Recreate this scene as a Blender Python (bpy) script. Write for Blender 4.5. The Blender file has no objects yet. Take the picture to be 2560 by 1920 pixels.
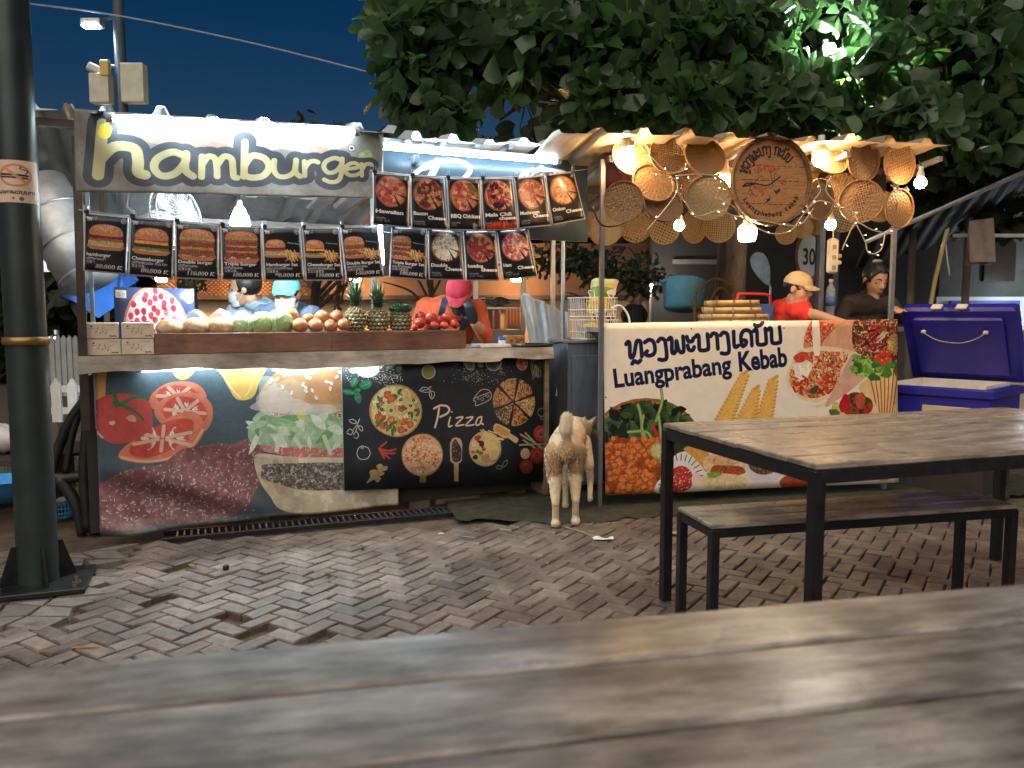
import bpy, bmesh, math, random, mathutils, mathutils.noise
import numpy as np
from mathutils import Vector, Matrix, Euler, Quaternion
R = math.radians
random.seed(7); RNG = np.random.default_rng(7)
SC = bpy.context.scene
COL = SC.collection
# ------------------------------------------------------------------ camera
PITCH = R(5.0); CAMH = 1.2
cd = bpy.data.cameras.new('camera'); CAM = bpy.data.objects.new('camera', cd); COL.objects.link(CAM)
CAM.location = (0, 0, CAMH); CAM.rotation_euler = (R(90) - PITCH, 0, 0)
cd.sensor_width = 36.0; cd.lens = 36.0 * 2000 / 2560
cd.clip_start = 0.05; cd.clip_end = 2000
cd.dof.use_dof = True; cd.dof.focus_distance = 4.6; cd.dof.aperture_fstop = 3.4
SC.camera = CAM
# ------------------------------------------------------------------ night sky + weak street light from behind the camera
SUN_EL, SUN_AZ = R(48), R(188)      # azimuth clockwise from +Y
w = bpy.data.worlds.new('World'); SC.world = w; w.use_nodes = True
nt = w.node_tree; bg = nt.nodes['Background']
sky = nt.nodes.new('ShaderNodeTexSky'); sky.sky_type = 'NISHITA'; sky.sun_disc = False
sky.sun_elevation = SUN_EL; sky.sun_rotation = SUN_AZ; sky.ozone_density = 6.0; sky.air_density = 1.6; sky.dust_density = 0.2
hs0 = nt.nodes.new('ShaderNodeHueSaturation'); hs0.inputs['Saturation'].default_value = 1.5
nt.links.new(sky.outputs['Color'], hs0.inputs['Color']); tint = nt.nodes.new('ShaderNodeMix'); tint.data_type = 'RGBA'; tint.blend_type = 'MULTIPLY'; tint.inputs['Factor'].default_value = 1.0; tint.inputs['B'].default_value = (0.95, 0.86, 1.05, 1)
nt.links.new(hs0.outputs['Color'], tint.inputs['A']); nt.links.new(tint.outputs['Result'], bg.inputs['Color']); bg.inputs['Strength'].default_value = 0.005
sl = bpy.data.lights.new('sun', 'SUN'); sl.energy = 0.92; sl.angle = R(80); sl.color = (1.0, 0.86, 0.7)
so = bpy.data.objects.new('sun', sl); COL.objects.link(so)
so.rotation_euler = Vector((math.sin(SUN_AZ) * math.cos(SUN_EL), math.cos(SUN_AZ) * math.cos(SUN_EL), math.sin(SUN_EL))).to_track_quat('Z', 'Y').to_euler()
SC.view_settings.view_transform = 'Standard'; SC.view_settings.look = 'None'
SC.view_settings.exposure = 1.65; SC.view_settings.gamma = 1.0; SC.view_settings.use_curve_mapping = False
SC.render.engine = 'CYCLES'
SC.cycles.use_denoising = True
try: SC.cycles.denoiser = 'OPENIMAGEDENOISE'
except Exception: pass
SC.cycles.sample_clamp_indirect = 2.0; SC.cycles.max_bounces = 6; SC.cycles.transparent_max_bounces = 12
SC.cycles.caustics_reflective = False; SC.cycles.caustics_refractive = False
# ------------------------------------------------------------------ helpers: photo point -> place
def ray(u, v):
    dx = (u - 1280) / 2000; dy = (960 - v) / 2000
    return Vector((dx, math.cos(PITCH) + math.sin(PITCH) * dy, -math.sin(PITCH) + math.cos(PITCH) * dy))
def at(u, v, Y):
    r = ray(u, v); k = Y / r.y; return Vector((r.x * k, Y, CAMH + r.z * k))
def gz(u, v, z=0.0):
    r = ray(u, v); k = (z - CAMH) / r.z; return Vector((r.x * k, r.y * k, z))
class Frame:
    """a stall's own axes: s along its front, t away from the street, z up"""
    def __init__(self, x, y, ang):
        self.o = Vector((x, y, 0)); self.a = ang
        self.e = Vector((math.cos(ang), math.sin(ang), 0)); self.n = Vector((-math.sin(ang), math.cos(ang), 0))
    def w(self, s, t, z): return self.o + self.e * s + self.n * t + Vector((0, 0, z))
    def px(self, u, v, t):
        r = ray(u, v); c = Vector((0, 0, CAMH))
        k = (self.o + self.n * t - c).dot(self.n) / r.dot(self.n); p = c + r * k - self.o
        return Vector((p.dot(self.e), t, p.z))
    def pw(self, u, v, t):
        q = self.px(u, v, t); return self.w(q.x, q.y, q.z)
S1 = Frame(-2.169, 4.134, math.atan2(4.81 - 4.134, -0.702 + 2.169))
S2 = Frame(0.578, 4.885, math.atan2(5.213 - 4.885, 2.037 - 0.578))
# ------------------------------------------------------------------ materials
MATS = {}
def mat(name, col, rough=0.6, metal=0.0, var=0.18, scale=9.0, bump=0.0, bscale=40.0, spec=0.5, emit=None, es=0.0, alpha=1.0, transl=0.0, coat=0.0, stretch=None, trans=0.0, sss=0.0, rnd=0.0, stain=0.0):
    if name in MATS: return MATS[name]
    m = bpy.data.materials.new(name); m.use_nodes = True; MATS[name] = m
    n = m.node_tree; b = n.nodes['Principled BSDF']; L = n.links
    b.inputs['Roughness'].default_value = rough; b.inputs['Metallic'].default_value = metal
    b.inputs['Specular IOR Level'].default_value = spec; b.inputs['Coat Weight'].default_value = coat
    b.inputs['Alpha'].default_value = alpha; b.inputs['Transmission Weight'].default_value = trans
    if sss: b.inputs['Subsurface Weight'].default_value = sss; b.inputs['Subsurface Radius'].default_value = (0.012, 0.006, 0.004)
    c = tuple(col)
    tc = n.nodes.new('ShaderNodeTexCoord'); src = tc.outputs['Object']
    if stretch:
        mp = n.nodes.new('ShaderNodeMapping'); mp.inputs['Scale'].default_value = stretch
        L.new(src, mp.inputs['Vector']); src = mp.outputs['Vector']
    nz = n.nodes.new('ShaderNodeTexNoise'); nz.inputs['Scale'].default_value = scale; nz.inputs['Detail'].default_value = 6; nz.inputs['Roughness'].default_value = 0.65
    L.new(src, nz.inputs['Vector'])
    cr = n.nodes.new('ShaderNodeValToRGB')
    cr.color_ramp.elements[0].position = 0.3; cr.color_ramp.elements[1].position = 0.72
    cr.color_ramp.elements[0].color = (*[x * (1 - var) for x in c], 1)
    cr.color_ramp.elements[1].color = (*[min(1, x * (1 + var)) for x in c], 1)
    L.new(nz.outputs['Fac'], cr.inputs['Fac']); out = cr.outputs['Color']
    if rnd:
        oi = n.nodes.new('ShaderNodeObjectInfo'); hs = n.nodes.new('ShaderNodeHueSaturation')
        mr = n.nodes.new('ShaderNodeMapRange'); mr.inputs['To Min'].default_value = 1 - rnd; mr.inputs['To Max'].default_value = 1 + rnd
        L.new(oi.outputs['Random'], mr.inputs['Value']); L.new(mr.outputs['Result'], hs.inputs['Value']); L.new(out, hs.inputs['Color']); out = hs.outputs['Color']
    if stain:
        ge = n.nodes.new('ShaderNodeNewGeometry'); n4 = n.nodes.new('ShaderNodeTexNoise'); n4.inputs['Scale'].default_value = 2.3; n4.inputs['Detail'].default_value = 5
        L.new(ge.outputs['Position'], n4.inputs['Vector']); m4 = n.nodes.new('ShaderNodeMapRange'); m4.inputs['From Min'].default_value = .38; m4.inputs['From Max'].default_value = .62; m4.inputs['To Min'].default_value = 1-stain; m4.inputs['To Max'].default_value = 1.12
        h4 = n.nodes.new('ShaderNodeHueSaturation'); L.new(n4.outputs['Fac'], m4.inputs['Value']); L.new(m4.outputs['Result'], h4.inputs['Value']); L.new(out, h4.inputs['Color']); out = h4.outputs['Color']
    L.new(out, b.inputs['Base Color'])
    if bump:
        n2 = n.nodes.new('ShaderNodeTexNoise'); n2.inputs['Scale'].default_value = bscale; n2.inputs['Detail'].default_value = 5
        L.new(src, n2.inputs['Vector'])
        bp = n.nodes.new('ShaderNodeBump'); bp.inputs['Strength'].default_value = bump; bp.inputs['Distance'].default_value = 0.01
        L.new(n2.outputs['Fac'], bp.inputs['Height']); L.new(bp.outputs['Normal'], b.inputs['Normal'])
    if emit: b.inputs['Emission Color'].default_value = (*emit, 1); b.inputs['Emission Strength'].default_value = es
    if transl:
        tb = n.nodes.new('ShaderNodeBsdfTranslucent'); mx = n.nodes.new('ShaderNodeMixShader'); mx.inputs['Fac'].default_value = transl
        g = n.nodes.new('ShaderNodeHueSaturation'); g.inputs['Value'].default_value = 1.7; g.inputs['Saturation'].default_value = 1.15
        L.new(out, g.inputs['Color']); L.new(g.outputs['Color'], tb.inputs['Color'])
        L.new(b.outputs['BSDF'], mx.inputs[1]); L.new(tb.outputs['BSDF'], mx.inputs[2])
        L.new(mx.outputs['Shader'], n.nodes['Material Output'].inputs['Surface'])
    return m
def lamp_mat(name, col, strength):
    if name in MATS: return MATS[name]
    m = bpy.data.materials.new(name); m.use_nodes = True; MATS[name] = m
    b = m.node_tree.nodes['Principled BSDF']; b.inputs['Base Color'].default_value = (0.8, 0.8, 0.8, 1)
    b.inputs['Emission Color'].default_value = (*col, 1); b.inputs['Emission Strength'].default_value = strength
    return m
def print_mat(name, img, rough=0.35, spec=0.4, bump=0.0, coat=0.0):
    """flat print laid over a sheet by its UVs, with the sheet's own fine grain on top"""
    m = bpy.data.materials.new(name); m.use_nodes = True; MATS[name] = m
    n = m.node_tree; b = n.nodes['Principled BSDF']; L = n.links
    t = n.nodes.new('ShaderNodeTexImage'); t.image = img; t.extension = 'EXTEND'
    b.inputs['Roughness'].default_value = rough; b.inputs['Specular IOR Level'].default_value = spec; b.inputs['Coat Weight'].default_value = coat
    nz = n.nodes.new('ShaderNodeTexNoise'); nz.inputs['Scale'].default_value = 14; nz.inputs['Detail'].default_value = 6
    mr = n.nodes.new('ShaderNodeMapRange'); mr.inputs['To Min'].default_value = 0.84; mr.inputs['To Max'].default_value = 1.1
    hs = n.nodes.new('ShaderNodeHueSaturation')
    tc = n.nodes.new('ShaderNodeTexCoord'); L.new(tc.outputs['Object'], nz.inputs['Vector'])
    L.new(nz.outputs['Fac'], mr.inputs['Value']); L.new(mr.outputs['Result'], hs.inputs['Value'])
    L.new(t.outputs['Color'], hs.inputs['Color']); L.new(hs.outputs['Color'], b.inputs['Base Color'])
    if bump:
        n2 = n.nodes.new('ShaderNodeTexNoise'); n2.inputs['Scale'].default_value = 5; n2.inputs['Detail'].default_value = 4
        L.new(tc.outputs['Object'], n2.inputs['Vector'])
        bp = n.nodes.new('ShaderNodeBump'); bp.inputs['Strength'].default_value = bump; bp.inputs['Distance'].default_value = 0.02
        L.new(n2.outputs['Fac'], bp.inputs['Height']); L.new(bp.outputs['Normal'], b.inputs['Normal'])
    return m
# ------------------------------------------------------------------ mesh builder
class MB:
    def __init__(self): self.v = []; self.f = []; self.m = []; self.uv = {}; self.cur = 0
    def add(self, vs, fs, uvs=None):
        o = len(self.v); self.v += [tuple(p) for p in vs]
        for k, f in enumerate(fs):
            self.f.append(tuple(i + o for i in f)); self.m.append(self.cur)
            if uvs: self.uv[len(self.f) - 1] = [uvs[i] for i in f]
        return self
    def box(self, c, s, rot=None, bev=0.0):
        x, y, z = [k / 2 for k in s]; c = Vector(c)
        Rm = rot.to_matrix() if isinstance(rot, (Euler, Quaternion)) else (rot or Matrix.Identity(3))
        if bev <= 0:
            P = [(-x,-y,-z),(x,-y,-z),(x,y,-z),(-x,y,-z),(-x,-y,z),(x,-y,z),(x,y,z),(-x,y,z)]
            F = [(0,3,2,1),(4,5,6,7),(0,1,5,4),(1,2,6,5),(2,3,7,6),(3,0,4,7)]
        else:
            P = []; F = []
            def ring(d, zz): return [(-x+d,-y+d,zz),(x-d,-y+d,zz),(x-d,y-d,zz),(-x+d,y-d,zz)]
            for d, zz in ((bev,-z),(0,-z+bev),(0,z-bev),(bev,z)): P += ring(d, zz)
            for k in range(3):
                for i in range(4):
                    j = (i+1) % 4; F.append((k*4+i, k*4+j, k*4+4+j, k*4+4+i))
            F += [(3,2,1,0),(12,13,14,15)]
        return self.add([c + Rm @ Vector(p) for p in P], F)
    def cyl(self, p0, p1, r0, r1=None, n=10, cap=True):
        r1 = r0 if r1 is None else r1; p0 = Vector(p0); p1 = Vector(p1); d = (p1 - p0)
        if d.length < 1e-6: return self
        q = d.to_track_quat('Z', 'Y'); P = []
        for p, r in ((p0, r0), (p1, r1)):
            for i in range(n):
                a = 2 * math.pi * i / n; P.append(p + q @ Vector((r*math.cos(a), r*math.sin(a), 0)))
        F = [(i, (i+1) % n, n+(i+1) % n, n+i) for i in range(n)]
        if cap: F += [tuple(range(n-1, -1, -1)), tuple(range(n, 2*n))]
        return self.add(P, F)
    def tube(self, pts, r, n=6, r1=None):
        pts = [Vector(p) for p in pts]; P = []; N = len(pts)
        up = Vector((0, 0, 1))
        for i, p in enumerate(pts):
            d = (pts[min(i+1, N-1)] - pts[max(i-1, 0)]).normalized()
            q = d.to_track_quat('Z', 'Y'); rr = r if r1 is None else r + (r1 - r) * i / max(1, N-1)
            if i == 0: pu = q @ Vector((1, 0, 0))
            pu = (pu - d * pu.dot(d)).normalized() if (pu - d * pu.dot(d)).length > 1e-6 else q @ Vector((1, 0, 0))
            pv = d.cross(pu)
            for k in range(n):
                a = 2*math.pi*k/n; P.append(p + pu * (rr*math.cos(a)) + pv * (rr*math.sin(a)))
        F = [(i*n+k, i*n+(k+1) % n, (i+1)*n+(k+1) % n, (i+1)*n+k) for i in range(N-1) for k in range(n)]
        F += [tuple(range(n-1, -1, -1)), tuple(range((N-1)*n, N*n))]
        return self.add(P, F)
    def ell(self, c, r, nu=14, nv=9, rot=None, fn=None):
        c = Vector(c); r = (r, r, r) if isinstance(r, (int, float)) else r
        Rm = rot.to_matrix() if isinstance(rot, (Euler, Quaternion)) else (rot or Matrix.Identity(3))
        P = []
        for j in range(nv+1):
            th = math.pi * j / nv
            for i in range(nu):
                ph = 2*math.pi*i/nu; k = fn(ph, th) if fn else 1
                P.append(c + Rm @ Vector((r[0]*k*math.sin(th)*math.cos(ph), r[1]*k*math.sin(th)*math.sin(ph), r[2]*k*math.cos(th))))
        F = [(j*nu+i, (j+1)*nu+i, (j+1)*nu+(i+1) % nu, j*nu+(i+1) % nu) for j in range(nv) for i in range(nu)]
        return self.add(P, F)
    def lathe(self, prof, c=(0,0,0), n=16, rot=None):
        c = Vector(c); Rm = rot.to_matrix() if isinstance(rot, (Euler, Quaternion)) else (rot or Matrix.Identity(3)); P = []
        for r, z in prof:
            for i in range(n):
                a = 2*math.pi*i/n; P.append(c + Rm @ Vector((r*math.cos(a), r*math.sin(a), z)))
        F = [(j*n+i, j*n+(i+1) % n, (j+1)*n+(i+1) % n, (j+1)*n+i) for j in range(len(prof)-1) for i in range(n)]
        return self.add(P, F)
    def grid(self, fn, nu, nv, uv=True):
        P = []; U = []
        for j in range(nv+1):
            for i in range(nu+1):
                a, b = i/nu, j/nv; P.append(fn(a, b)); U.append((a, b))
        F = [(j*(nu+1)+i, j*(nu+1)+i+1, (j+1)*(nu+1)+i+1, (j+1)*(nu+1)+i) for j in range(nv) for i in range(nu)]
        return self.add(P, F, U if uv else None)
    def prism(self, pts, z0, z1, axis='z'):
        n = len(pts)
        T = {'z': lambda p, z: (p[0], p[1], z), 'y': lambda p, z: (p[0], z, p[1]), 'x': lambda p, z: (z, p[0], p[1])}[axis]
        P = [T(p, z0) for p in pts] + [T(p, z1) for p in pts]
        F = [tuple(range(n-1, -1, -1)), tuple(range(n, 2*n))] + [(i, (i+1) % n, n+(i+1) % n, n+i) for i in range(n)]
        return self.add(P, F)
    def mesh(self, name, mats, smooth=False):
        me = bpy.data.meshes.new(name); me.from_pydata(self.v, [], self.f)
        mats = mats if isinstance(mats, (list, tuple)) else [mats]
        for m in mats: me.materials.append(m)
        if len(mats) > 1: me.polygons.foreach_set('material_index', self.m)
        if self.uv:
            ul = me.uv_layers.new(name='UVMap'); arr = np.zeros(len(me.loops)*2, dtype=np.float32); k = 0
            for fi, f in enumerate(self.f):
                u = self.uv.get(fi)
                for q in range(len(f)):
                    if u: arr[2*k], arr[2*k+1] = u[q]
                    k += 1
            ul.data.foreach_set('uv', arr)
        if smooth: me.polygons.foreach_set('use_smooth', [True]*len(me.polygons))
        me.update(); return me
    def build(self, name, mats, parent=None, smooth=False, loc=None, rot=None):
        return put(name, self.mesh(name, mats, smooth), parent, loc, rot)
def put(name, me, parent=None, loc=None, rot=None):
    o = bpy.data.objects.new(name, me); COL.objects.link(o); o.parent = parent
    if loc is not None: o.location = loc
    if rot is not None: o.rotation_euler = rot
    return o
def tag(o, label, cat, group=None, kind=None):
    if label: o['label'] = label
    if cat: o['category'] = cat
    if group: o['group'] = group
    if kind: o['kind'] = kind
    return o
def thing(name, label, cat, loc=(0,0,0), rz=0.0, group=None):
    o = bpy.data.objects.new(name, None); COL.objects.link(o); o.location = loc; o.rotation_euler = (0, 0, rz); o.empty_display_size = 0.1
    return tag(o, label, cat, group)
def struct(o): o['kind'] = 'structure'; return o
def recenter(me, p):
    me.transform(Matrix.Translation(-Vector(p))); return me
def smoothpath(pts, n=6):
    pts = [Vector(p) for p in pts]; out = []
    for i in range(len(pts)-1):
        p0, p1, p2, p3 = pts[max(i-1,0)], pts[i], pts[i+1], pts[min(i+2, len(pts)-1)]
        for k in range(n):
            t = k/n
            out.append(0.5*((2*p1)+(p2-p0)*t+(2*p0-5*p1+4*p2-p3)*t*t+(3*p1-p0-3*p2+p3)*t**3))
    out.append(pts[-1]); return out
def bez2(a, b, c, n=10):
    return [Vector(a)*(1-t)**2+Vector(b)*2*t*(1-t)+Vector(c)*t*t for t in [i/n for i in range(n+1)]]
# ------------------------------------------------------------------ painting flat print (posters, banners, signs)
def vnoise(h, w, cell, seed=0):
    g = np.random.default_rng(seed + h * 7 + w)
    gh, gw = int(h / cell) + 3, int(w / cell) + 3
    a = g.random((gh, gw)).astype(np.float32)
    y = np.arange(h) / cell; x = np.arange(w) / cell
    yi = y.astype(int); xi = x.astype(int); fy = (y - yi)[:, None]; fx = (x - xi)[None, :]
    fy = fy*fy*(3-2*fy); fx = fx*fx*(3-2*fx)
    return (a[yi][:, xi]*(1-fy)*(1-fx) + a[yi+1][:, xi]*fy*(1-fx) + a[yi][:, xi+1]*(1-fy)*fx + a[yi+1][:, xi+1]*fy*fx)
def csmooth(pts, closed=True, n=5):
    P = [np.array(p, float) for p in pts]; N = len(P); out = []
    rng = range(N) if closed else range(N-1)
    for i in rng:
        g = (lambda k: P[k % N]) if closed else (lambda k: P[min(max(k, 0), N-1)])
        p0, p1, p2, p3 = g(i-1), g(i), g(i+1), g(i+2)
        for k in range(n):
            t = k/n; out.append(0.5*((2*p1)+(p2-p0)*t+(2*p0-5*p1+4*p2-p3)*t*t+(3*p1-p0-3*p2+p3)*t**3))
    if not closed: out.append(P[-1])
    return out
_txt = {}
def text_tris(s, bold=0.0, shear=0.0):
    k = (s, bold, shear)
    if k not in _txt:
        c = bpy.data.curves.new('t', 'FONT'); c.body = s; c.offset = bold; c.shear = shear; c.resolution_u = 3
        o = bpy.data.objects.new('t', c); COL.objects.link(o)
        dg = bpy.context.evaluated_depsgraph_get(); m = bpy.data.meshes.new_from_object(o.evaluated_get(dg))
        m.calc_loop_triangles()
        V = np.array([(v.co.x, v.co.y) for v in m.vertices]) if len(m.vertices) else np.zeros((0, 2))
        T = np.array([t.vertices[:] for t in m.loop_triangles], int)
        bpy.data.objects.remove(o); bpy.data.curves.remove(c); bpy.data.meshes.remove(m)
        _txt[k] = (V, T)
    return _txt[k]
class Canvas:
    def __init__(self, w, h, bg=(20, 20, 24), mapf=None):
        self.w, self.h = w, h; self.a = np.empty((h, w, 3), np.float32); self.a[:] = np.array(bg)/255
        self.mapf = mapf or (lambda x, y: (x*w, y*h)); self.seed = 1
    def M(self, pts): return [self.mapf(p[0], p[1]) for p in pts]
    def _apply(self, y0, y1, x0, x1, mask, col, var=0.0, cell=6, alpha=1.0):
        c = np.array(col, np.float32)/255
        self.seed += 1
        if var:
            n = vnoise(y1-y0, x1-x0, cell, self.seed)*0.6 + vnoise(y1-y0, x1-x0, max(1.5, cell/3), self.seed+50)*0.4
            c = c[None, None, :]*(1 + var*(n[..., None]-0.5)*2)
        else: c = np.broadcast_to(c, (y1-y0, x1-x0, 3))
        m = (mask*alpha)[..., None] if mask.dtype != bool else (mask.astype(np.float32)*alpha)[..., None]
        s = self.a[y0:y1, x0:x1]; s[:] = s*(1-m) + c*m
    def _bb(self, P):
        P = np.array(P); x0 = max(0, int(P[:,0].min())-1); x1 = min(self.w, int(P[:,0].max())+2)
        y0 = max(0, int(P[:,1].min())-1); y1 = min(self.h, int(P[:,1].max())+2)
        return x0, x1, y0, y1
    def pmask(self, P):
        x0, x1, y0, y1 = self._bb(P)
        if x1 <= x0 or y1 <= y0: return None
        X = np.arange(x0, x1)[None, :]+0.5; Y = np.arange(y0, y1)[:, None]+0.5
        m = np.zeros((y1-y0, x1-x0), bool); n = len(P)
        for i in range(n):
            xa, ya = P[i]; xb, yb = P[(i+1) % n]
            if ya == yb: continue
            c = ((ya > Y) != (yb > Y)) & (X < (xb-xa)*(Y-ya)/(yb-ya)+xa)
            m ^= c
        return x0, x1, y0, y1, m
    def poly(self, pts, col, var=0.0, cell=6, smooth=False, alpha=1.0):
        P = self.M(pts); P = csmooth(P) if smooth else P
        r = self.pmask(P)
        if r: x0, x1, y0, y1, m = r; self._apply(y0, y1, x0, x1, m, col, var, cell, alpha)
        return r
    def speck(self, r, col, thr=0.62, cell=4, alpha=1.0, var=0.2):
        """blotches of another colour inside a mask returned by poly"""
        if not r: return
        x0, x1, y0, y1, m = r; self.seed += 3
        n = vnoise(y1-y0, x1-x0, cell, self.seed)*0.65 + vnoise(y1-y0, x1-x0, max(1.5, cell/2.5), self.seed+9)*0.35
        self._apply(y0, y1, x0, x1, m & (n > thr), col, var, cell, alpha)
    def disc(self, x, y, rx, ry=None, col=(255,255,255), var=0.0, cell=5, wob=0.0, rot=0.0, alpha=1.0, n=28):
        ry = rx if ry is None else ry; self.seed += 1; g = np.random.default_rng(self.seed)
        ph = g.random(4)*6.28; P = []
        for i in range(n):
            t = 2*math.pi*i/n; k = 1 + wob*(math.sin(2*t+ph[0])+math.sin(3*t+ph[1])+math.sin(5*t+ph[2])*0.7)/2
            a, b = rx*k*math.cos(t), ry*k*math.sin(t)
            P.append((x+a*math.cos(rot)-b*math.sin(rot), y+a*math.sin(rot)+b*math.cos(rot)))
        return self.poly(P, col, var, cell, alpha=alpha)
    def stroke(self, pts, wpx, col, smooth=True, alpha=1.0, mapped=False):
        """polyline of round-ended strokes; wpx in canvas pixels"""
        P = pts if mapped else self.M(pts); P = csmooth(P, False) if smooth and len(P) > 2 else P
        P = [np.array(p, float) for p in P]
        for a, b in zip(P[:-1], P[1:]):
            r = wpx/2; x0 = max(0, int(min(a[0], b[0])-r)-1); x1 = min(self.w, int(max(a[0], b[0])+r)+2)
            y0 = max(0, int(min(a[1], b[1])-r)-1); y1 = min(self.h, int(max(a[1], b[1])+r)+2)
            if x1 <= x0 or y1 <= y0: continue
            X = np.arange(x0, x1)[None, :]+0.5; Y = np.arange(y0, y1)[:, None]+0.5
            d = b-a; L = max(1e-9, d@d); t = np.clip(((X-a[0])*d[0]+(Y-a[1])*d[1])/L, 0, 1)
            D = np.hypot(X-a[0]-t*d[0], Y-a[1]-t*d[1])
            self._apply(y0, y1, x0, x1, np.clip(r-D+0.5, 0, 1).astype(np.float32), col, alpha=alpha)
    def text(self, s, p0, p1, hgt, col, bold=0.0, shear=0.0, fit=True, lift=0.0):
        """text with its baseline from p0 to p1 (map units), hgt = cap height in canvas pixels; stretched to fit the baseline"""
        V, T = text_tris(s, bold, shear)
        if not len(V): return
        a = np.array(self.mapf(*p0)); b = np.array(self.mapf(*p1)); ex = b-a; Lb = np.hypot(*ex); ex = ex/Lb
        ey = np.array([ex[1], -ex[0]]); lo = V[:, 0].min(); wd = V[:, 0].max()-lo
        kx = Lb/wd if fit else hgt/0.7; ky = hgt/0.7
        Q = a + ((V[:, 0]-lo)*kx)[:, None]*ex + (V[:, 1]*ky+lift)[:, None]*ey
        c = np.array(col, np.float32)/255
        for t in T:
            A, B, C = Q[t]
            x0 = max(0, int(min(A[0], B[0], C[0]))); x1 = min(self.w, int(max(A[0], B[0], C[0]))+1)
            y0 = max(0, int(min(A[1], B[1], C[1]))); y1 = min(self.h, int(max(A[1], B[1], C[1]))+1)
            if x1 <= x0 or y1 <= y0: continue
            X = np.arange(x0, x1)[None, :]+0.5; Y = np.arange(y0, y1)[:, None]+0.5
            e = lambda P_, Q_: (Q_[0]-P_[0])*(Y-P_[1])-(Q_[1]-P_[1])*(X-P_[0])
            w0, w1, w2 = e(A, B), e(B, C), e(C, A)
            m = ((w0 >= 0) & (w1 >= 0) & (w2 >= 0)) | ((w0 <= 0) & (w1 <= 0) & (w2 <= 0))
            self.a[y0:y1, x0:x1][m] = c
    def image(self, name):
        im = bpy.data.images.new(name, self.w, self.h)
        px = np.ones((self.h, self.w, 4), np.float32); px[..., :3] = np.clip(self.a, 0, 1)[::-1]
        im.pixels.foreach_set(px.ravel()); im.update(); im.pack(); return im
# Lao letters as strokes (x, y up; body 0..1)
LAO = {
 'h': (0.82, [[(0,.86),(.1,1),(.17,.85),(.14,.12),(.22,0),(.34,.2),(.5,.92),(.62,1),(.7,.86),(.7,0)]]),
 'l_': (0, [[(-.62,-.4),(-.5,-.24),(-.34,-.36),(-.2,-.24)]]),
 'w': (0.68, [[(.16,.3),(.06,.14),(.22,0),(.46,.08),(.55,.4),(.5,.84),(.3,1),(.08,.86)]]),
 'g': (0.56, [[(.04,.84),(.18,1),(.36,.9),(.4,.6),(.4,-.2),(.24,-.36),(.02,-.3)]]),
 'p': (0.86, [[(0,.9),(.1,1),(.16,.84),(.12,.12),(.22,0),(.33,.2),(.38,.75),(.45,.2),(.58,0),(.7,.15),(.72,1)]]),
 'a': (0.46, [[(.05,.95),(.1,.68),(.28,.64),(.36,.82)], [(.05,.4),(.1,.12),(.28,.08),(.36,.26)]]),
 'b': (0.74, [[(0,.9),(.1,1),(.17,.86),(.15,.14),(.26,0),(.48,0),(.6,.14),(.6,1)]]),
 'A': (0.46, [[(.02,.84),(.12,1),(.28,.96),(.32,.8),(.32,0)]]),
 'e': (0.42, [[(.14,1),(.12,.15),(.2,0),(.32,.08)]]),
 'k': (0.72, [[(.2,.4),(.32,.3),(.26,.1),(.1,.04),(.06,.6),(.2,.96),(.42,1),(.58,.76),(.58,0)]]),
 'K': (0.72, [[(.0,.8),(.1,.98),(.16,.8),(.12,0)], [(.15,.75),(.28,1),(.46,1),(.58,.8),(.58,0)]]),
 '~': (0, [[(-.66,1.3),(-.56,1.2),(-.36,1.26),(-.24,1.42)]]),
 'u': (0, [[(-.4,-.12),(-.36,-.34)]]),
 'i': (0, [[(-.6,1.16),(-.4,1.36),(-.2,1.16)]]),
 ' ': (0.4, []),
}
def lao(c, codes, place, wpx, col):
    """codes: list of LAO keys; place(x, y) -> canvas pixels"""
    x = 0.0
    for k in codes:
        adv, st = LAO[k]
        for s in st: c.stroke([place(x+px, py) for px, py in s], wpx, col, mapped=True)
        x += adv
    return x
def lao_len(codes): return sum(LAO[k][0] for k in codes)
def lao_line(c, codes, p0, p1, hpx, wpx, col):
    L = lao_len(codes); a = np.array(c.mapf(*p0)); b = np.array(c.mapf(*p1)); e = (b-a)/L; up = np.array([e[1], -e[0]]); up = up/np.hypot(*up)*hpx
    lao(c, codes, lambda x, y: tuple(a+e*x+up*y), wpx, col)
# rounded hand lettering as strokes
HAND = {
 'h': (0.72, [[(.08,1.75),(.02,0)], [(.05,.55),(.22,.95),(.45,.9),(.5,.5),(.5,.1),(.58,.0)]]),
 'a': (0.9, [[(.62,.85),(.4,1.0),(.12,.75),(.05,.35),(.2,.04),(.45,.15),(.64,.6),(.66,.95)], [(.66,.9),(.64,.3),(.78,.03)]]),
 'm': (1.1, [[(.05,.95),(.02,0)], [(.05,.6),(.2,.95),(.38,.85),(.42,.4),(.42,.05)], [(.44,.6),(.6,.95),(.78,.85),(.82,.4),(.84,.05),(.92,0)]]),
 'b': (0.85, [[(.08,1.55),(.04,.05)], [(.05,.5),(.25,.95),(.55,.85),(.66,.45),(.5,.08),(.22,.0),(.05,.12)]]),
 'u': (0.85, [[(.05,.95),(.04,.4),(.16,.05),(.4,.05),(.58,.35),(.62,.95)], [(.62,.9),(.6,.3),(.72,.02)]]),
 'r': (0.62, [[(.05,.95),(.05,0)], [(.06,.5),(.2,.88),(.38,.98),(.5,.9)]]),
 'g': (0.85, [[(.62,.85),(.4,1.0),(.12,.8),(.05,.42),(.2,.1),(.45,.2),(.62,.6),(.64,.95)], [(.64,.92),(.62,0),(.5,-.42),(.25,-.5),(.05,-.35)]]),
 'e': (0.8, [[(.08,.5),(.5,.6),(.6,.8),(.42,.98),(.18,.85),(.05,.45),(.2,.06),(.45,.02),(.64,.18)]]),
}
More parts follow.
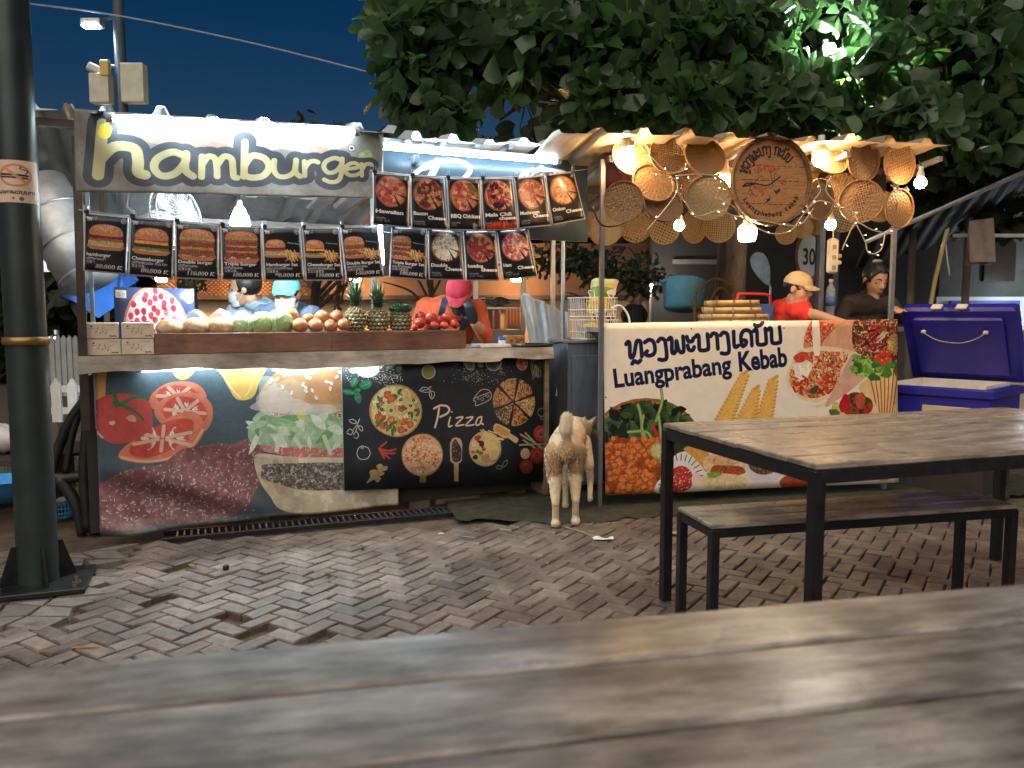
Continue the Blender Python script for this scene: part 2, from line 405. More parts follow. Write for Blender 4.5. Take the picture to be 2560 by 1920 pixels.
# ------------------------------------------------------------------ food as printed pictures
def p_bun_top(c, x, y, w, h, col, seeds=True):
    r = c.poly([(x-w, y), (x-w*.98, y-h*.45), (x-w*.7, y-h*.85), (x, y-h), (x+w*.7, y-h*.85), (x+w*.98, y-h*.45), (x+w, y), (x+w*.5, y+h*.08), (x-w*.5, y+h*.08)], col, .16, 8, True)
    c.disc(x-w*.15, y-h*.62, w*.62, h*.26, tuple(min(255, k*1.2+12) for k in col), .1, 6, .05, alpha=.55)
    if seeds:
        g = np.random.default_rng(int(x*1000+y*7))
        for _ in range(26):
            t = g.random()*6.28; q = math.sqrt(g.random())
            c.disc(x+w*.75*q*math.cos(t), y-h*.55+h*.36*q*math.sin(t), w*.03, h*.035, (248, 226, 190))
def p_layer(c, x, y, w, h, col, var=.25, wav=.25, n=12, speck=None):
    g = np.random.default_rng(int(x*977+y*1311)); P = []
    for i in range(n+1): P.append((x-w+2*w*i/n, y-h*(.5+wav*(g.random()-.5))))
    for i in range(n, -1, -1): P.append((x-w+2*w*i/n, y+h*(.5+wav*2*(g.random()-.5))))
    r = c.poly(P, col, var, 5, True)
    if speck: c.speck(r, speck, .58, 3)
def p_burger(c, x, y, w, h, kind):
    """x,y centre, w half width, h height"""
    bun = (214, 132, 84); b = y+h/2
    tops = {'ham': .42, 'cheese': .42, 'double': .28, 'triple': .2}[kind]
    c.poly([(x-w*.98, b-h*.2), (x+w*.98, b-h*.2), (x+w*.95, b-h*.04), (x+w*.6, b), (x-w*.6, b), (x-w*.95, b-h*.04)], (206, 120, 82), .14, 6, True)
    c.disc(x, b-h*.165, w*.92, h*.035, (236, 190, 150), .1)
    top = y-h/2+h*tops; mid0, mid1 = top, b-h*.17
    if kind == 'ham': L = [((120, 48, 40), .3, (86, 30, 26)), ((196, 78, 66), .22, None), ((206, 190, 120), .3, (150, 160, 70))]
    elif kind == 'cheese': L = [((200, 60, 48), .25, None), ((236, 176, 66), .3, None), ((84, 52, 34), .3, (50, 30, 20)), ((132, 140, 58), .2, (90, 110, 40))]
    elif kind == 'double': L = [((150, 158, 70), .14, (210, 200, 120)), ((204, 92, 70), .12, None), ((120, 62, 44), .24, (170, 110, 80)), ((226, 132, 52), .14, None), ((126, 66, 48), .26, (180, 110, 84))]
    else: L = [((150, 158, 70), .1, (210, 200, 120)), ((200, 92, 72), .1, None), ((116, 64, 48), .17, (176, 110, 84)), ((228, 138, 58), .1, None), ((112, 58, 42), .17, (170, 100, 80)), ((232, 120, 56), .1, None), ((108, 56, 42), .2, (170, 104, 84))]
    tot = sum(l[1] for l in L); yy = mid0
    for col, f, sp in L:
        hh = (mid1-mid0)*f/tot; p_layer(c, x, yy+hh/2, w*(1.02 if sp else .97), hh*1.25, col, .3, .25, 10, sp); yy += hh
    p_bun_top(c, x, top, w*.96, h*tops, bun)
def p_fries(c, x, y, s):
    g = np.random.default_rng(int(x*999+y*77))
    for i in range(26):
        a = g.normal(0, .75)+.4; L = s*(.5+.4*g.random()); px = x+s*.75*g.normal(0, .45); py = y+s*.45*abs(g.normal(0, .6))-s*.1
        col = [(236, 186, 104), (216, 150, 74), (246, 206, 130), (198, 128, 62)][i % 4]
        d = (math.cos(a)*L*.5, math.sin(a)*L*.4)
        c.stroke([(px-d[0], py-d[1]), (px+d[0], py+d[1])], c.w*.032, col, False)
def p_pizza(c, x, y, r, style, ry=None):
    ry = ry or r; k = c.w
    st = {'haw': ((206, 118, 92), [(196, 62, 66), (222, 164, 98), (176, 48, 54)], 60), 'bac': ((196, 116, 74), [(120, 50, 36), (212, 150, 96), (92, 40, 30)], 70),
          'bbq': ((208, 120, 86), [(186, 50, 50), (200, 70, 60), (222, 178, 110), (110, 110, 50)], 44), 'mala': ((224, 160, 130), [(166, 40, 40), (60, 26, 24), (196, 70, 62)], 80),
          'mus': ((206, 122, 96), [(190, 84, 70), (224, 168, 122), (160, 90, 60)], 60), 'oni': ((224, 158, 100), [(236, 186, 130), (206, 126, 82)], 46),
          'dbl': ((240, 232, 216), [(250, 246, 238), (214, 168, 120), (238, 226, 206)], 40), 'hot': ((222, 150, 100), [(150, 44, 44), (170, 58, 52)], 60), 'hamc': ((240, 208, 170), [(214, 92, 100), (226, 128, 130), (196, 70, 80)], 56)}[style]
    c.disc(x, y, r, ry, (176, 84, 56), .25, 6, .03); c.disc(x, y, r*.9, ry*.9, st[0], .18, 7, .03)
    g = np.random.default_rng(int(k+r*9999)+len(style)*31+ord(style[0]))
    for i in range(st[2]):
        t = g.random()*6.28; q = math.sqrt(g.random())*.82; s = r*(.13 if style == 'hot' else .08+.08*g.random())
        c.disc(x+r*q*math.cos(t), y+ry*q*math.sin(t), s, s*ry/r, st[1][i % len(st[1])], .25, 4, .12 if style != 'hot' else .02)
    if style == 'dbl':
        for i in range(50):
            t = g.random()*6.28; q = .78+.2*g.random(); c.disc(x+r*q*math.cos(t), y+ry*q*math.sin(t), r*.04, ry*.05, (146, 66, 40), .3, 3, .2)
    if style == 'bac':
        for i in range(10):
            t = g.random()*6.28; q = .2+.5*g.random(); X = x+r*q*math.cos(t); Y = y+ry*q*math.sin(t)
            c.stroke([(X-r*.12, Y), (X, Y-ry*.08), (X+r*.12, Y)], k*.008, (70, 32, 26))
    bgc = (24, 24, 30)
    c.poly([(x+r*.1, y+ry*.02), (x+r*1.05, y+ry*.28), (x+r*1.05, y+ry*.44)], bgc)
    c.poly([(x+r*.1, y+ry*.04), (x+r*.72, y+ry*.92), (x+r*.52, y+ry*1.0)], bgc)
def badge(c, x, y, r):
    k = (214, 214, 220)
    c.disc(x, y, r, r*c.w/c.h, k); c.disc(x, y, r*.86, r*.86*c.w/c.h, (30, 30, 36)); c.disc(x, y, r*.66, r*.66*c.w/c.h, k); c.disc(x, y, r*.58, r*.58*c.w/c.h, (40, 40, 46))
    for i in range(6):
        a = i*1.047; c.stroke([(x, y), (x+r*.55*math.cos(a), y+r*.55*math.sin(a)*c.w/c.h)], c.w*.007, k, False)
W_, BG_ = (236, 234, 230), (24, 22, 28)
PW, PH = 240, 336
def poster_base(): 
    c = Canvas(PW, PH, (206, 208, 214)); c.poly([(.035, .025), (.965, .025), (.965, .975), (.035, .975)], BG_, .12, 60); return c
def cow_mark(c):
    c.disc(.13, .085, .055, .022, (208, 206, 210), wob=.1); c.disc(.075, .075, .022, .02, (208, 206, 210), wob=.1)
    for x in (.09, .12, .155, .175): c.stroke([(x, .09), (x-.004, .125)], 4, (208, 206, 210), False)
    c.text('beef', (.19, .075), (.3, .07), 7, (190, 188, 196)); c.text('牛肉', (.2, .115), (.29, .112), 8, (190, 188, 196))
def price(c, s, x0=.26, y=.925):
    for b, k in ((0.055, W_), (0.0, (40, 38, 46))): c.text(s, (x0, y), (.92, y), 21, k, b, .15)
def burger_poster(kind, title, sub, cn, pr, fries):
    c = poster_base(); cow_mark(c); badge(c, .885, .085, .065)
    if fries:
        hh = {'ham': .4, 'cheese': .4, 'double': .5, 'triple': .56}[kind]
        p_burger(c, .31, .4, .25, hh*.84, kind); p_fries(c, .72, .5, .24); c.text('french fries', (.62, .3), (.93, .325), 8, W_, .01, .2)
    else: p_burger(c, .5, .39, .385, {'ham': .44, 'cheese': .46, 'double': .56, 'triple': .58}[kind], kind)
    c.text(title, (.07, .725), (.07+min(.87, .058*len(title)+.03), .725), 19, W_, .028)
    lao_line(c, sub, (.07, .785), (.07+.04*len(sub), .785), 9, 2.4, (196, 194, 198)); c.text(cn, (.07, .845), (.07+.062*len(cn), .845), 13, (204, 202, 206), .01)
    price(c, pr); gy = c.a.mean(2, keepdims=True); c.a = c.a*.84+gy*.14; return c
def pizza_poster(style, l1, l2, sub, cn):
    c = poster_base(); p_pizza(c, .5, .34, .42, style, .3); badge(c, .9, .075, .05)
    if l2:
        c.text(l1, (.08, .735), (.08+.075*len(l1), .735), 22, W_, .04); c.text(l2, (.46, .81), (.95, .81), 22, W_, .04)
    else: c.text(l1, (.08, .76), (.08+min(.86, .095*len(l1)), .76), 23, W_, .04)
    lao_line(c, sub, (.1, .87), (.1+.035*len(sub), .87), 7, 2, (150, 148, 154)); c.text(cn, (.1, .925), (.1+.06*len(cn), .925), 11, (160, 158, 164))
    gy = c.a.mean(2, keepdims=True); c.a = c.a*.78+gy*.16; return c
def homog(src4):
    """photo corners TL, TR, BR, BL of a flat rectangle -> function giving (a, b) in 0..1, b down"""
    dst = [(0, 0), (1, 0), (1, 1), (0, 1)]; A = []; B = []
    for (x, y), (X, Y) in zip(src4, dst):
        A += [[x, y, 1, 0, 0, 0, -X*x, -X*y], [0, 0, 0, x, y, 1, -Y*x, -Y*y]]; B += [X, Y]
    h = np.linalg.solve(np.array(A, float), np.array(B, float))
    def f(u, v):
        d = h[6]*u+h[7]*v+1; return ((h[0]*u+h[1]*v+h[2])/d, (h[3]*u+h[4]*v+h[5])/d)
    return f
def canvas_on(src4, w, h, bg, x0, y0, k):
    f = homog(src4)
    def m(X, Y):
        a, b = f(x0+X/k, y0+Y/k); return (a*w, b*h)
    return Canvas(w, h, bg, m)
def sheet(fr, src4, t, nu, nv, wave=None, thick=0.003, local=None):
    """a sheet in a stall's plane t, through the four photo corners; wave(a, b) pushes it towards the street"""
    q = local or [fr.px(u, v, t) for u, v in src4]; TL, TR, BR, BL = q
    def fn(off):
        def g(a, b):
            p = (BL*(1-a)+BR*a)*(1-b)+(TL*(1-a)+TR*a)*b
            return p + Vector((0, off-(wave(a, b) if wave else 0), 0))
        return g
    mb = MB(); mb.grid(fn(0), nu, nv); n0 = len(mb.f)
    b2 = MB().grid(fn(thick), nu, nv, False)
    mb.cur = 1; mb.add(b2.v, [f[::-1] for f in b2.f])
    W = nu+1; per = [i for i in range(W)]+[j*W+nu for j in range(1, nv+1)]+[nv*W+i for i in range(nu-1, -1, -1)]+[j*W for j in range(nv-1, 0, -1)]
    off = len(b2.v); n = len(per)
    for i in range(n):
        a, b = per[i], per[(i+1) % n]; mb.f.append((b, a, a+off, b+off)); mb.m.append(1)
    return mb
# ---- burger front banner -------------------------------------------------
BB = [(236, 903), (981, 862), (993, 1261), (252, 1337)]
def paint_burger_banner():
    c = canvas_on(BB, 1120, 640, (62, 74, 84), 230, 890, 3.511); g = np.random.default_rng(3)
    c.poly([(-60, 60), (2800, 0), (2800, 1500), (-60, 1600)], (62, 74, 84), .1, 9)
    Y = (232, 180, 84)
    c.poly([(-20, 60), (140, 60), (118, 200), (112, 345), (20, 390), (-20, 390)], (224, 160, 74), .06, 20)
    c.poly([(660, 60), (870, 60), (840, 160), (760, 208), (690, 165)], Y, .05, 20, True)
    c.poly([(1030, 40), (1490, 20), (1425, 220), (1380, 340), (1310, 382), (1220, 370), (1160, 280), (1100, 170)], Y, .05, 20, True)
    c.stroke([(1090, 130), (1180, 280), (1260, 360)], 5, (246, 214, 140)); c.stroke([(1380, 130), (1350, 270), (1300, 350)], 5, (246, 214, 140))
    # tomato slices
    def slice_(pts, cx, cy, rx, ry, rot):
        c.poly(pts, (222, 116, 82), .1, 20, True)
        c.disc(cx, cy, rx, ry, (206, 62, 50), .15, 14, .03, rot)
        for i in range(6):
            a = i*1.047+rot; ca, sa = math.cos(a), math.sin(a)
            c.stroke([(cx+rx*.15*ca, cy+ry*.15*sa), (cx+rx*.9*ca, cy+ry*.9*sa)], 13, (232, 180, 156))
            b = a+.52; c.disc(cx+rx*.55*math.cos(b), cy+ry*.55*math.sin(b), rx*.17, ry*.14, (236, 214, 196), .2, 5, .15, b)
            c.disc(cx+rx*.68*math.cos(b), cy+ry*.68*math.sin(b), rx*.09, ry*.12, (214, 70, 48), .2, 5, .2, b)
    slice_([(480, 420), (500, 330), (600, 250), (720, 220), (860, 232), (940, 290), (960, 370), (880, 430), (700, 470), (560, 480)], 720, 350, 190, 95, .05)
    slice_([(520, 480), (600, 370), (760, 315), (900, 330), (990, 390), (1020, 480), (1000, 590), (930, 660), (780, 640), (600, 600)], 780, 480, 190, 130, .15)
    slice_([(225, 850), (330, 740), (520, 640), (640, 540), (800, 480), (900, 510), (945, 600), (930, 690), (860, 790), (740, 870), (560, 920), (400, 930), (250, 900)], 590, 715, 300, 120, -.48)
    c.stroke([(250, 880), (420, 915), (640, 890), (830, 790), (930, 640)], 9, (238, 170, 130))
    r = c.poly([(20, 470), (40, 390), (120, 340), (260, 322), (400, 345), (480, 400), (505, 520), (500, 620), (420, 690), (330, 740), (200, 765), (100, 720), (30, 640)], (198, 62, 54), .12, 30, True)
    c.stroke([(32, 480), (24, 560), (34, 640), (90, 705)], 8, (232, 180, 170)); c.disc(330, 540, 42, 30, (232, 170, 160), .1, 6, .2, alpha=.8); c.disc(170, 580, 26, 18, (232, 190, 180), 0, 6, .2)
    for P, w in (([(235, 425), (200, 380), (182, 300)], 13), ([(235, 425), (320, 372), (400, 352), (470, 375)], 12), ([(240, 420), (340, 470), (395, 510), (428, 552)], 10), ([(210, 440), (180, 400)], 9)): c.stroke(P, w, (52, 96, 52))
    # raw patty
    r = c.poly([(105, 1100), (240, 1010), (420, 960), (580, 940), (660, 880), (760, 810), (900, 790), (1040, 760), (1180, 765), (1330, 720), (1450, 750), (1455, 830), (1390, 880), (1370, 960), (1430, 1100), (1390, 1180), (1330, 1290), (1180, 1400), (900, 1460), (600, 1475), (300, 1500), (90, 1500), (70, 1400), (60, 1250), (50, 1130)], (124, 70, 72), .2, 22, True)
    c.speck(r, (146, 98, 98), .55, 16, .5); c.speck(r, (98, 52, 54), .6, 22, .45); c.speck(r, (206, 186, 182), .76, 8, .8)
    for k in range(260):
        x = 120+1250*g.random(); y = 780+660*g.random()
        if y < 1100-.28*(x-105)+30 or (y > 1480): continue
        a = g.random()*3; L = 8+16*g.random(); c.stroke([(x, y), (x+L*math.cos(a), y+L*math.sin(a))], 3, (214, 198, 196), False)
    # wrapper and lower bun
    r = c.poly([(1380, 910), (1440, 850), (1800, 880), (2750, 900), (2750, 1400), (1900, 1390), (1620, 1350), (1520, 1230), (1425, 1090)], (204, 188, 158), .12, 40, True)
    c.speck(r, (226, 214, 190), .58, 40, .6); c.speck(r, (170, 140, 104), .66, 50, .5)
    r = c.poly([(1450, 1000), (1520, 940), (2200, 930), (2750, 930), (2750, 1140), (2190, 1172), (1800, 1165), (1550, 1110), (1445, 1065)], (84, 70, 62), .3, 10, True)
    c.speck(r, (198, 194, 188), .62, 9, .8); c.speck(r, (150, 138, 130), .6, 5, .7); c.speck(r, (48, 40, 36), .64, 8, .8)
    r = c.poly([(1400, 740), (2750, 760), (2750, 880), (1750, 885), (1460, 830)], (192, 104, 94), .2, 24)
    c.speck(r, (226, 196, 190), .66, 8, .7)
    r = c.poly([(1335, 590), (1400, 540), (1440, 470), (1560, 455), (2750, 470), (2750, 760), (2060, 800), (1960, 800), (1800, 790), (1640, 780), (1480, 780), (1340, 740)], (158, 190, 150), .2, 18, True)
    for k in range(70):
        x = 1360+1350*g.random(); y = 520+250*g.random(); a = g.normal(0, .7); L = 50+70*g.random(); wd = 18+26*g.random()
        d = (math.cos(a)*L, math.sin(a)*L); n = (-math.sin(a)*wd, math.cos(a)*wd)
        col = [(204, 222, 196), (136, 178, 124), (176, 206, 164), (222, 232, 214), (112, 158, 100)][k % 5]
        c.poly([(x-d[0], y-d[1]), (x+n[0], y+n[1]), (x+d[0], y+d[1]), (x-n[0], y-n[1])], col, .12, 12, True)
    for P in ([(1650, 640), (1600, 720), (1575, 820)], [(2000, 700), (2040, 800), (2060, 850)], [(1740, 720), (1790, 790)]): c.stroke(P, 16, (206, 226, 196))
    for x, y in ((1570, 490), (1640, 480), (2150, 500)):
        r = c.disc(x, y, 70, 30, (170, 74, 52), .3, 6, .2); c.speck(r, (240, 232, 220), .62, 4)
    c.disc(1795, 510, 45, 40, (226, 196, 90), .15, 8, .15)
    # bun top
    r = c.poly([(1418, 395), (1430, 320), (1490, 220), (1580, 140), (1740, 70), (2000, 20), (2750, -20), (2750, 470), (2100, 462), (1700, 466), (1450, 452)], (204, 142, 88), .1, 40, True)
    c.speck(r, (184, 112, 62), .55, 60, .5)
    for x, y, rx, ry, al in ((1560, 400, 170, 120, .55), (1620, 430, 260, 70, .6), (1500, 300, 90, 130, .5), (1800, 460, 360, 50, .5), (2100, 455, 300, 40, .4), (1750, 110, 200, 60, .5), (2000, 60, 300, 60, .5), (1660, 330, 190, 120, .35)):
        c.disc(x, y, rx, ry, (226, 216, 204), .06, 20, .1, alpha=al)
    for x, y, a in ((1645, 115, .4), (1690, 108, -.3), (1640, 165, .9), (1685, 160, .2), (1580, 200, -.7), (1520, 225, -.8), (1630, 270, 1.2), (1712, 320, 1.9), (1812, 245, 1.9), (1835, 272, .9), (1838, 305, .5), (1895, 298, 1.0), (1845, 185, .9), (1870, 190, 0), (2025, 222, .1), (2065, 235, .7), (2055, 280, 1.6), (1930, 360, .8), (1915, 130, 1.5), (1905, 95, .3), (2050, 110, .1), (2115, 180, -.3), (2145, 140, .3), (1960, 95, .2), (2120, 75, .1), (2300, 200, .5), (2380, 120, 1), (2440, 260, .2)):
        c.disc(x+3, y+5, 24, 15, (168, 120, 84), 0, 5, 0, a); c.disc(x, y, 22, 13, (238, 232, 220), .05, 5, .04, a)
    c.poly([(-60, 1440), (2800, 1330), (2800, 1600), (-60, 1640)], (120, 110, 98), .5, 18, alpha=.35)
    c.a = c.a*.8+np.array([.1, .115, .12], np.float32); return c.image('burger_banner_print')
# ---- pizza front board ---------------------------------------------------
PB = [(853, 880), (1374, 866), (1376, 1203), (861, 1227)]
def paint_pizza_board():
    c = canvas_on(PB, 960, 600, (34, 37, 43), 840, 880, 3.95); g = np.random.default_rng(5)
    c.poly([(-50, -50), (2300, -50), (2300, 1550), (-50, 1550)], (33, 37, 44), .18, 60)
    CH = (196, 196, 192)
    def dots(x, y, sx, sy, n, col=(206, 196, 180), s=5):
        for _ in range(n): c.disc(x+g.normal(0, sx), y+g.normal(0, sy), s*(.5+g.random()*.6), None, col, n=7)
    r = c.disc(290, 165, 112, 90, (188, 190, 190), .1, 5); r = c.disc(290, 165, 100, 78, (212, 186, 150), .2, 4); c.speck(r, (150, 118, 84), .6, 3)
    c.disc(160, 185, 32, 26, (200, 200, 196)); dots(250, 230, 120, 40, 60); dots(480, 240, 70, 50, 110); dots(570, 250, 25, 25, 50, (226, 222, 210))
    for x, y, rx, ry, a in ((510, 140, 55, 26, -.5), (590, 155, 30, 46, .2), (530, 85, 50, 18, .2)):
        c.disc(x, y, rx, ry, (92, 126, 92), .2, 6, .05, a); c.stroke([(x-rx*.7*math.cos(a), y-rx*.7*math.sin(a)), (x+rx*.7*math.cos(a), y+rx*.7*math.sin(a))], 2, (180, 200, 170), False)
    for x, y, rx, ry, a in ((170, 300, 50, 30, -1.1), (275, 325, 60, 40, -.4), (120, 395, 60, 26, .2), (205, 450, 32, 58, -.25), (200, 375, 30, 22, 0)):
        c.disc(x, y, rx, ry, (34, 112, 72), .25, 8, .06, a); c.stroke([(x-rx*.7*math.cos(a), y-rx*.7*math.sin(a)), (x+rx*.7*math.cos(a), y+rx*.7*math.sin(a))], 2, (110, 176, 130), False)
    c.disc(872, 198, 68, 70, (186, 182, 160)); c.disc(872, 198, 57, 60, (136, 128, 62), .08, 10)
    r = c.disc(1280, 115, 62, 65, (170, 158, 136), .2, 6, .12); c.poly([(1250, 170), (1310, 170), (1300, 60), (1260, 60)], (140, 130, 112), .2); r = c.disc(1385, 105, 40, 45, (160, 150, 130), .25, 6, .2)
    c.disc(1520, 110, 82, 80, (186, 178, 160)); r = c.disc(1520, 110, 70, 68, (84, 82, 62), .3, 5); c.speck(r, (130, 126, 96), .6, 4)
    dots(1340, 240, 120, 50, 130, (190, 178, 156), 5); dots(1600, 170, 30, 40, 60, (190, 178, 156), 4)
    c.disc(1818, 115, 62, 68, (200, 160, 146)); r = c.disc(1818, 115, 54, 58, (196, 84, 76), .15, 5); c.speck(r, (230, 150, 140), .62, 5)
    for i in range(9): c.stroke([(1890+i*14, 40), (1935+i*9+g.normal(0, 12), 250+g.normal(0, 20))], 3, (176, 160, 120), False)
    c.disc(2010, 120, 70, 40, (40, 66, 42), .3, 6, .2, .8)
    # large pizza
    def pizza(x, y, rx, ry, base, tops, n, s):
        c.disc(x, y, rx, ry, (176, 138, 92), .15, 8, .012); c.disc(x, y, rx*.94, ry*.94, base, .18, 8, .015)
        for i in range(n):
            t = g.random()*6.28; q = math.sqrt(g.random())*.86; k, col = tops[i % len(tops)]; a = g.random()*3
            X, Y2 = x+rx*q*math.cos(t), y+ry*q*math.sin(t)
            if k == 'o': c.disc(X, Y2, s*.42, None, (40, 38, 32)); c.disc(X, Y2, s*.17, None, (170, 160, 110))
            elif k == 't': c.disc(X, Y2, s, None, (196, 78, 56), .2, 5, .04); c.disc(X, Y2, s*.6, None, (214, 110, 76), .3, 4)
            elif k == 'l': c.disc(X, Y2, s*.95, s*.42, (72, 104, 48), .3, 5, .1, a)
            else: c.disc(X, Y2, s*.7, s*.5, col, .25, 4, .2, a)
    pizza(560, 580, 250, 262, (206, 190, 132), [('t', 0), ('l', 0), ('o', 0), ('s', (226, 216, 176)), ('l', 0), ('s', (182, 160, 96))], 80, 36)
    pizza(812, 1018, 202, 212, (214, 176, 136), [('s', (226, 200, 166)), ('s', (176, 84, 60)), ('s', (204, 140, 104)), ('s', (228, 206, 176)), ('s', (196, 112, 80))], 190, 17)
    c.poly([(788, 1228), (850, 1228), (848, 1292), (786, 1292)], (160, 126, 80), .15, 10)
    c.poly([(1082, 905), (1105, 855), (1145, 843), (1185, 858), (1205, 905), (1200, 1075), (1168, 1105), (1166, 1282), (1124, 1282), (1120, 1105), (1085, 1080)], (202, 170, 140), .07, 14)
    r = c.poly([(1098, 930), (1130, 862), (1165, 900), (1195, 960), (1190, 1060), (1150, 1088), (1105, 1065)], (44, 42, 40), .5, 5, True); c.speck(r, (130, 122, 110), .64, 4)
    c.disc(1435, 958, 165, 175, (190, 168, 124), .1, 8); c.disc(1435, 958, 152, 162, (206, 182, 130), .15, 8)
    for i in range(34):
        x = 1490+g.normal(0, 45); y = 880+g.normal(0, 45); c.stroke([(x-40, y+g.normal(0, 16)), (x+40, y+22)], 5, (222, 196, 136), False)
    for x, y, col, s in ((1360, 850, (170, 66, 48), 34), (1390, 900, (50, 46, 40), 34), (1310, 990, (176, 74, 56), 18), (1335, 1040, (46, 42, 40), 28), (1420, 960, (170, 60, 50), 22), (1330, 910, (214, 196, 150), 36), (1390, 1000, (96, 116, 62), 24), (1360, 985, (80, 110, 56), 22), (1440, 1050, (182, 150, 100), 50), (1400, 920, (56, 50, 46), 26)): c.disc(x, y, s, s*.8, col, .3, 5, .18)
    c.stroke([(1480, 1090), (1560, 1060), (1590, 980)], 3, (96, 74, 50))
    # sliced pizza
    cx, cy = 1733, 495
    for i in range(6):
        a0 = math.radians(-78+60*i+3); a1 = math.radians(-78+60*(i+1)-3); ox, oy = 10*math.cos((a0+a1)/2), 10*math.sin((a0+a1)/2)
        P = [(cx+ox, cy+oy)]+[(cx+ox+210*math.cos(a0+(a1-a0)*k/8), cy+oy+228*math.sin(a0+(a1-a0)*k/8)) for k in range(9)]
        r = c.poly(P, [(196, 160, 106), (202, 168, 112), (192, 132, 86), (186, 158, 108), (190, 144, 96), (202, 150, 100)][i], .2, 7)
        c.speck(r, [(150, 60, 40), (206, 180, 130), (70, 60, 46), (60, 54, 44), (160, 80, 56), (120, 110, 60)][i], .6, 6); c.speck(r, (60, 52, 40), .68, 5)
    for i in range(9): c.stroke([(1520+i*22, 520+i*6), (1560+i*16, 660)], 3, (60, 46, 34), False)
    for i in range(6): c.stroke([(1800+i*22, 320), (1790+i*22, 460)], 3, (120, 60, 40))
    # scoop, asparagus, tomatoes, egg, ginger, chillies
    c.poly([(1520, 735), (1545, 708), (1590, 718), (1690, 770), (1690, 800), (1770, 850), (1775, 880), (1745, 900), (1670, 850), (1630, 852), (1530, 790)], (206, 176, 144), .06, 12, True)
    c.poly([(1535, 745), (1560, 725), (1680, 790), (1650, 830), (1545, 785)], (196, 146, 72), .1, 6, True)
    for P in ([(1800, 815), (2080, 970)], [(1850, 800), (2090, 1020)], [(1790, 918), (2110, 905)], [(1830, 870), (1960, 950)]): c.stroke(P, 8, (172, 164, 116), False)
    for x, y, s in ((2020, 805, 82), (1978, 1022, 80), (1862, 1135, 70)):
        c.disc(x, y, s, s, (186, 60, 46), .12, 14, .02); c.disc(x, y, s*.55, s*.5, (206, 104, 66), .2, 6, .06); r = c.disc(x, y, s*.36, s*.32, (150, 110, 70), .3, 4, .15); c.speck(r, (60, 56, 44), .55, 4)
    c.disc(1850, 1005, 50, 56, (202, 176, 150), .05, 20)
    c.poly([(285, 1300), (320, 1230), (310, 1185), (350, 1160), (390, 1165), (375, 1125), (420, 1105), (445, 1130), (480, 1130), (475, 1165), (435, 1180), (455, 1200), (420, 1225), (390, 1215), (420, 1250), (390, 1290), (350, 1265)], (176, 158, 116), .15, 10, True)
    for P in ([(400, 950), (430, 990), (500, 1050)], [(405, 950), (480, 975), (560, 960)], [(405, 960), (470, 1000), (548, 1000)], [(420, 930), (450, 910), (470, 890)], [(405, 960), (430, 1010), (450, 1050)]): c.stroke(P, 8, (186, 64, 52))
    # chalk doodles
    def ln(P, w=3.0, closed=False): c.stroke(P+[P[0]] if closed else P, w, CH)
    ln([(785, 380), (820, 348), (870, 360), (890, 385), (850, 400), (790, 385)]); ln([(885, 385), (880, 430), (905, 465), (930, 430), (925, 395), (890, 385)]); ln([(870, 365), (885, 345), (900, 345)]); ln([(800, 380), (870, 370)]); ln([(895, 395), (905, 450)])
    ln([(1320, 460), (1395, 375), (1480, 385), (1488, 465), (1345, 530), (1340, 490), (1320, 485), (1320, 460)]); ln([(1320, 460), (1480, 400)])
    for x, y, s in ((1405, 465, 14), (1460, 435, 12), (1430, 430, 9), (1365, 465, 8)): c.disc(x, y, s+3, None, CH); c.disc(x, y, s-1, None, (36, 39, 46))
    ln([(105, 790), (130, 760), (160, 785), (140, 815), (105, 800)]); ln([(165, 820), (185, 785), (210, 815), (200, 850), (170, 845)]); ln([(160, 770), (200, 710), (220, 660)]); ln([(185, 790), (205, 720)]); ln([(125, 670), (160, 665), (195, 695), (160, 705), (125, 680)]); ln([(215, 725), (245, 740), (245, 780), (218, 760), (212, 730)])
    ln([(195, 1000), (215, 945), (255, 932), (300, 950), (318, 1000), (300, 1045), (255, 1062), (212, 1045), (195, 1000)]); ln([(235, 955), (240, 930), (255, 935), (250, 960)])
    ln([(1545, 1145), (1570, 1120), (1600, 1130), (1595, 1155), (1550, 1150)], 2); ln([(1615, 1140), (1620, 1095), (1660, 1068), (1655, 1110), (1620, 1140)], 2)
    ln([(1980, 600), (2000, 560), (2045, 560), (2062, 605), (2020, 635), (1985, 615)], 2); ln([(2015, 640), (2050, 640), (2045, 665), (2018, 665), (2012, 645)], 2)
    PZ = (218, 204, 180)
    c.stroke([(975, 555), (960, 650), (935, 745)], 9, PZ); c.stroke([(925, 560), (985, 530), (1050, 535), (1075, 570), (1050, 610), (985, 640)], 9, PZ)
    c.stroke([(1085, 645), (1068, 715), (1075, 738), (1100, 728)], 7, PZ); c.disc(1100, 592, 8, None, PZ)
    for x in (1135, 1235): c.stroke([(x+10, 652), (x+75, 645), (x+5, 725), (x+85, 718)], 7, PZ, True)
    c.stroke([(1400, 640), (1365, 650), (1340, 700), (1350, 722), (1380, 712), (1400, 660)], 7, PZ); c.stroke([(1400, 650), (1395, 700), (1415, 715)], 7, PZ)
    c.a = c.a*.92+.025; return c.image('pizza_board_print')
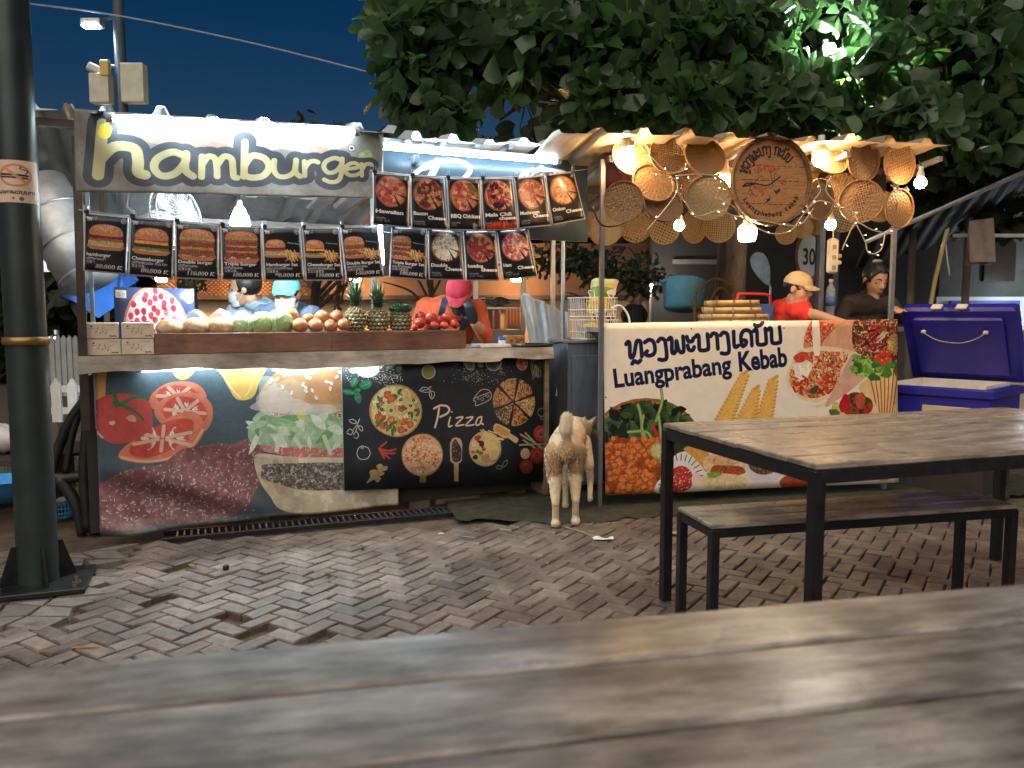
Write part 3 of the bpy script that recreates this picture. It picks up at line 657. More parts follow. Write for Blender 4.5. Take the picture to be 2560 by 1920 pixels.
# ---- kebab front banner --------------------------------------------------
KB = [(1507, 808), (2245, 798), (2246, 1206), (1514, 1238)]
def paint_kebab():
    c = canvas_on(KB, 1360, 720, (232, 222, 206), 1500, 780, 2.949); g = np.random.default_rng(11)
    NV = (18, 24, 58)
    # basket with greens and tofu
    c.disc(330, 960, 400, 330, (150, 92, 50), .15, 10); c.disc(330, 965, 380, 312, (176, 120, 70), .15, 8); c.disc(330, 970, 365, 300, (44, 56, 34), .3, 10)
    for k in range(170):
        t = g.random()*3.3+3.0; q = math.sqrt(g.random()); x = 340+330*q*math.cos(t); y = 900+230*q*math.sin(t)
        c.disc(x, y, 28+34*g.random(), 18+20*g.random(), [(30, 38, 30), (44, 64, 38), (22, 28, 24), (58, 84, 46), (70, 98, 54)][k % 5], .3, 8, .22, g.random()*3)
    for P in ([(440, 570), (445, 660), (400, 800)], [(300, 900), (290, 760), (270, 680)], [(380, 960), (330, 880), (200, 880)], [(440, 970), (430, 850), (420, 760)], [(440, 970), (480, 900), (500, 860)], [(360, 980), (300, 860), (310, 760)]): c.stroke(P, 13, (116, 146, 76)); c.stroke(P, 5, (164, 182, 112))
    c.stroke([(380, 830), (400, 890), (425, 960)], 13, (190, 40, 44)); c.stroke([(500, 980), (470, 1020)], 12, (180, 44, 40))
    r = c.poly([(30, 960), (150, 920), (320, 950), (420, 1050), (500, 1060), (440, 1200), (380, 1330), (30, 1350)], (150, 70, 34), .25, 14)
    for k in range(150):
        x = 40+440*g.random(); y = 930+420*g.random()
        if x > 330+ (y-930)*-.05+130 or (x > 380 and y > 1130): continue
        s = 26+14*g.random(); a = g.random(); d = .36
        P = [(x+s*math.cos(a+i*1.571), y+s*.95*math.sin(a+i*1.571)) for i in range(4)]
        c.poly(P, (176, 88, 40), .2, 8); c.poly([(x+(px-x)*.7-5, y+(py-y)*.7-6) for px, py in P], (214, 128, 66), .15, 8); c.disc(x+s*.3, y+s*.3, 4, None, (110, 48, 24))
    r = c.disc(412, 1020, 56, 62, (148, 160, 90)); r = c.disc(412, 1020, 47, 53, (196, 196, 130), .12, 6); c.speck(r, (50, 54, 36), .68, 5)
    # sauce plate
    c.poly([(385, 1320), (470, 1160), (540, 1050), (640, 1030), (740, 1120), (740, 1200), (700, 1290), (560, 1320)], (226, 222, 214), 0, 8, True)
    for k in range(16): a = 2.6+k*.24; c.stroke([(575+120*math.cos(a), 1220+130*math.sin(a)), (575+165*math.cos(a), 1220+178*math.sin(a))], 4, (40, 40, 44), False)
    r = c.poly([(420, 1320), (500, 1180), (580, 1130), (650, 1170), (670, 1260), (600, 1320)], (178, 40, 34), .2, 12, True); c.speck(r, (240, 226, 210), .7, 4)
    c.poly([(600, 1010), (650, 980), (740, 990), (790, 1060), (770, 1180), (720, 1120), (660, 1060)], (206, 150, 80), .12, 10, True)
    # spiral potatoes
    def spiral(x0, y0, x1, y1, w0, w1, n):
        for k in range(n+1):
            t = k/n; x = x0+(x1-x0)*t; y = y0+(y1-y0)*t; w = w0+(w1-w0)*t
            c.disc(x, y+7, w, 17, (176, 122, 44), .1, 6, 0, .12); c.disc(x, y, w, 15, (226, 178, 92), .08, 8, .02, .12)
    spiral(1045, 460, 900, 790, 38, 74, 13); spiral(1255, 500, 1190, 790, 40, 70, 11); spiral(1130, 570, 1050, 810, 36, 84, 9)
    for x, y in ((1060, 432), (1275, 472), (1140, 545)): c.stroke([(x-20, y+20), (x+10, y-2)], 14, (206, 156, 76))
    # wrap one (behind) and main wrap
    c.poly([(1480, 230), (1500, 140), (1540, 60), (1560, 20), (1900, 20), (1880, 260), (1700, 280), (1500, 270)], (202, 140, 100), .1, 20, True)
    r = c.poly([(1490, 210), (1520, 110), (1560, 70), (1720, 90), (1690, 160), (1600, 250)], (178, 66, 48), .3, 12, True); c.speck(r, (226, 150, 90), .62, 9); c.speck(r, (236, 206, 170), .7, 7)
    c.poly([(1620, 240), (1700, 140), (1780, 90), (1860, 100), (1880, 290), (1740, 270)], (212, 160, 124), .08, 30, True)
    c.poly([(1345, 470), (1380, 400), (1420, 310), (1480, 270), (1600, 250), (1740, 260), (1860, 290), (1930, 330), (1970, 440), (1900, 520), (1740, 620), (1640, 690), (1540, 690), (1420, 620), (1370, 540)], (226, 204, 172), .08, 30, True)
    r = c.poly([(1380, 440), (1440, 330), (1540, 290), (1700, 290), (1820, 310), (1760, 430), (1740, 520), (1640, 610), (1520, 630), (1420, 580), (1375, 510)], (196, 110, 76), .3, 14, True)
    c.speck(r, (232, 200, 150), .58, 14); c.speck(r, (176, 44, 34), .63, 11); c.speck(r, (118, 52, 34), .66, 8); c.speck(r, (214, 190, 110), .7, 9)
    c.disc(1470, 420, 70, 80, (238, 224, 206), .12, 12, .15); c.disc(1460, 330, 60, 34, (196, 70, 52), .2, 10, .15, -.5)
    for k in range(40):
        x = 1400+300*g.random(); y = 480+110*g.random(); a = g.normal(.2, .6); c.stroke([(x-22*math.cos(a), y-22*math.sin(a)), (x+22*math.cos(a), y+22*math.sin(a))], 8, [(190, 50, 36), (206, 76, 50), (160, 36, 28), (226, 160, 100)][k % 4], False)
    c.disc(1560, 570, 40, 24, (62, 84, 46), .2, 6, .1, -.6); c.stroke([(1385, 560), (1450, 640), (1560, 675), (1640, 650)], 9, (238, 226, 200))
    c.poly([(1640, 690), (1760, 470), (1850, 310), (1930, 340), (1975, 440), (1880, 540), (1740, 640)], (206, 160, 140), .07, 40, True)
    c.poly([(1548, 60), (1598, 60), (1606, 290), (1575, 320), (1556, 290)], (240, 228, 206), .04, 30, True)
    # right: second wrap with salad, grilled wrap
    c.poly([(1990, 480), (2230, 380), (2230, 640), (2160, 770), (2020, 770), (1900, 560)], (226, 190, 132), .08, 40, True)
    for k in range(7): c.stroke([(1990+k*36, 500-k*18), (2020+k*26, 620), (2040+k*18, 770)], 6, (168, 92, 46))
    for k in range(60):
        t = g.random()*6.28; q = math.sqrt(g.random()); x = 2040+190*q*math.cos(t); y = 370+110*q*math.sin(t)
        if y < 330: continue
        c.disc(x, y, 24+22*g.random(), 18+14*g.random(), [(112, 158, 62), (78, 128, 46), (150, 184, 88), (58, 104, 40)][k % 4], .25, 8, .22)
    r = c.poly([(1850, 190), (1870, 60), (1960, 20), (2080, 20), (2240, 20), (2240, 330), (2120, 360), (1980, 340), (1880, 290)], (112, 40, 40), .35, 12, True)
    c.speck(r, (196, 120, 70), .6, 10); c.speck(r, (60, 60, 32), .64, 9); c.speck(r, (226, 200, 150), .7, 7)
    for k in range(22): 
        x = 1920+180*g.random(); y = 120+150*g.random(); c.stroke([(x, y), (x+50, y-50*g.random())], 8, [(150, 36, 50), (96, 20, 36), (206, 190, 150), (190, 60, 50)][k % 4], False)
    for x, y in ((2040, 335), (2085, 300), (2120, 350), (2085, 365), (2125, 300)): c.disc(x, y, 26, 28, (196, 70, 40), .12, 10, .03); c.disc(x-7, y-9, 6, None, (236, 160, 130))
    r = c.disc(2170, 230, 50, 70, (196, 156, 92), .3, 8, .1); c.speck(r, (150, 104, 56), .6, 6)
    c.poly([(1880, 590), (1960, 590), (2010, 640), (2040, 770), (1760, 770), (1780, 650)], (224, 196, 140), .08, 20, True)
    r = c.disc(1880, 680, 120, 90, (60, 40, 28), .4, 10, .1); c.speck(r, (170, 48, 36), .5, 14); c.speck(r, (90, 110, 50), .66, 10)
    c.disc(1790, 670, 40, 70, (182, 34, 34), .12, 10, .1, .2); c.disc(1910, 650, 40, 60, (176, 84, 60), .2, 8, .15); c.disc(1715, 700, 30, 40, (206, 196, 90), .2, 8, .2); c.disc(1710, 740, 40, 30, (86, 112, 52), .2, 8, .2)
    # lower sandwiches and bowl
    c.disc(900, 1120, 160, 90, (222, 192, 146), .12, 10, .04); r = c.disc(920, 1170, 140, 44, (176, 60, 44), .25, 8, .15); c.speck(r, (120, 140, 62), .62, 8)
    c.disc(890, 1250, 190, 60, (226, 200, 156), .12, 10, .05); c.disc(820, 1200, 50, 24, (132, 160, 76), .2, 6, .2); r = c.disc(900, 1090, 120, 40, (214, 176, 126), .1, 8); c.speck(r, (168, 96, 60), .68, 6)
    c.disc(1190, 1140, 140, 130, (214, 212, 214), .03, 20); r = c.disc(1190, 1110, 118, 90, (84, 60, 40), .4, 6); c.speck(r, (160, 130, 90), .63, 4); c.disc(1480, 1260, 180, 70, (170, 74, 40), .15, 12, .05)
    c.disc(690, 1240, 34, 60, (226, 200, 196))
    for x in (1560, 1680, 1800, 1950, 2080): c.disc(x, 1180, 80, 60, (196, 150, 100), .2, 10, .1)
    # lettering
    codes = ['h', 'l_', 'w', 'g', 'p', 'a', 'b', 'A', 'g', 'e', 'k', 'b', '~', 'b']
    lao_line(c, codes, (196, 336), (1330, 222), 66, 17, NV)
    c.text('Luangprabang', (104, 552), (955, 444), 76, NV, .03); c.text('Kebab', (1008, 432), (1362, 392), 80, NV, .035)
    for x, y in ((660, 123), (1335, 118), (40, 625), (25, 118), (2170, 668)): c.disc(x, y, 6, None, (70, 60, 50))
    return c.image('kebab_banner_print')
# ---- hamburger name banner -----------------------------------------------
HB = [(184, 272), (958, 334), (952, 498), (190, 482)]
def paint_hamburger():
    c = canvas_on(HB, 1320, 380, (160, 158, 152), 0, 0, 2.212)
    c.poly([(300, 500), (2300, 500), (2300, 1200), (300, 1200)], (132, 130, 124), .12, 40)
    for x, y, rx, ry, col in ((770, 745, 60, 30, (140, 196, 130)), (940, 770, 130, 34, (196, 150, 130)), (1200, 790, 180, 34, (186, 130, 112)), (1500, 790, 220, 40, (196, 160, 150)), (1750, 820, 150, 34, (188, 150, 140)), (1050, 720, 200, 26, (224, 214, 200)), (2030, 860, 40, 24, (170, 190, 130)), (1300, 860, 120, 20, (216, 206, 196))): c.disc(x, y, rx, ry, col, .2, 14, .2, alpha=.75)
    LT = [('h', 545, 975, 490, 165, 60), ('a', 868, 985, 300, 138, 44), ('m', 1146, 985, 222, 124, 38), ('b', 1378, 985, 225, 130, 42), ('u', 1545, 980, 200, 98, 34), ('r', 1705, 975, 160, 85, 31), ('g', 1808, 965, 155, 88, 30), ('e', 1915, 973, 130, 70, 27), ('r', 2003, 975, 115, 70, 27)]
    k = 1320/(774*2.212)
    for col, extra in (((66, 70, 77), 90), ((186, 178, 134), 0)):
        for ch, x0, yb, w_, xh, sw in LT:
            for s in HAND[ch][1]: c.stroke([(x0+px*w_, yb-py*xh) for px, py in s], (sw+(extra if sw > 28 else extra*.72))*k, col)
    c.stroke([(592, 745), (600, 715)], 62*k, (246, 208, 70), False)
    b = (1957, 822); c.disc(b[0], b[1], 20, 20, (60, 60, 66)); c.disc(b[0], b[1], 16, 16, (214, 212, 208)); c.disc(b[0], b[1], 9, 9, (70, 70, 76))
    for i in range(6): c.stroke([b, (b[0]+15*math.cos(i*1.05), b[1]+15*math.sin(i*1.05))], 2, (70, 70, 76), False)
    return c.image('hamburger_sign_print')
# ---- slate sign board behind the pizza posters ---------------------------
SB = [(958, 366), (1469, 399), (1469, 605), (958, 580)]
def paint_slate():
    c = canvas_on(SB, 700, 300, (62, 78, 92), 800, 250, 2.765)
    c.poly([(400, 280), (1900, 280), (1900, 1000), (400, 1000)], (60, 76, 90), .06, 40)
    Wt = (236, 238, 238)
    c.stroke([(600, 560), (650, 500), (740, 440), (860, 415), (960, 430), (1010, 470), (990, 520), (930, 570)], 16, Wt); c.stroke([(790, 420), (770, 480), (730, 560)], 22, Wt); c.stroke([(700, 470), (800, 430)], 18, Wt)
    c.stroke([(1360, 540), (1400, 490), (1520, 478), (1650, 492), (1700, 510)], 12, Wt)
    for i in range(9): c.stroke([(1400+i*32, 535), (1420+i*32, 500+(i % 3)*6)], 7, Wt, False)
    c.text('Tcc', (1050, 500), (1190, 470), 12, (40, 56, 70), 0, .3)
    return c.image('slate_sign_print')
# ---- big round tray: name and cherry branch ------------------------------
def paint_tray():
    # zoom 1780,330 k 6.636 ; centre (980, 835) rx 680 ry 735
    c = Canvas(440, 440, (150, 100, 58), lambda X, Y: ((X-300)/1360*440, (Y-95)/1470*440)); g = np.random.default_rng(4)
    c.poly([(200, 0), (1800, 0), (1800, 1700), (200, 1700)], (182, 128, 80), .14, 3)
    for k in range(230):
        y = 120+1400*k/230
        for j in range(3):
            x = 300+1360*g.random(); c.stroke([(x, y), (x+60+140*g.random(), y)], 1.3, [(122, 78, 44), (182, 130, 80)][k % 2], False)
    for y in (575, 820, 1215):
        x = 480
        while x < 1500: L = 40+60*g.random(); c.stroke([(x, y), (x+L, y)], 4 if y > 600 else 2.5, (70, 40, 24), False); x += L+34
    K = (44, 34, 28)
    def arc(codes, a0, a1, rad, hh, w, inward=False):
        L = lao_len(codes)
        def place(x, y):
            a = math.radians(a0+(a1-a0)*x/L); r = rad+(y-.5)*hh
            return c.mapf(980+r*.93*math.sin(a), 835-r*math.cos(a))
        lao(c, codes, place, w, K)
    arc(['h', 'l_', 'w', 'g', 'p', 'a', 'b', 'A', 'g', ' ', 'K', 'a', 'b', '~', 'b'], -76, 46, 520, 135, 8.5)
    def larc(s, a0, a1, rad, hh):
        n = len(s)
        for i, ch in enumerate(s):
            if ch == ' ': continue
            a = math.radians(a0+(a1-a0)*(i+.5)/n); V, T = text_tris(ch, .01, .1)
            px, py = 980+rad*.93*math.sin(a), 835+rad*math.cos(a); ux, uy = math.cos(a), -math.sin(a)
            h2 = hh*.3; c.text(ch, (px-ux*h2, py-uy*h2), (px+ux*h2, py+uy*h2), hh*.7*440/1300, K, .045, .1)
    larc('Luangphabang Kebab', -58, 66, 590, 95)
    c.stroke([(510, 925), (580, 880), (720, 880), (900, 905), (1000, 870), (1080, 800), (1150, 755)], 7, K); c.stroke([(510, 935), (700, 890)], 9, K)
    for P in ([(720, 860), (760, 790), (850, 750)], [(1000, 870), (1010, 800), (980, 700)], [(940, 910), (985, 945), (1030, 900), (1010, 870)], [(620, 915), (640, 980), (700, 1060), (760, 1100)], [(640, 980), (600, 1040), (640, 1090)], [(1060, 820), (1050, 740), (1080, 640)]): c.stroke(P, 2.5, K)
    for cx, cy, sx, sy, n in ((760, 640, 40, 40, 26), (1030, 640, 50, 40, 30), (900, 620, 60, 30, 18), (720, 940, 40, 24, 14), (850, 1000, 40, 40, 22), (690, 1070, 24, 24, 10), (1210, 850, 40, 50, 16)):
        for _ in range(n): c.disc(cx+g.normal(0, sx), cy+g.normal(0, sy), 15, None, [(176, 70, 58), (150, 52, 46), (190, 96, 80)][_ % 3], alpha=.8, n=7)
    c.poly([(1030, 970), (1090, 985), (1150, 930), (1160, 990), (1100, 1050), (1070, 1030)], (60, 56, 58)); c.poly([(910, 1110), (950, 1130), (990, 1085), (985, 1150), (900, 1210), (930, 1150)], K)
    return c.image('round_tray_print')
def paint_pizza_display():
    c = Canvas(420, 240, (46, 56, 84)); c.poly([(0, 0), (1, 0), (1, 1), (0, 1)], (46, 58, 88), .08, 60)
    x, y, r, ry = .5, .62, .4, .64
    c.disc(x, y, r, ry, (196, 120, 100), .15, 8, .02); c.disc(x, y, r*.94, ry*.94, (226, 196, 190), .12, 8, .02); g = np.random.default_rng(9)
    for k in range(58):
        t = k*2.4+g.normal(0, .12); q = math.sqrt((k+.5)/58)*.9; c.disc(x+r*q*math.cos(t), y+ry*q*math.sin(t), .034, .056, [(150, 44, 60), (172, 58, 74), (140, 36, 52)][k % 3], .2, 5, .05)
    c.poly([(.5, .85), (.66, .95), (.62, 1.0)], (30, 30, 44)); badge(c, .93, .13, .06)
    c.poly([(.02, .04), (.15, .05), (.15, .17), (.02, .16)], (216, 216, 220)); c.text('35 19', (.04, .14), (.13, .145), 14, (120, 120, 128))
    return c.image('pizza_display_print')
def paint_nosmoke():
    c = Canvas(160, 200, (212, 186, 160)); c.poly([(0, 0), (1, 0), (1, 1), (0, 1)], (214, 190, 166), .06, 30)
    c.disc(.5, .36, .34, .27, (196, 128, 76)); c.disc(.5, .36, .28, .222, (214, 190, 166))
    c.stroke([(.22, .34), (.74, .36)], 10, (40, 36, 34), False); c.stroke([(.22, .4), (.74, .42)], 8, (40, 36, 34), False); c.stroke([(.7, .33), (.74, .24), (.6, .2), (.62, .15)], 4, (60, 50, 44))
    c.stroke([(.28, .18), (.72, .54)], 12, (202, 140, 92), False)
    lao_line(c, ['e', 'k', 'h', 'A', 'p', 'w', 'b', 'u', 'b', 'K', 'A'], (.12, .79), (.9, .79), 12, 3.4, (60, 52, 46)); c.disc(.44, .9, .03, None, (120, 100, 84)); c.disc(.6, .91, .05, None, (110, 92, 78))
    return c.image('no_smoking_print')
def paint_box():
    c = Canvas(200, 100, (206, 188, 164)); c.poly([(0, 0), (1, 0), (1, 1), (0, 1)], (208, 190, 168), .04, 30); K = (70, 56, 48)
    c.poly([(.13, .2), (.17, .12), (.21, .2), (.17, .28)], K); c.stroke([(.11, .36), (.24, .355)], 3, (130, 112, 98), False); c.stroke([(.62, .5), (.78, .35), (.82, .2)], 2, (140, 116, 96))
    for x, y, a in ((.35, .4, .3), (.5, .42, -.3), (.3, .62, .6), (.43, .7, -.2), (.6, .75, .8), (.52, .62, .1)):
        for k in range(3): c.stroke([(x, y), (x+.035*math.cos(a+k*.9-1), y-.09*math.sin(a+k*.9)-.03)], 3, (122, 92, 72), False)
    for x in (.74, .8, .86, .91): c.stroke([(x, .84), (x+.03, .9)], 6, K, False)
    for x in (.7, .76, .82, .88): c.stroke([(x, .13), (x+.035, .11)], 4, (120, 104, 92), False)
    return c.image('tissue_box_print')
# ================================================================== ground and paving
soil = mat('soil', (0.035, 0.03, 0.026), 0.95, var=.4, scale=3, bump=.5, bscale=30)
sand = mat('joint_sand', (0.11, 0.082, 0.055), 0.95, var=.45, scale=12, bump=.9, bscale=90)
gmb = MB(); gmb.grid(lambda a, b: (-150+300*a, -20+300*b, -0.06), 8, 8)
struct(gmb.build('ground', soil))
def rough_sheet(a, b):
    x, y = -5+10*a, 0.2+5.2*b
    return (x, y, -0.03+0.006*math.sin(x*9+y*5)*math.sin(y*11-x*4))
pave = MB().grid(rough_sheet, 80, 44).build('pavement', sand, None, True); struct(pave)
brick_m = mat('paver', (0.17, 0.135, 0.11), 0.5, var=.4, scale=22, bump=.4, bscale=120, rnd=.3, spec=.45, stain=.45)
HOLES = [gz(u, v) for u, v in ((376, 1505), (582, 1547), (699, 1494), (629, 1579), (282, 1605), (799, 1600), (452, 1414))]
bvar = []
for k in range(6):
    m = MB(); jx, jy = random.uniform(-.003, .003), random.uniform(-.002, .002)
    m.box((0, 0, -.025), (.151+jx, .0715+jy, .05), bev=.005); me = m.mesh('paver_brick', brick_m)
    for v in me.vertices:
        v.co.x += random.uniform(-.002, .002); v.co.y += random.uniform(-.002, .002)
        if v.co.z > -.02: v.co.z += random.uniform(-.003, .002)
    bvar.append(me)
def paved(p):   # street side of both stall fronts
    if p.y < 0.55 or abs(p.x) > 4.2: return False
    d1 = (p - S1.o).dot(S1.n); d2 = (p - S2.o).dot(S2.n)
    lim = 4.75 if p.x > -0.4 else 9
    return d1 < 0.02 and d2 < -0.22 and p.y < lim
def stony(p): return p.x < -1.8-0.25*(p.y-3.4) and p.y > 3.0
cells = []; W = 0.078; ca, sa = math.cos(R(57)), math.sin(R(57))
for k in range(-115, 116):
    for m_ in range(-75, 76):
        for hv in (0, 1):
            x0, y0 = (k+2*m_, k-2*m_) if hv == 0 else (2+k+2*m_, -1+k-2*m_)
            cx, cy = ((x0+1, y0+.5) if hv == 0 else (x0+.5, y0+1)); cx *= W; cy *= W
            p = Vector((cx*ca-cy*sa, cx*sa+cy*ca+2.5, 0))
            if not paved(p) or stony(p): continue
            if any((p-h).length < .052 for h in HOLES): continue
            r = CAM.matrix_basis.inverted() @ p
            if r.z > -0.3: continue
            u = 1280+2000*r.x/-r.z; v = 960-2000*r.y/-r.z
            if not (-150 < u < 2710 and v < 1700): continue
            tbl = 1667-(1667-1452)*u/2560
            cells.append((v if v < tbl+25 else -v, p, R(57)+(math.pi/2 if hv else 0)))
cells.sort(key=lambda c: -c[0])
rest = MB(); cnt = 0
for v, p, a in cells:
    tilt = Euler((random.gauss(0, .01), random.gauss(0, .01), a+random.gauss(0, .014))); z = random.gauss(0, .0016)
    if cnt < 300 and v > 0:
        o = put('brick', random.choice(bvar), pave, (p.x, p.y, z), tilt); cnt += 1
    else:
        me = random.choice(bvar); Mx = Matrix.Translation((p.x, p.y, z)) @ tilt.to_matrix().to_4x4()
        rest.add([Mx @ q.co for q in me.vertices], [tuple(f.vertices) for f in me.polygons])
ro = rest.build('far_bricks', mat('paver_far', (0.17, 0.135, 0.11), 0.5, var=.5, scale=7, bump=.4, bscale=120, spec=.45, stain=.45), pave); ro['kind'] = 'stuff'
# crazy paving round the pole
stone_m = mat('cut_stone', (0.135, 0.12, 0.1), 0.75, var=.35, scale=16, bump=.5, bscale=70, rnd=.28)
gj = {}
def corner(i, j):
    if (i, j) not in gj: gj[(i, j)] = (-4.2+i*.17+random.uniform(-.055, .055)+(.08 if j % 2 else 0), 2.7+j*.13+random.uniform(-.04, .04))
    return gj[(i, j)]
for i in range(18):
    for j in range(16):
        q = [corner(i, j), corner(i+1, j), corner(i+1, j+1), corner(i, j+1)]
        c = Vector((sum(p[0] for p in q)/4, sum(p[1] for p in q)/4, 0))
        if not stony(c) or not paved(c): continue
        r = CAM.matrix_basis.inverted() @ c
        if 1280+2000*r.x/-r.z < -200: continue
        P = [(c.x+(x-c.x)*.95-c.x, c.y+(y-c.y)*.93-c.y) for x, y in q]
        m = MB(); m.prism([(x, y) for x, y in P], -.05, random.uniform(-.006, .0)); m.v[4:] = [(x*.94, y*.92, z+random.uniform(-.003, .003)) for x, y, z in m.v[4:]]
        m.build('paving_stone', stone_m, pave, loc=(c.x, c.y, 0))
# drain grate in front of the burger stall
iron = mat('cast_iron', (0.03, 0.03, 0.032), 0.5, .7, var=.3, bump=.2)
g = thing('drain_grate', 'long dark iron drain grate along the foot of the burger stall', 'drain grate', (S1.w(.35, -.02, 0)), S1.a-R(4))
MB().box((1.15, -.075, -.004), (2.4, .02, .03), bev=.003).box((1.15, .075, -.004), (2.4, .02, .03), bev=.003).build('rail', iron, g)
barm = MB().box((0, 0, -.004), (.01, .13, .024), bev=.002).mesh('bar', mat('grate_bar', (0.12, 0.12, 0.12), .4, .6))
for k in range(66): put('bar', barm, g, (.02+k*.036, 0, 0))
# green matting in front of and under the kebab stall
turf = mat('turf_mat', (0.034, 0.036, 0.018), 0.95, var=.6, scale=14, bump=1.0, bscale=160)
def turf_fn(a, b):
    s = -.95+4.3*a; front = -.3+.22*max(0, (.12-a)/.12)+.03*math.sin(s*7)+.018*math.sin(s*23+1)+.012*math.sin(s*51)
    t = front+(1.5-front)*b; p = S2.w(s, t, 0)
    return (p.x, p.y, .012*min(1, b*30+.3)+.004*math.sin(s*31)*math.sin(t*40))
tag(MB().grid(turf_fn, 160, 30).build('turf_mat', turf, None, True), 'worn green turf matting with a ragged edge under the kebab stall', 'mat')
# litter
def litter(name, label, cat, mb, m, loc, rz=0): o = mb.build(name, m, None, loc=loc, rot=(0, 0, rz)); return tag(o, label, cat)
pp = MB().grid(lambda a, b: (.11*(a-.5), .05*(b-.5)*(1-.5*abs(a-.5)), .006+.008*math.sin(a*7)*b), 8, 4)
litter('paper_scrap', 'crumpled white paper scrap on the bricks near the dog', 'paper', pp, mat('white_paper', (.7, .68, .64), .8), gz(1508, 1350)+Vector((0, 0, .004)), .1)
litter('wooden_stick', 'thin pale stick lying on the bricks behind the dog', 'stick', MB().cyl((-.09, 0, .006), (.09, 0, .008), .004, .003, 6), mat('pale_stick', (.3, .22, .14), .8), gz(1440, 1330)+Vector((0, 0, .003)), -.9)
litter('bottle_cap', 'small black cap lying on the bricks before the burger banner', 'cap', MB().lathe([(0, 0), (.014, 0), (.015, .02), (.012, .024), (0, .024)], n=12), mat('black_plastic', (.012, .012, .013), .4), gz(565, 1425), 0)
litter('fallen_leaf', 'yellow fallen leaf on the bricks beside the bench leg', 'leaf', MB().grid(lambda a, b: (.12*(a-.5), .06*(b-.5)*math.sin(math.pi*min(1, max(.05, a))), .006+.01*abs(b-.5)), 8, 4), mat('yellow_leaf', (.4, .22, .06), .7), gz(1690, 1338)+Vector((0, 0, .004)), .2)
litter('cigarette_end', 'tiny white cigarette end on the bricks before the pizza board', 'cigarette end', MB().cyl((-.016, 0, .005), (.016, 0, .005), .004, .004, 8), mat('white_paper', (.7, .68, .64), .8), gz(1102, 1337)+Vector((0, 0, .002)), .3)
litter('bamboo_skewer', 'thin bamboo skewer on the bricks in front of the table leg', 'skewer', MB().cyl((-.08, 0, .004), (.08, 0, .004), .003, .002, 6), mat('pale_stick', (.3, .22, .14), .8), gz(1575, 1362)+Vector((0, 0, .003)), .7)
litter('straw_scrap', 'short yellow straw beside the missing bricks', 'straw', MB().cyl((-.05, 0, .004), (.05, 0, .004), .003, .003, 6), mat('yellow_leaf', (.4, .22, .06), .7), gz(215, 1622)+Vector((0, 0, .002)), .1)
dry = MB().grid(lambda a, b: (.07*(a-.5), .035*(b-.5)*math.sin(math.pi*min(1, max(.05, a))), .004+.01*abs(b-.5)+.008*a*a), 6, 4).mesh('dry_leaf', mat('dry_leaf', (.16, .09, .035), .8, rnd=.4))
for k, (u, v) in enumerate(((1130, 1420), (905, 1372), (1250, 1395), (1620, 1450), (1330, 1480), (820, 1440), (1900, 1420), (2230, 1400), (480, 1420), (1060, 1500), (1480, 1405), (1745, 1395))):
    q = gz(u, v); o = put('dry_leaf', dry, None, (q.x, q.y, .006), (random.gauss(0, .15), random.gauss(0, .15), random.uniform(0, 6))); o.scale = (random.uniform(.5, 1),)*3
    tag(o, 'small dry brown leaf scrap lying on the brick paving', 'leaf', 'dry leaf scraps on the paving')
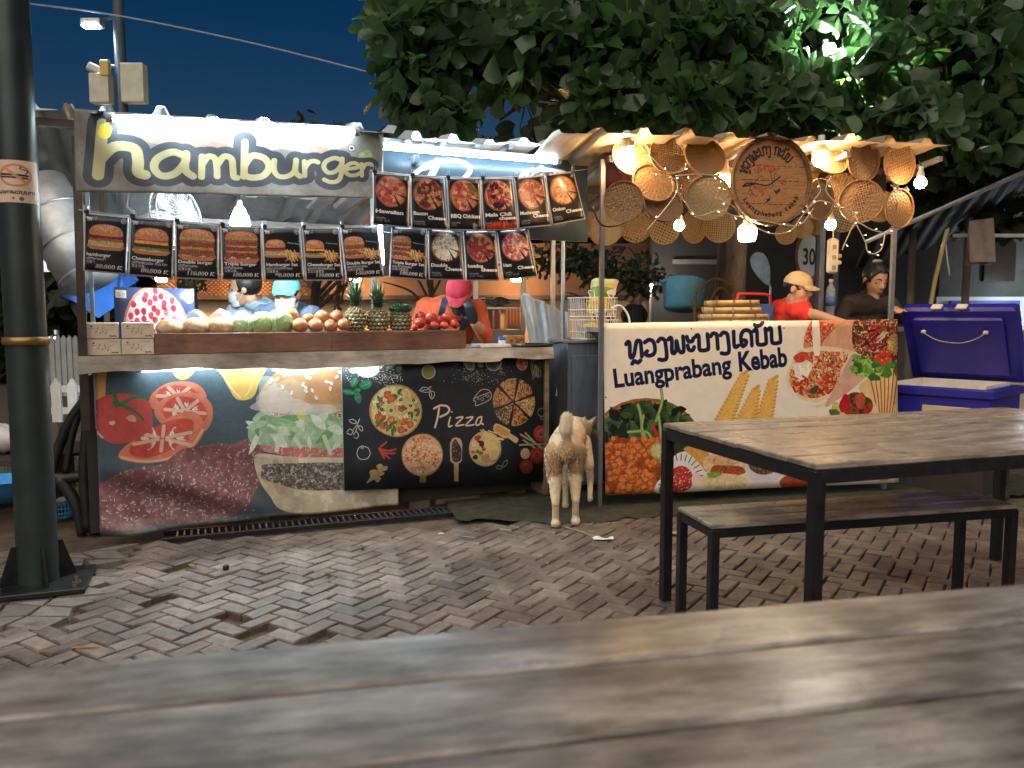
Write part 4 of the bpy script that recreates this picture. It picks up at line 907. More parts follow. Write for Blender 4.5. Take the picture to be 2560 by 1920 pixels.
# ================================================================== tables and bench
def wood_mat(name, c1, c2, c3, rough):
    m = bpy.data.materials.new(name); m.use_nodes = True; n = m.node_tree; b = n.nodes['Principled BSDF']; L = n.links
    tc = n.nodes.new('ShaderNodeTexCoord'); mp = n.nodes.new('ShaderNodeMapping'); mp.inputs['Scale'].default_value = (2.6, 13, 13); L.new(tc.outputs['Object'], mp.inputs['Vector'])
    oi = n.nodes.new('ShaderNodeObjectInfo'); ad = n.nodes.new('ShaderNodeVectorMath'); ad.operation = 'ADD'
    cb = n.nodes.new('ShaderNodeCombineXYZ'); ml = n.nodes.new('ShaderNodeMath'); ml.operation = 'MULTIPLY'; ml.inputs[1].default_value = 40
    L.new(oi.outputs['Random'], ml.inputs[0]); L.new(ml.outputs[0], cb.inputs['X']); L.new(mp.outputs['Vector'], ad.inputs[0]); L.new(cb.outputs['Vector'], ad.inputs[1])
    nz = n.nodes.new('ShaderNodeTexNoise'); nz.inputs['Scale'].default_value = 2.2; nz.inputs['Detail'].default_value = 9; nz.inputs['Roughness'].default_value = .7; L.new(ad.outputs[0], nz.inputs['Vector'])
    n3 = n.nodes.new('ShaderNodeTexNoise'); n3.inputs['Scale'].default_value = 4.5; n3.inputs['Detail'].default_value = 7; L.new(tc.outputs['Object'], n3.inputs['Vector'])
    cr = n.nodes.new('ShaderNodeValToRGB'); e = cr.color_ramp.elements; e[0].position = .36; e[0].color = (*c1, 1); e[1].position = .5; e[1].color = (*c2, 1); x = e.new(.68); x.color = (*c3, 1)
    L.new(nz.outputs['Fac'], cr.inputs['Fac'])
    mx = n.nodes.new('ShaderNodeMix'); mx.data_type = 'RGBA'; mx.blend_type = 'MULTIPLY'; mx.inputs['Factor'].default_value = .7
    c4 = n.nodes.new('ShaderNodeValToRGB'); c4.color_ramp.elements[0].position = .36; c4.color_ramp.elements[0].color = (.35, .33, .31, 1); c4.color_ramp.elements[1].position = .58; c4.color_ramp.elements[1].color = (1, 1, 1, 1)
    L.new(n3.outputs['Fac'], c4.inputs['Fac']); L.new(cr.outputs['Color'], mx.inputs['A']); L.new(c4.outputs['Color'], mx.inputs['B']); L.new(mx.outputs['Result'], b.inputs['Base Color'])
    mr = n.nodes.new('ShaderNodeMapRange'); mr.inputs['From Min'].default_value = .3; mr.inputs['From Max'].default_value = .7; mr.inputs['To Min'].default_value = rough+.22; mr.inputs['To Max'].default_value = rough-.08
    L.new(n3.outputs['Fac'], mr.inputs['Value']); L.new(mr.outputs['Result'], b.inputs['Roughness'])
    bp = n.nodes.new('ShaderNodeBump'); bp.inputs['Strength'].default_value = .22; bp.inputs['Distance'].default_value = .004; L.new(nz.outputs['Fac'], bp.inputs['Height']); L.new(bp.outputs['Normal'], b.inputs['Normal'])
    return m
top_w = wood_mat('weathered_boards', (.2, .16, .125), (.4, .335, .27), (.56, .48, .4), .25)
fg_w = wood_mat('worn_boards', (.09, .082, .075), (.24, .22, .2), (.46, .43, .39), .3)
black_s = mat('black_steel', (.018, .019, .022), .42, .3, var=.4, scale=25, bump=.15)
def table(name, label, cat, loc, rz, L, planks, h, thick, apron, leg, wm, overhang=.03, gap=.006):
    t = thing(name, label, cat, loc, rz); y = 0
    for k, wd in enumerate(planks):
        m = MB(); m.box((0, 0, 0), (L, wd-gap, thick), bev=.004)
        b = m.mesh('plank', wm)
        put('plank', b, t, (L/2+random.uniform(-.004, .004), -(y+wd/2), h-thick/2+random.uniform(-.0015, .0015)), (random.gauss(0, .004), 0, random.gauss(0, .0008))); y += wd
    z0 = h-thick-apron/2-.001; x0, x1, y0, y1 = overhang, L-overhang, -overhang, -(y-overhang)
    f = MB(); f.box(((x0+x1)/2, y0-.0125, z0), (x1-x0, .025, apron)).box(((x0+x1)/2, y1+.0125, z0), (x1-x0, .025, apron)).box((x0+.0125, (y0+y1)/2, z0), (.025, y0-y1-.054, apron)).box((x1-.0125, (y0+y1)/2, z0), (.025, y0-y1-.054, apron))
    f.build('frame', black_s, t)
    for x in (x0+leg/2-.002, x1-leg/2+.002):
        for yy in (y0-leg/2+.002, y1+leg/2-.002): MB().box((x, yy, (h-thick-.003)/2), (leg, leg, h-thick-.003), bev=.003).build('leg', black_s, t)
    return t
a = R(13.4)
table('picnic_table', 'long weathered board table with black steel legs before the kebab stall', 'table', (.622, 3.283, 0), R(18), 1.85, [.136]*7, .75, .02, .042, .038, top_w, .0)
table('bench', 'low weathered board bench with black legs behind the steel-legged table', 'bench', (.648, 3.075, 0), a, 1.32, [.095]*3, .45, .018, .03, .032, top_w, .0)
e0 = Vector((-.656, .989, 0)); a = R(12.27); d = Vector((math.cos(a), math.sin(a), 0))
table('table', 'blurred worn grey board table at the very front', 'table', e0-d*.8, a, 2.9, [.152, .176, .178, .17], .75, .028, .05, .05, fg_w, .02, .013)
# ================================================================== street pole
pb = gz(98, 1463); pole_m = mat('green_black_paint', (.035, .05, .05), .38, .35, var=.25, scale=6, bump=.05)
t = thing('street_pole', 'thick dark green steel pole bolted to the paving', 'pole', (pb.x, pb.y, 0), 0)
MB().lathe([(.082, .02), (.08, 1.0), (.075, 4.2)], n=32).build('shaft', pole_m, t, True)
MB().box((.02, 0, .012), (.38, .36, .024), Euler((0, 0, .35)), bev=.004).build('base_plate', black_s, t)
for k in range(4):
    an = .35+k*math.pi/2+.4; m = MB().prism([(.07, .025), (.15, .025), (.145, .05), (.1, .19), (.07, .19)], -.006, .006, 'y'); m.build('gusset', black_s, t, rot=(0, 0, an))
for sx, sy in ((.17, .13), (.17, -.14), (-.13, -.14)):
    q = Euler((0, 0, .35)).to_matrix() @ Vector((sx, sy, 0)); m = MB().cyl((q.x, q.y, .024), (q.x, q.y, .042), .02, .02, 6).cyl((q.x, q.y, .042), (q.x, q.y, .066), .011, .009, 8); m.build('bolt', mat('bolt_steel', (.2, .17, .13), .4, .8), t)
zb = at(75, 852, pb.y).z
MB().lathe([(.0815, -.018), (.09, -.016), (.092, 0), (.09, .016), (.0815, .018)], (0, 0, zb), 32).build('clamp_band', mat('brass_band', (.3, .19, .07), .35, .6), t, True)
zt, zl = at(50, 408, pb.y).z, at(55, 512, pb.y).z
ns = MB(); a0 = math.atan2(-pb.y, -pb.x)
ns.grid(lambda a, b: (.0825*math.cos(a0-1.25+2.3*a), .0825*math.sin(a0-1.25+2.3*a), zl+(zt-zl)*b), 20, 2)
o = ns.build('no_smoking_sign', print_mat('no_smoking_sign', paint_nosmoke(), .5), None, True, loc=(pb.x, pb.y, 0)); tag(o, 'peach no smoking notice wrapped round the dark pole', 'sign')
# ================================================================== burger stall
def local_obj(mb, name, mats, fr, origin, smooth=False, parent=None):
    me = recenter(mb.mesh(name, mats, smooth), origin); o = put(name, me, parent)
    o.location = fr.w(*origin); o.rotation_euler = (0, 0, fr.a); return o
tin = mat('zinc_roof', (.66, .72, .76), .45, .1, var=.25, scale=4, bump=.12, bscale=9)
frame_m = mat('brown_steel', (.07, .055, .045), .5, .5, var=.3)
galv = mat('galvanised', (.42, .44, .46), .4, .7, var=.2)
dark_in = mat('dark_ply', (.03, .026, .022), .85)
def rib(s, pitch=.24, h=.034):
    x = (s % pitch)/pitch
    return h*max(0, min(1, (0.16-abs(x-.5))/.08)) + .006*max(0, min(1, (.04-abs(x-.0))/.03)) + .004*math.sin(s*9)
def roof_sheet(mb, s0, s1, zl, zr, tf, tb, drop, pitch=.24, nu=150, ph=0.0, edge=.0):
    def fn(off):
        def g(a, b):
            s = s0+(s1-s0)*a; t = tf+(tb-tf)*b
            z = zl+(zr-zl)*a-drop*b+rib(s+ph, pitch)*(1+.35*math.sin(s*5)*edge)+off - edge*.03*max(0, 1-b*14)*(1.3+.3*math.sin(s*13))
            return (s, t, z)
        return g
    mb.grid(fn(0), nu, 14, False); b2 = MB().grid(fn(-.0025), nu, 14, False); mb.add(b2.v, [f[::-1] for f in b2.f]); return mb
st = thing('burger_stall', 'burger and pizza stall with zinc roof and brown post', 'stall', S1.o, S1.a)
f0 = S1.px(222, 258, -.34); f1 = S1.px(965, 312, -.34); f2 = S1.px(1392, 345, -.34)
roof_sheet(MB(), f0.x, f1.x+.06, f0.z, f1.z, -.34, 1.9, .1, edge=1).build('roof_sheet', tin, st, True)
roof_sheet(MB(), f1.x-.02, f2.x, f1.z-.03, f2.z, -.34, 1.9, .16, .22, 120, edge=1).build('roof_sheet', tin, st, True)
zr = f0.z-.06
MB().box(((f0.x+f2.x)/2, .02, zr+.0), (f2.x-f0.x, .03, .03)).build('front_beam', galv, st)
for s in (.1, .9, 1.7, 2.5): MB().box((s, .75, zr-.02-.06), (.03, 1.9, .04), Euler((-.045, 0, 0))).build('rafter', galv, st)
MB().box(((f0.x+f2.x)/2, .9, zr-.1), (f2.x-f0.x, .03, .035)).build('purlin', galv, st)
pl = S1.px(188, 480, -.06); plb = S1.px(212, 890, -.06)
MB().box((0, 0, 0), (.04, .04, 1.48)).build('post', frame_m, st, loc=((pl.x+plb.x)/2, -.03, zr-.78), rot=(0, .012, 0))
MB().box((0, 0, 0), (.02, .02, 1.46)).build('post', galv, st, loc=((pl.x+plb.x)/2+.045, .0, zr-.79))
for s, t in ((0.02, 1.5), (2.6, 1.5)): MB().box((s, t, 1.1), (.035, .035, 2.2)).build('post', frame_m, st)
pq = S1.px(966, 700, .06); MB().box((pq.x, .34, 1.6), (.03, .03, 1.24)).build('post', galv, st)
pq = S1.px(1408, 600, .3); MB().cyl((pq.x, .3, .0), (pq.x, .3, 2.15), .014, n=10).build('post', galv, st)
# counter
ct = S1.px(193, 893, -.12); cr_ = S1.px(1384, 858, -.12); CT = .985
wood_vinyl = wood_mat('grey_wood_vinyl', (.3, .26, .22), (.42, .38, .33), (.52, .48, .43), .5)
MB().box(((ct.x+cr_.x)/2, .28, CT-.02), (cr_.x-ct.x, .78, .04), bev=.004).build('counter_top', wood_vinyl, st)
def drop_fn(off):
    def g(a, b):
        s = ct.x+(cr_.x-ct.x)*a; z0 = CT-.082+.008*math.sin(s*4)+.004*math.sin(s*17)+(.02 if a > .86 else 0)
        return (s, -.116-.01*(1-b)*(1+math.sin(s*6))-off, z0+(CT+.004-z0)*b)
    return g
m = MB(); m.grid(drop_fn(0), 120, 4, False); q = MB().grid(drop_fn(-.003), 120, 4, False); m.add(q.v, [f[::-1] for f in q.f]); m.build('table_cover', wood_vinyl, st, True)
MB().box((1.25, .06, .46), (2.6, .02, .84)).build('front_panel', dark_in, st)
MB().box((cr_.x-.02, .28, .48), (.03, .7, .92)).build('side_panel', wood_mat('brown_ply', (.12, .08, .05), (.2, .14, .09), (.28, .2, .13), .6), st)
pal = wood_mat('pallet_wood', (.07, .05, .03), (.13, .095, .06), (.2, .15, .1), .8)
for u0, v0, w_, h_ in ((1052, 1252, .13, .2), (1150, 1240, .3, .1), (1052, 1235, .26, .05), (700, 1300, .1, .16), (1300, 1245, .1, .16)):
    q = S1.px(u0, v0, .04); MB().box((q.x, .1, q.z), (w_, .07, h_), bev=.004).build('pallet_block', pal, st)
# printed fronts
def hang(name, mb, mats, origin, label, cat, group=None, fr=None):
    return tag(local_obj(mb, name, mats, fr or S1, origin, True), label, cat, group)
white_back = mat('vinyl_back', (.6, .6, .58), .6)
def w_bb(a, b):
    k = max(0, 1-b*2.2)
    q = max(0, 1-abs(a-.15)/.5)
    return .02+.018*k*math.sin(a*19+b*9)+.05*k*q*math.sin(a*11+b*17)+.018*k*q*math.sin(a*23+b*34)+.006*math.sin(a*31+b*5)
hang('burger_banner', sheet(S1, BB, 0, 90, 60, w_bb), [print_mat('burger_banner', paint_burger_banner(), .42, .35, .12), white_back], S1.px(*BB[3], 0), 'creased vinyl banner printed with a giant burger, patty and tomatoes', 'banner')
hang('pizza_board', sheet(S1, PB, -.05, 4, 4, None, .012), [print_mat('pizza_board', paint_pizza_board(), .4, .4), mat('board_edge', (.5, .5, .48), .6)], S1.px(*PB[3], -.05), 'dark board lettered Pizza with printed pizzas under the counter', 'board')
def w_hb(a, b): return .012*math.sin(a*9)+.02*math.sin(a*4+b*3)*(1-b)+.006*math.sin(a*33+b*8)+.02*(1-b)**3
hang('hamburger_sign', sheet(S1, HB, -.24, 80, 30, w_hb), [print_mat('hamburger_sign', paint_hamburger(), .45, .35, .1), white_back], S1.px(*HB[3], -.24), 'pale vinyl banner lettered hamburger under the roof edge', 'banner')
hang('slate_sign', sheet(S1, SB, -.12, 4, 4, None, .015), [print_mat('slate_sign', paint_slate(), .4, .4), mat('board_edge', (.5, .5, .48), .6)], S1.px(*SB[3], -.12), 'slate blue sign board half hidden behind the pizza menus', 'sign')
# tubes
def tube_light(name, label, fr, p0, p1, r, strength, col=(.74, .92, 1.0), group='lit fluorescent tubes of the burger stall'):
    p0, p1 = Vector(p0), Vector(p1); d = (p1-p0).normalized(); o = thing(name, label, 'tube light', fr.w(*p0), fr.a, group)
    MB().cyl((0, 0, 0), p1-p0, r, r, 12).build('tube', lamp_mat('tube_glow_%d' % int(strength), col, strength), o, True)
    up = Vector((0, .0, 1)); off = Vector((0, r*1.6, r*1.2))
    q = (p1-p0).to_track_quat('X', 'Z')
    MB().box((p1-p0)/2+off, ((p1-p0).length+.08, .03, .025), q, bev=.003).build('housing', mat('tube_housing', (.55, .55, .55), .5), o)
    for s_, e in ((-1, Vector((0, 0, 0))), (1, p1-p0)): MB().cyl(e+d*s_*.002, e+d*s_*.03, r*1.15, r*1.15, 10).build('end_cap', mat('lamp_cap', (.35, .33, .3), .5), o)
TS = 13
tube_light('fluorescent_tube', 'lit tube along the top of the hamburger banner', S1, S1.px(282, 296, -.3), S1.px(884, 330, -.3), .017, TS)
tube_light('fluorescent_tube', 'lit tube across the slate sign above the pizza menus', S1, S1.px(958, 367, -.2), S1.px(1390, 403, -.2), .016, TS)
tube_light('fluorescent_tube', 'lit tube under the counter edge above the burger banner', S1, S1.px(355, 925, -.07), S1.px(955, 899, -.07), .011, 13)
tube_light('fluorescent_tube', 'short upright lit tube behind the Double Burger Set menu', S1, S1.px(950, 560, .28), S1.px(956, 660, .28), .012, 150)
# hanging bulb, fan
bp_ = S1.px(600, 545, .2)
t = thing('hanging_bulb', 'white LED bulb on a wire above the Triple burger menu', 'bulb', S1.w(*bp_), S1.a)
MB().lathe([(.056, -.03), (.05, .0), (.03, .045), (.022, .06), (0, .062)], n=18).build('bulb_shell', lamp_mat('led_shell', (.82, .95, 1), 60), t, True); MB().lathe([(0, -.085), (.03, -.078), (.048, -.06), (.0555, -.032)], n=18).build('bulb_dome', lamp_mat('led_glow', (.82, .95, 1), 330), t, True)
MB().cyl((0, 0, .06), (0, 0, .1), .018, .014, 10).build('socket', mat('white_plastic', (.65, .66, .66), .4), t)
MB().tube([(0, 0, .1), (.004, 0, .16), (-.003, 0, .22), (.002, 0, zr-bp_.z-.02)], .004).build('wire', mat('black_plastic', (.012, .012, .013), .4), t)
fc = S1.px(432, 545, .7)
t = thing('wall_fan', 'round white caged fan hung behind the burger menus', 'fan', S1.w(*fc), S1.a)
white_p = mat('white_plastic', (.65, .66, .66), .4)
ax = Vector((.72, -.62, .12)).normalized(); Q = ax.to_track_quat('Z', 'Y').to_matrix()
cg = MB()
for rr, zz in ((.2, 0), (.2, .05), (.15, .09), (.08, .105), (.15, -.04), (.08, -.055)): 
    cg.tube([Q @ Vector((rr*math.cos(i*math.pi/18), rr*math.sin(i*math.pi/18), zz)) for i in range(37)], .005 if rr > .19 else .003, 5)
for k in range(44):
    a = k*2*math.pi/44; c_, s_ = math.cos(a), math.sin(a)
    cg.tube([Q @ Vector((r_*c_, r_*s_, z_)) for r_, z_ in ((.03, -.06), (.1, -.055), (.17, -.03), (.2, .0), (.2, .05), (.17, .085), (.1, .105), (.03, .11))], .0016, 4)
cg.build('cage', white_p, t, True)
for k in range(3):
    a = k*2.094; m = MB().grid(lambda u, v: Q @ Vector(((.03+.15*u)*math.cos(a+v*.8), (.03+.15*u)*math.sin(a+v*.8), .02+.03*v)), 6, 6); m.build('blade', mat('fan_blade', (.45, .5, .52), .35), t, True)
MB().cyl(Q @ Vector((0, 0, -.06)), Q @ Vector((0, 0, -.24)), .075, .05, 18).build('motor', white_p, t, True)
MB().tube([Q @ Vector((0, 0, -.2)), Q @ Vector((0, 0, -.2))+Vector((-.1, .1, .1)), Vector((-.2, .2, .4))], .012, 8).build('bracket', galv, t, True)
# menus on their strings
posters = [
 ('hamburger', [(210, 531), (323, 542), (316, 687), (208, 677)], lambda: burger_poster('ham', 'hamburger', ['e','b','i','K','i','h','A','p','a','w','A'], '汉堡包', '60.000 K', 0)),
 ('Cheeseburger', [(325, 541), (435, 551), (432, 698), (320, 688)], lambda: burger_poster('cheese', 'Cheeseburger', ['e','b','i','K','i','h','p','i','g','k','u','p',' ','k','i','w','e','b','i','K'], '芝士汉堡。', '80.000 K', 0)),
 ('Double burger', [(437, 552), (548, 561), (547, 701), (438, 696)], lambda: burger_poster('double', 'Double burger', ['e','b','i','K','i','w','A','g','k','u','p'], '双层汉堡。', '110.000 K', 0)),
 ('Triple burger', [(550, 562), (653, 567), (658, 702), (554, 701)], lambda: burger_poster('triple', 'Triple burger', ['e','b','i','K','i','w','A','p','k','u','p'], '三层汉堡。', '150.000 K', 0)),
 ('Hamburger Set', [(655, 567), (752, 568), (761, 702), (661, 702)], lambda: burger_poster('ham', 'Hamburger Set', ['k','u','w','e','b','K','A','e','b','i','K','i','h','A','p','w'], '汉堡套餐。', '90.000 K', 1)),
 ('Cheeseburger Set', [(754, 568), (847, 568), (860, 702), (764, 702)], lambda: burger_poster('cheese', 'Cheeseburger Set', ['k','u','w','e','b','i','K','p','i','g','k','u','p','k','i','w','e','b'], '芝士汉堡套餐。', '110.000 K', 1)),
 ('Double Burger Set', [(850, 567), (945, 564), (960, 693), (865, 698)], lambda: burger_poster('double', 'Double Burger Set', ['k','u','w','e','b','i','K','w','A','g','k','u','p'], '双层汉堡套餐。', '140.000 K', 1)),
 ('Triple Burger Set', [(978, 566), (1067, 571), (1067, 702), (972, 693)], lambda: burger_poster('triple', 'Triple Burger Set', ['k','u','w','e','b','i','K','w','A','p','k','u','p'], '三层汉堡套餐。', '180.000 K', 1)),
 ('Double Cheese', [(1070, 574), (1154, 577), (1160, 701), (1072, 699)], lambda: pizza_poster('dbl', 'Double', 'Cheese', ['k','i','w','b','k','i','p'], '双层奶酪。')),
 ('hotdog cheese', [(1157, 577), (1239, 578), (1250, 702), (1164, 702)], lambda: pizza_poster('hot', 'hotdog', 'cheese', ['h','w','K','w','K','k','i','p'], '热狗, 奶酪。')),
 ('Ham Cheese', [(1242, 578), (1322, 572), (1343, 692), (1257, 700)], lambda: pizza_poster('hamc', 'Ham', 'Cheese', ['e','e','p','k','i','p'], '火腿, 奶酪。')),
 ('Hawaiian', [(931, 430), (1024, 438), (1023, 570), (931, 562)], lambda: pizza_poster('haw', 'Hawaiian', '', ['h','A','w','A','K','i','p'], '火腿, 菠萝')),
 ('Bacon Cheese', [(1026, 438), (1112, 443), (1119, 577), (1028, 571)], lambda: pizza_poster('bac', 'Bacon', 'Cheese', ['e','b','k','w','p','k','i','p'], '培根奶酪,')),
 ('BBQ Chicken', [(1115, 443), (1200, 445), (1207, 577), (1121, 576)], lambda: pizza_poster('bbq', 'BBQ Chicken', '', ['b','A','e','b','K','i','w'], '烤鸡')),
 ('Mala Chili cheese', [(1202, 445), (1283, 444), (1295, 572), (1210, 577)], lambda: pizza_poster('mala', 'Mala Chili', 'cheese', ['p','A','w','A'], '麻辣奶酪')),
 ('Mushroom Cheese', [(1285, 444), (1360, 438), (1380, 564), (1296, 572)], lambda: pizza_poster('mus', 'Mushroom', 'Cheese', ['e','h','k','i','p','k','i','p'], '蘑菇奶酪')),
 ('Onion Cheese', [(1363, 437), (1436, 429), (1463, 548), (1381, 563)], lambda: pizza_poster('oni', 'Onion', 'Cheese', ['k','w','A','p','K','w'], '洋葱奶酪')),
]
clip_m = mat('black_plastic', (.012, .012, .013), .4); lam = mat('laminate_back', (.6, .6, .62), .4)
pics = {'ham': 'burger'}
desc = {'hamburger': 'plain burger, 60.000 K', 'Cheeseburger': 'sesame cheeseburger, 80.000 K', 'Double burger': 'two patties, 110.000 K', 'Triple burger': 'three patties, 150.000 K', 'Hamburger Set': 'burger and fries, 90.000 K', 'Cheeseburger Set': 'cheeseburger and fries, 110.000 K', 'Double Burger Set': 'fries, 140.000 K', 'Triple Burger Set': 'fries, 180.000 K',
        'Double Cheese': 'a white cheese pizza', 'hotdog cheese': 'a sausage pizza', 'Ham Cheese': 'a pink ham pizza', 'Hawaiian': 'a pizza', 'Bacon Cheese': 'a pizza', 'BBQ Chicken': 'a pizza', 'Mala Chili cheese': 'a pizza and flames', 'Mushroom Cheese': 'a pizza', 'Onion Cheese': 'a pizza'}
for k, (nm, cor, fn) in enumerate(posters):
    up = k >= 11; T = -.27-.004*(k % 3) if up else -.16-.004*(k % 3)
    c = fn()
    if nm.startswith('Mala'):
        g = np.random.default_rng(2)
        for _ in range(40):
            x = .06+.88*g.random(); h_ = .05+.12*g.random(); c.poly([(x-.05, .97), (x, .97-h_), (x+.05, .97)], [(190, 60, 30), (214, 100, 40), (150, 40, 24)][_ % 3], .3, 6, True, .75)
    if nm.startswith('BBQ'):
        for i in range(7): c.stroke([(.72, .86+i*.016), (.72+.06+.12*((i*37) % 5)/5, .86+i*.016)], 3, (190, 190, 190), False)
    cv = .006*(1 if k % 2 else -1)
    mb = sheet(S1, cor, T, 8, 8, lambda a, b: .008*math.sin(math.pi*a)*(1-b)+cv*math.sin(a*5+b*3), .0015)
    o = hang('menu_card', mb, [print_mat('menu_%s' % nm.replace(' ', '_').lower(), c.image('menu_print_%d' % k), .3, .5, 0, .25), lam], S1.px(*cor[3], T),
         'laminated black menu card reading %s with %s' % (nm, desc[nm]), 'menu card', 'pizza menu cards on the upper string' if up else 'menu cards on the lower string')
    base = S1.px(*cor[3], T); tl = S1.px(*cor[0], T)-base; tr = S1.px(*cor[1], T)-base
    for q, nm2 in ((tl+Vector((.012, 0, 0)), 'clip'), (tr-Vector((.012, 0, 0)), 'clip')):
        if k in (10, 16) or nm2 == 'clip' and q.x < .1: MB().box(q+Vector((0, -.002, .004)), (.022, .012, .018), bev=.002).build('clip', clip_m, o); MB().tube([q+Vector((-.006, -.002, .012)), q+Vector((-.008, -.004, .03)), q+Vector((.008, -.004, .03)), q+Vector((.006, -.002, .012))], .0014, 5).build('clip_wire', galv, o)
def cord(name, label, fr, pts, r, m, cat='cord', n=6, loc=True):
    P = smoothpath(pts, 5); o = recenter(MB().tube(P, r, n).mesh(name, m, True), P[0]); ob = put(name, o, None)
    ob.location = fr.w(*P[0]) if fr else P[0]; ob.rotation_euler = (0, 0, fr.a if fr else 0); return tag(ob, label, cat)
cord('menu_string', 'sagging string holding the lower row of menu cards', S1, [S1.px(196, 524, -.165), S1.px(325, 541, -.165), S1.px(440, 551, -.165), S1.px(655, 566, -.165), S1.px(850, 566, -.165), S1.px(960, 563, -.165), S1.px(1155, 576, -.165), S1.px(1325, 571, -.165)], .0022, white_p)
cord('menu_string', 'sagging string holding the upper row of pizza menu cards', S1, [S1.px(925, 425, -.275), S1.px(1025, 437, -.275), S1.px(1200, 444, -.275), S1.px(1362, 437, -.275), S1.px(1470, 422, -.2)], .0022, white_p)
# pizza picture board on the counter
q0 = S1.px(291, 890, .34); q1 = S1.px(491, 890, .34)
L = [Vector((q0.x, .36, S1.px(291, 717, .34).z)), Vector((q1.x, .36, S1.px(490, 722, .34).z)), Vector((q1.x, .3, CT)), Vector((q0.x, .3, CT))]
hang('pizza_picture', sheet(S1, None, 0, 4, 4, None, .012, local=L), [print_mat('pizza_picture', paint_pizza_display(), .35), mat('board_edge', (.5, .5, .48), .6)], L[3], 'navy picture board of a pepperoni pizza standing behind the tissue boxes', 'picture board')
# tissue boxes
boxm = [print_mat('tissue_box', paint_box(), .6), mat('cream_card', (.6, .53, .44), .7), mat('white_card', (.66, .65, .62), .7)]
for k, (u0, v0, u1, v1, lab) in enumerate(((215, 814, 298, 852, 'tan tissue box, upper of the stack by the brown post'), (305, 814, 386, 849, 'white tissue box, upper of the stack next to the wooden crate'), (220, 854, 304, 890, 'tan tissue box, lower of the stack by the brown post'), (305, 856, 386, 887, 'tan tissue box, lower of the stack next to the wooden crate'))):
    a_, b_ = S1.px(u0, v1, .0), S1.px(u1, v0, .0); w_ = b_.x-a_.x-.004; h_ = .083; z0 = CT+.002 if k > 1 else CT+.0875
    m = MB(); m.box((w_/2, .07, h_/2), (w_, .13, h_), bev=.003); m.cur = 0 if k != 1 else 2
    m.cur = 1; fr_ = MB(); o = local_obj(m, 'tissue_box', [boxm[2 if k == 1 else 1]], S1, (0, 0, 0)); o.location = S1.w(a_.x, -.03, z0)
    tag(o, lab, 'tissue box', 'tissue boxes on the counter')
    if k == 1: im = print_mat('tissue_box_white', bpy.data.images['tissue_box_print'], .6); 
    p = MB(); p.grid(lambda a, b: (.004+(w_-.008)*a, .0035, .004+(h_-.008)*b), 1, 1); p.build('printed_face', boxm[0], o)
# wooden crate
cr0, cr1 = S1.px(388, 886, -.02), S1.px(1163, 862, -.02); cz = .11
wt = thing('produce_crate', 'long low brown wooden crate of produce on the counter', 'crate', S1.w(cr0.x, -.02, CT+.002), S1.a)
cw = wood_mat('red_brown_wood', (.11, .045, .025), (.17, .075, .042), (.23, .11, .062), .5); Lc = cr1.x-cr0.x; js = S1.px(828, 840, -.02).x-cr0.x
MB().box((js/2, 0, cz/2), (js-.002, .018, cz), bev=.002).build('front_board', cw, wt); MB().box(((js+Lc)/2, -.002, cz/2), (Lc-js-.002, .018, cz), bev=.002).build('front_board', cw, wt)
MB().box((Lc/2, .33, cz/2), (Lc, .018, cz), bev=.002).build('back_board', cw, wt)
for x in (.009, Lc-.009): MB().box((x, .165, cz/2), (.018, .31, cz-.002), bev=.002).build('end_board', cw, wt)
MB().box((Lc/2, .165, .006), (Lc-.04, .31, .012)).build('base', cw, wt)
# produce
def lump(name, label, cat, u, v, t, rpx, m, group, zs=.92, fn=None, parts=None, rot=None):
    q = S1.px(u, v, t); d = S1.w(*q).y; r = rpx*d/2000*1.03
    mb = MB(); mb.ell((0, 0, 0), (r, r*.95, r*zs), 20, 13, rot, fn); o = mb.build(name, m, None, True); o.location = S1.w(*q); o.rotation_euler = (0, 0, random.uniform(0, 6)); tag(o, label, cat, group)
    return o, r
on_m = mat('onion_skin', (.42, .18, .07), .3, var=.35, scale=18, stretch=(1, 1, .15), rnd=.18, coat=.2); on_t = mat('onion_tip', (.3, .2, .1), .7)
onl = ['large onion at the top beside the cabbage', 'brown onion at the front beside the cabbage', 'brown onion, second along the front row', 'small brown onion tucked behind the front row', 'brown onion on the top row, middle of the pile', 'brown onion on the top row next to the pineapple', 'brown onion, third along the front row', 'brown onion at the front next to the pineapple']
for k, (u, v, r, t) in enumerate(((724, 789, 23, .16), (750, 814, 20, .07), (789, 814, 19, .07), (771, 797, 15, .17), (804, 793, 19, .14), (842, 792, 18, .14), (826, 816, 18, .07), (860, 812, 17, .07))):
    o, rr = lump('onion', onl[k], 'onion', u, v, t, r, on_m, 'onions in the wooden crate', .86, lambda p, th: 1+.1*max(0, math.cos(th))**12)
    MB().cyl((0, 0, rr*.8), (.003, 0, rr*1.12), rr*.14, rr*.05, 7).build('stem_tip', on_t, o)
tm_m = mat('tomato_skin', (.55, .06, .03), .2, var=.2, scale=6, rnd=.15, coat=.3); tm_g = mat('tomato_green', (.07, .13, .03), .6)
tml = ['red tomato at the top of the pile by the pineapple', 'largest red tomato in the middle of the top row', 'big red tomato at the front by the pineapple', 'small tomato behind the front tomatoes', 'orange-red tomato at the top near the gloved hand', 'tomato at the front end near the crate corner', 'tomato in the front row with a green star', 'tomato in the front row, middle of the pile', 'smallest tomato at the crate edge by the pineapple']
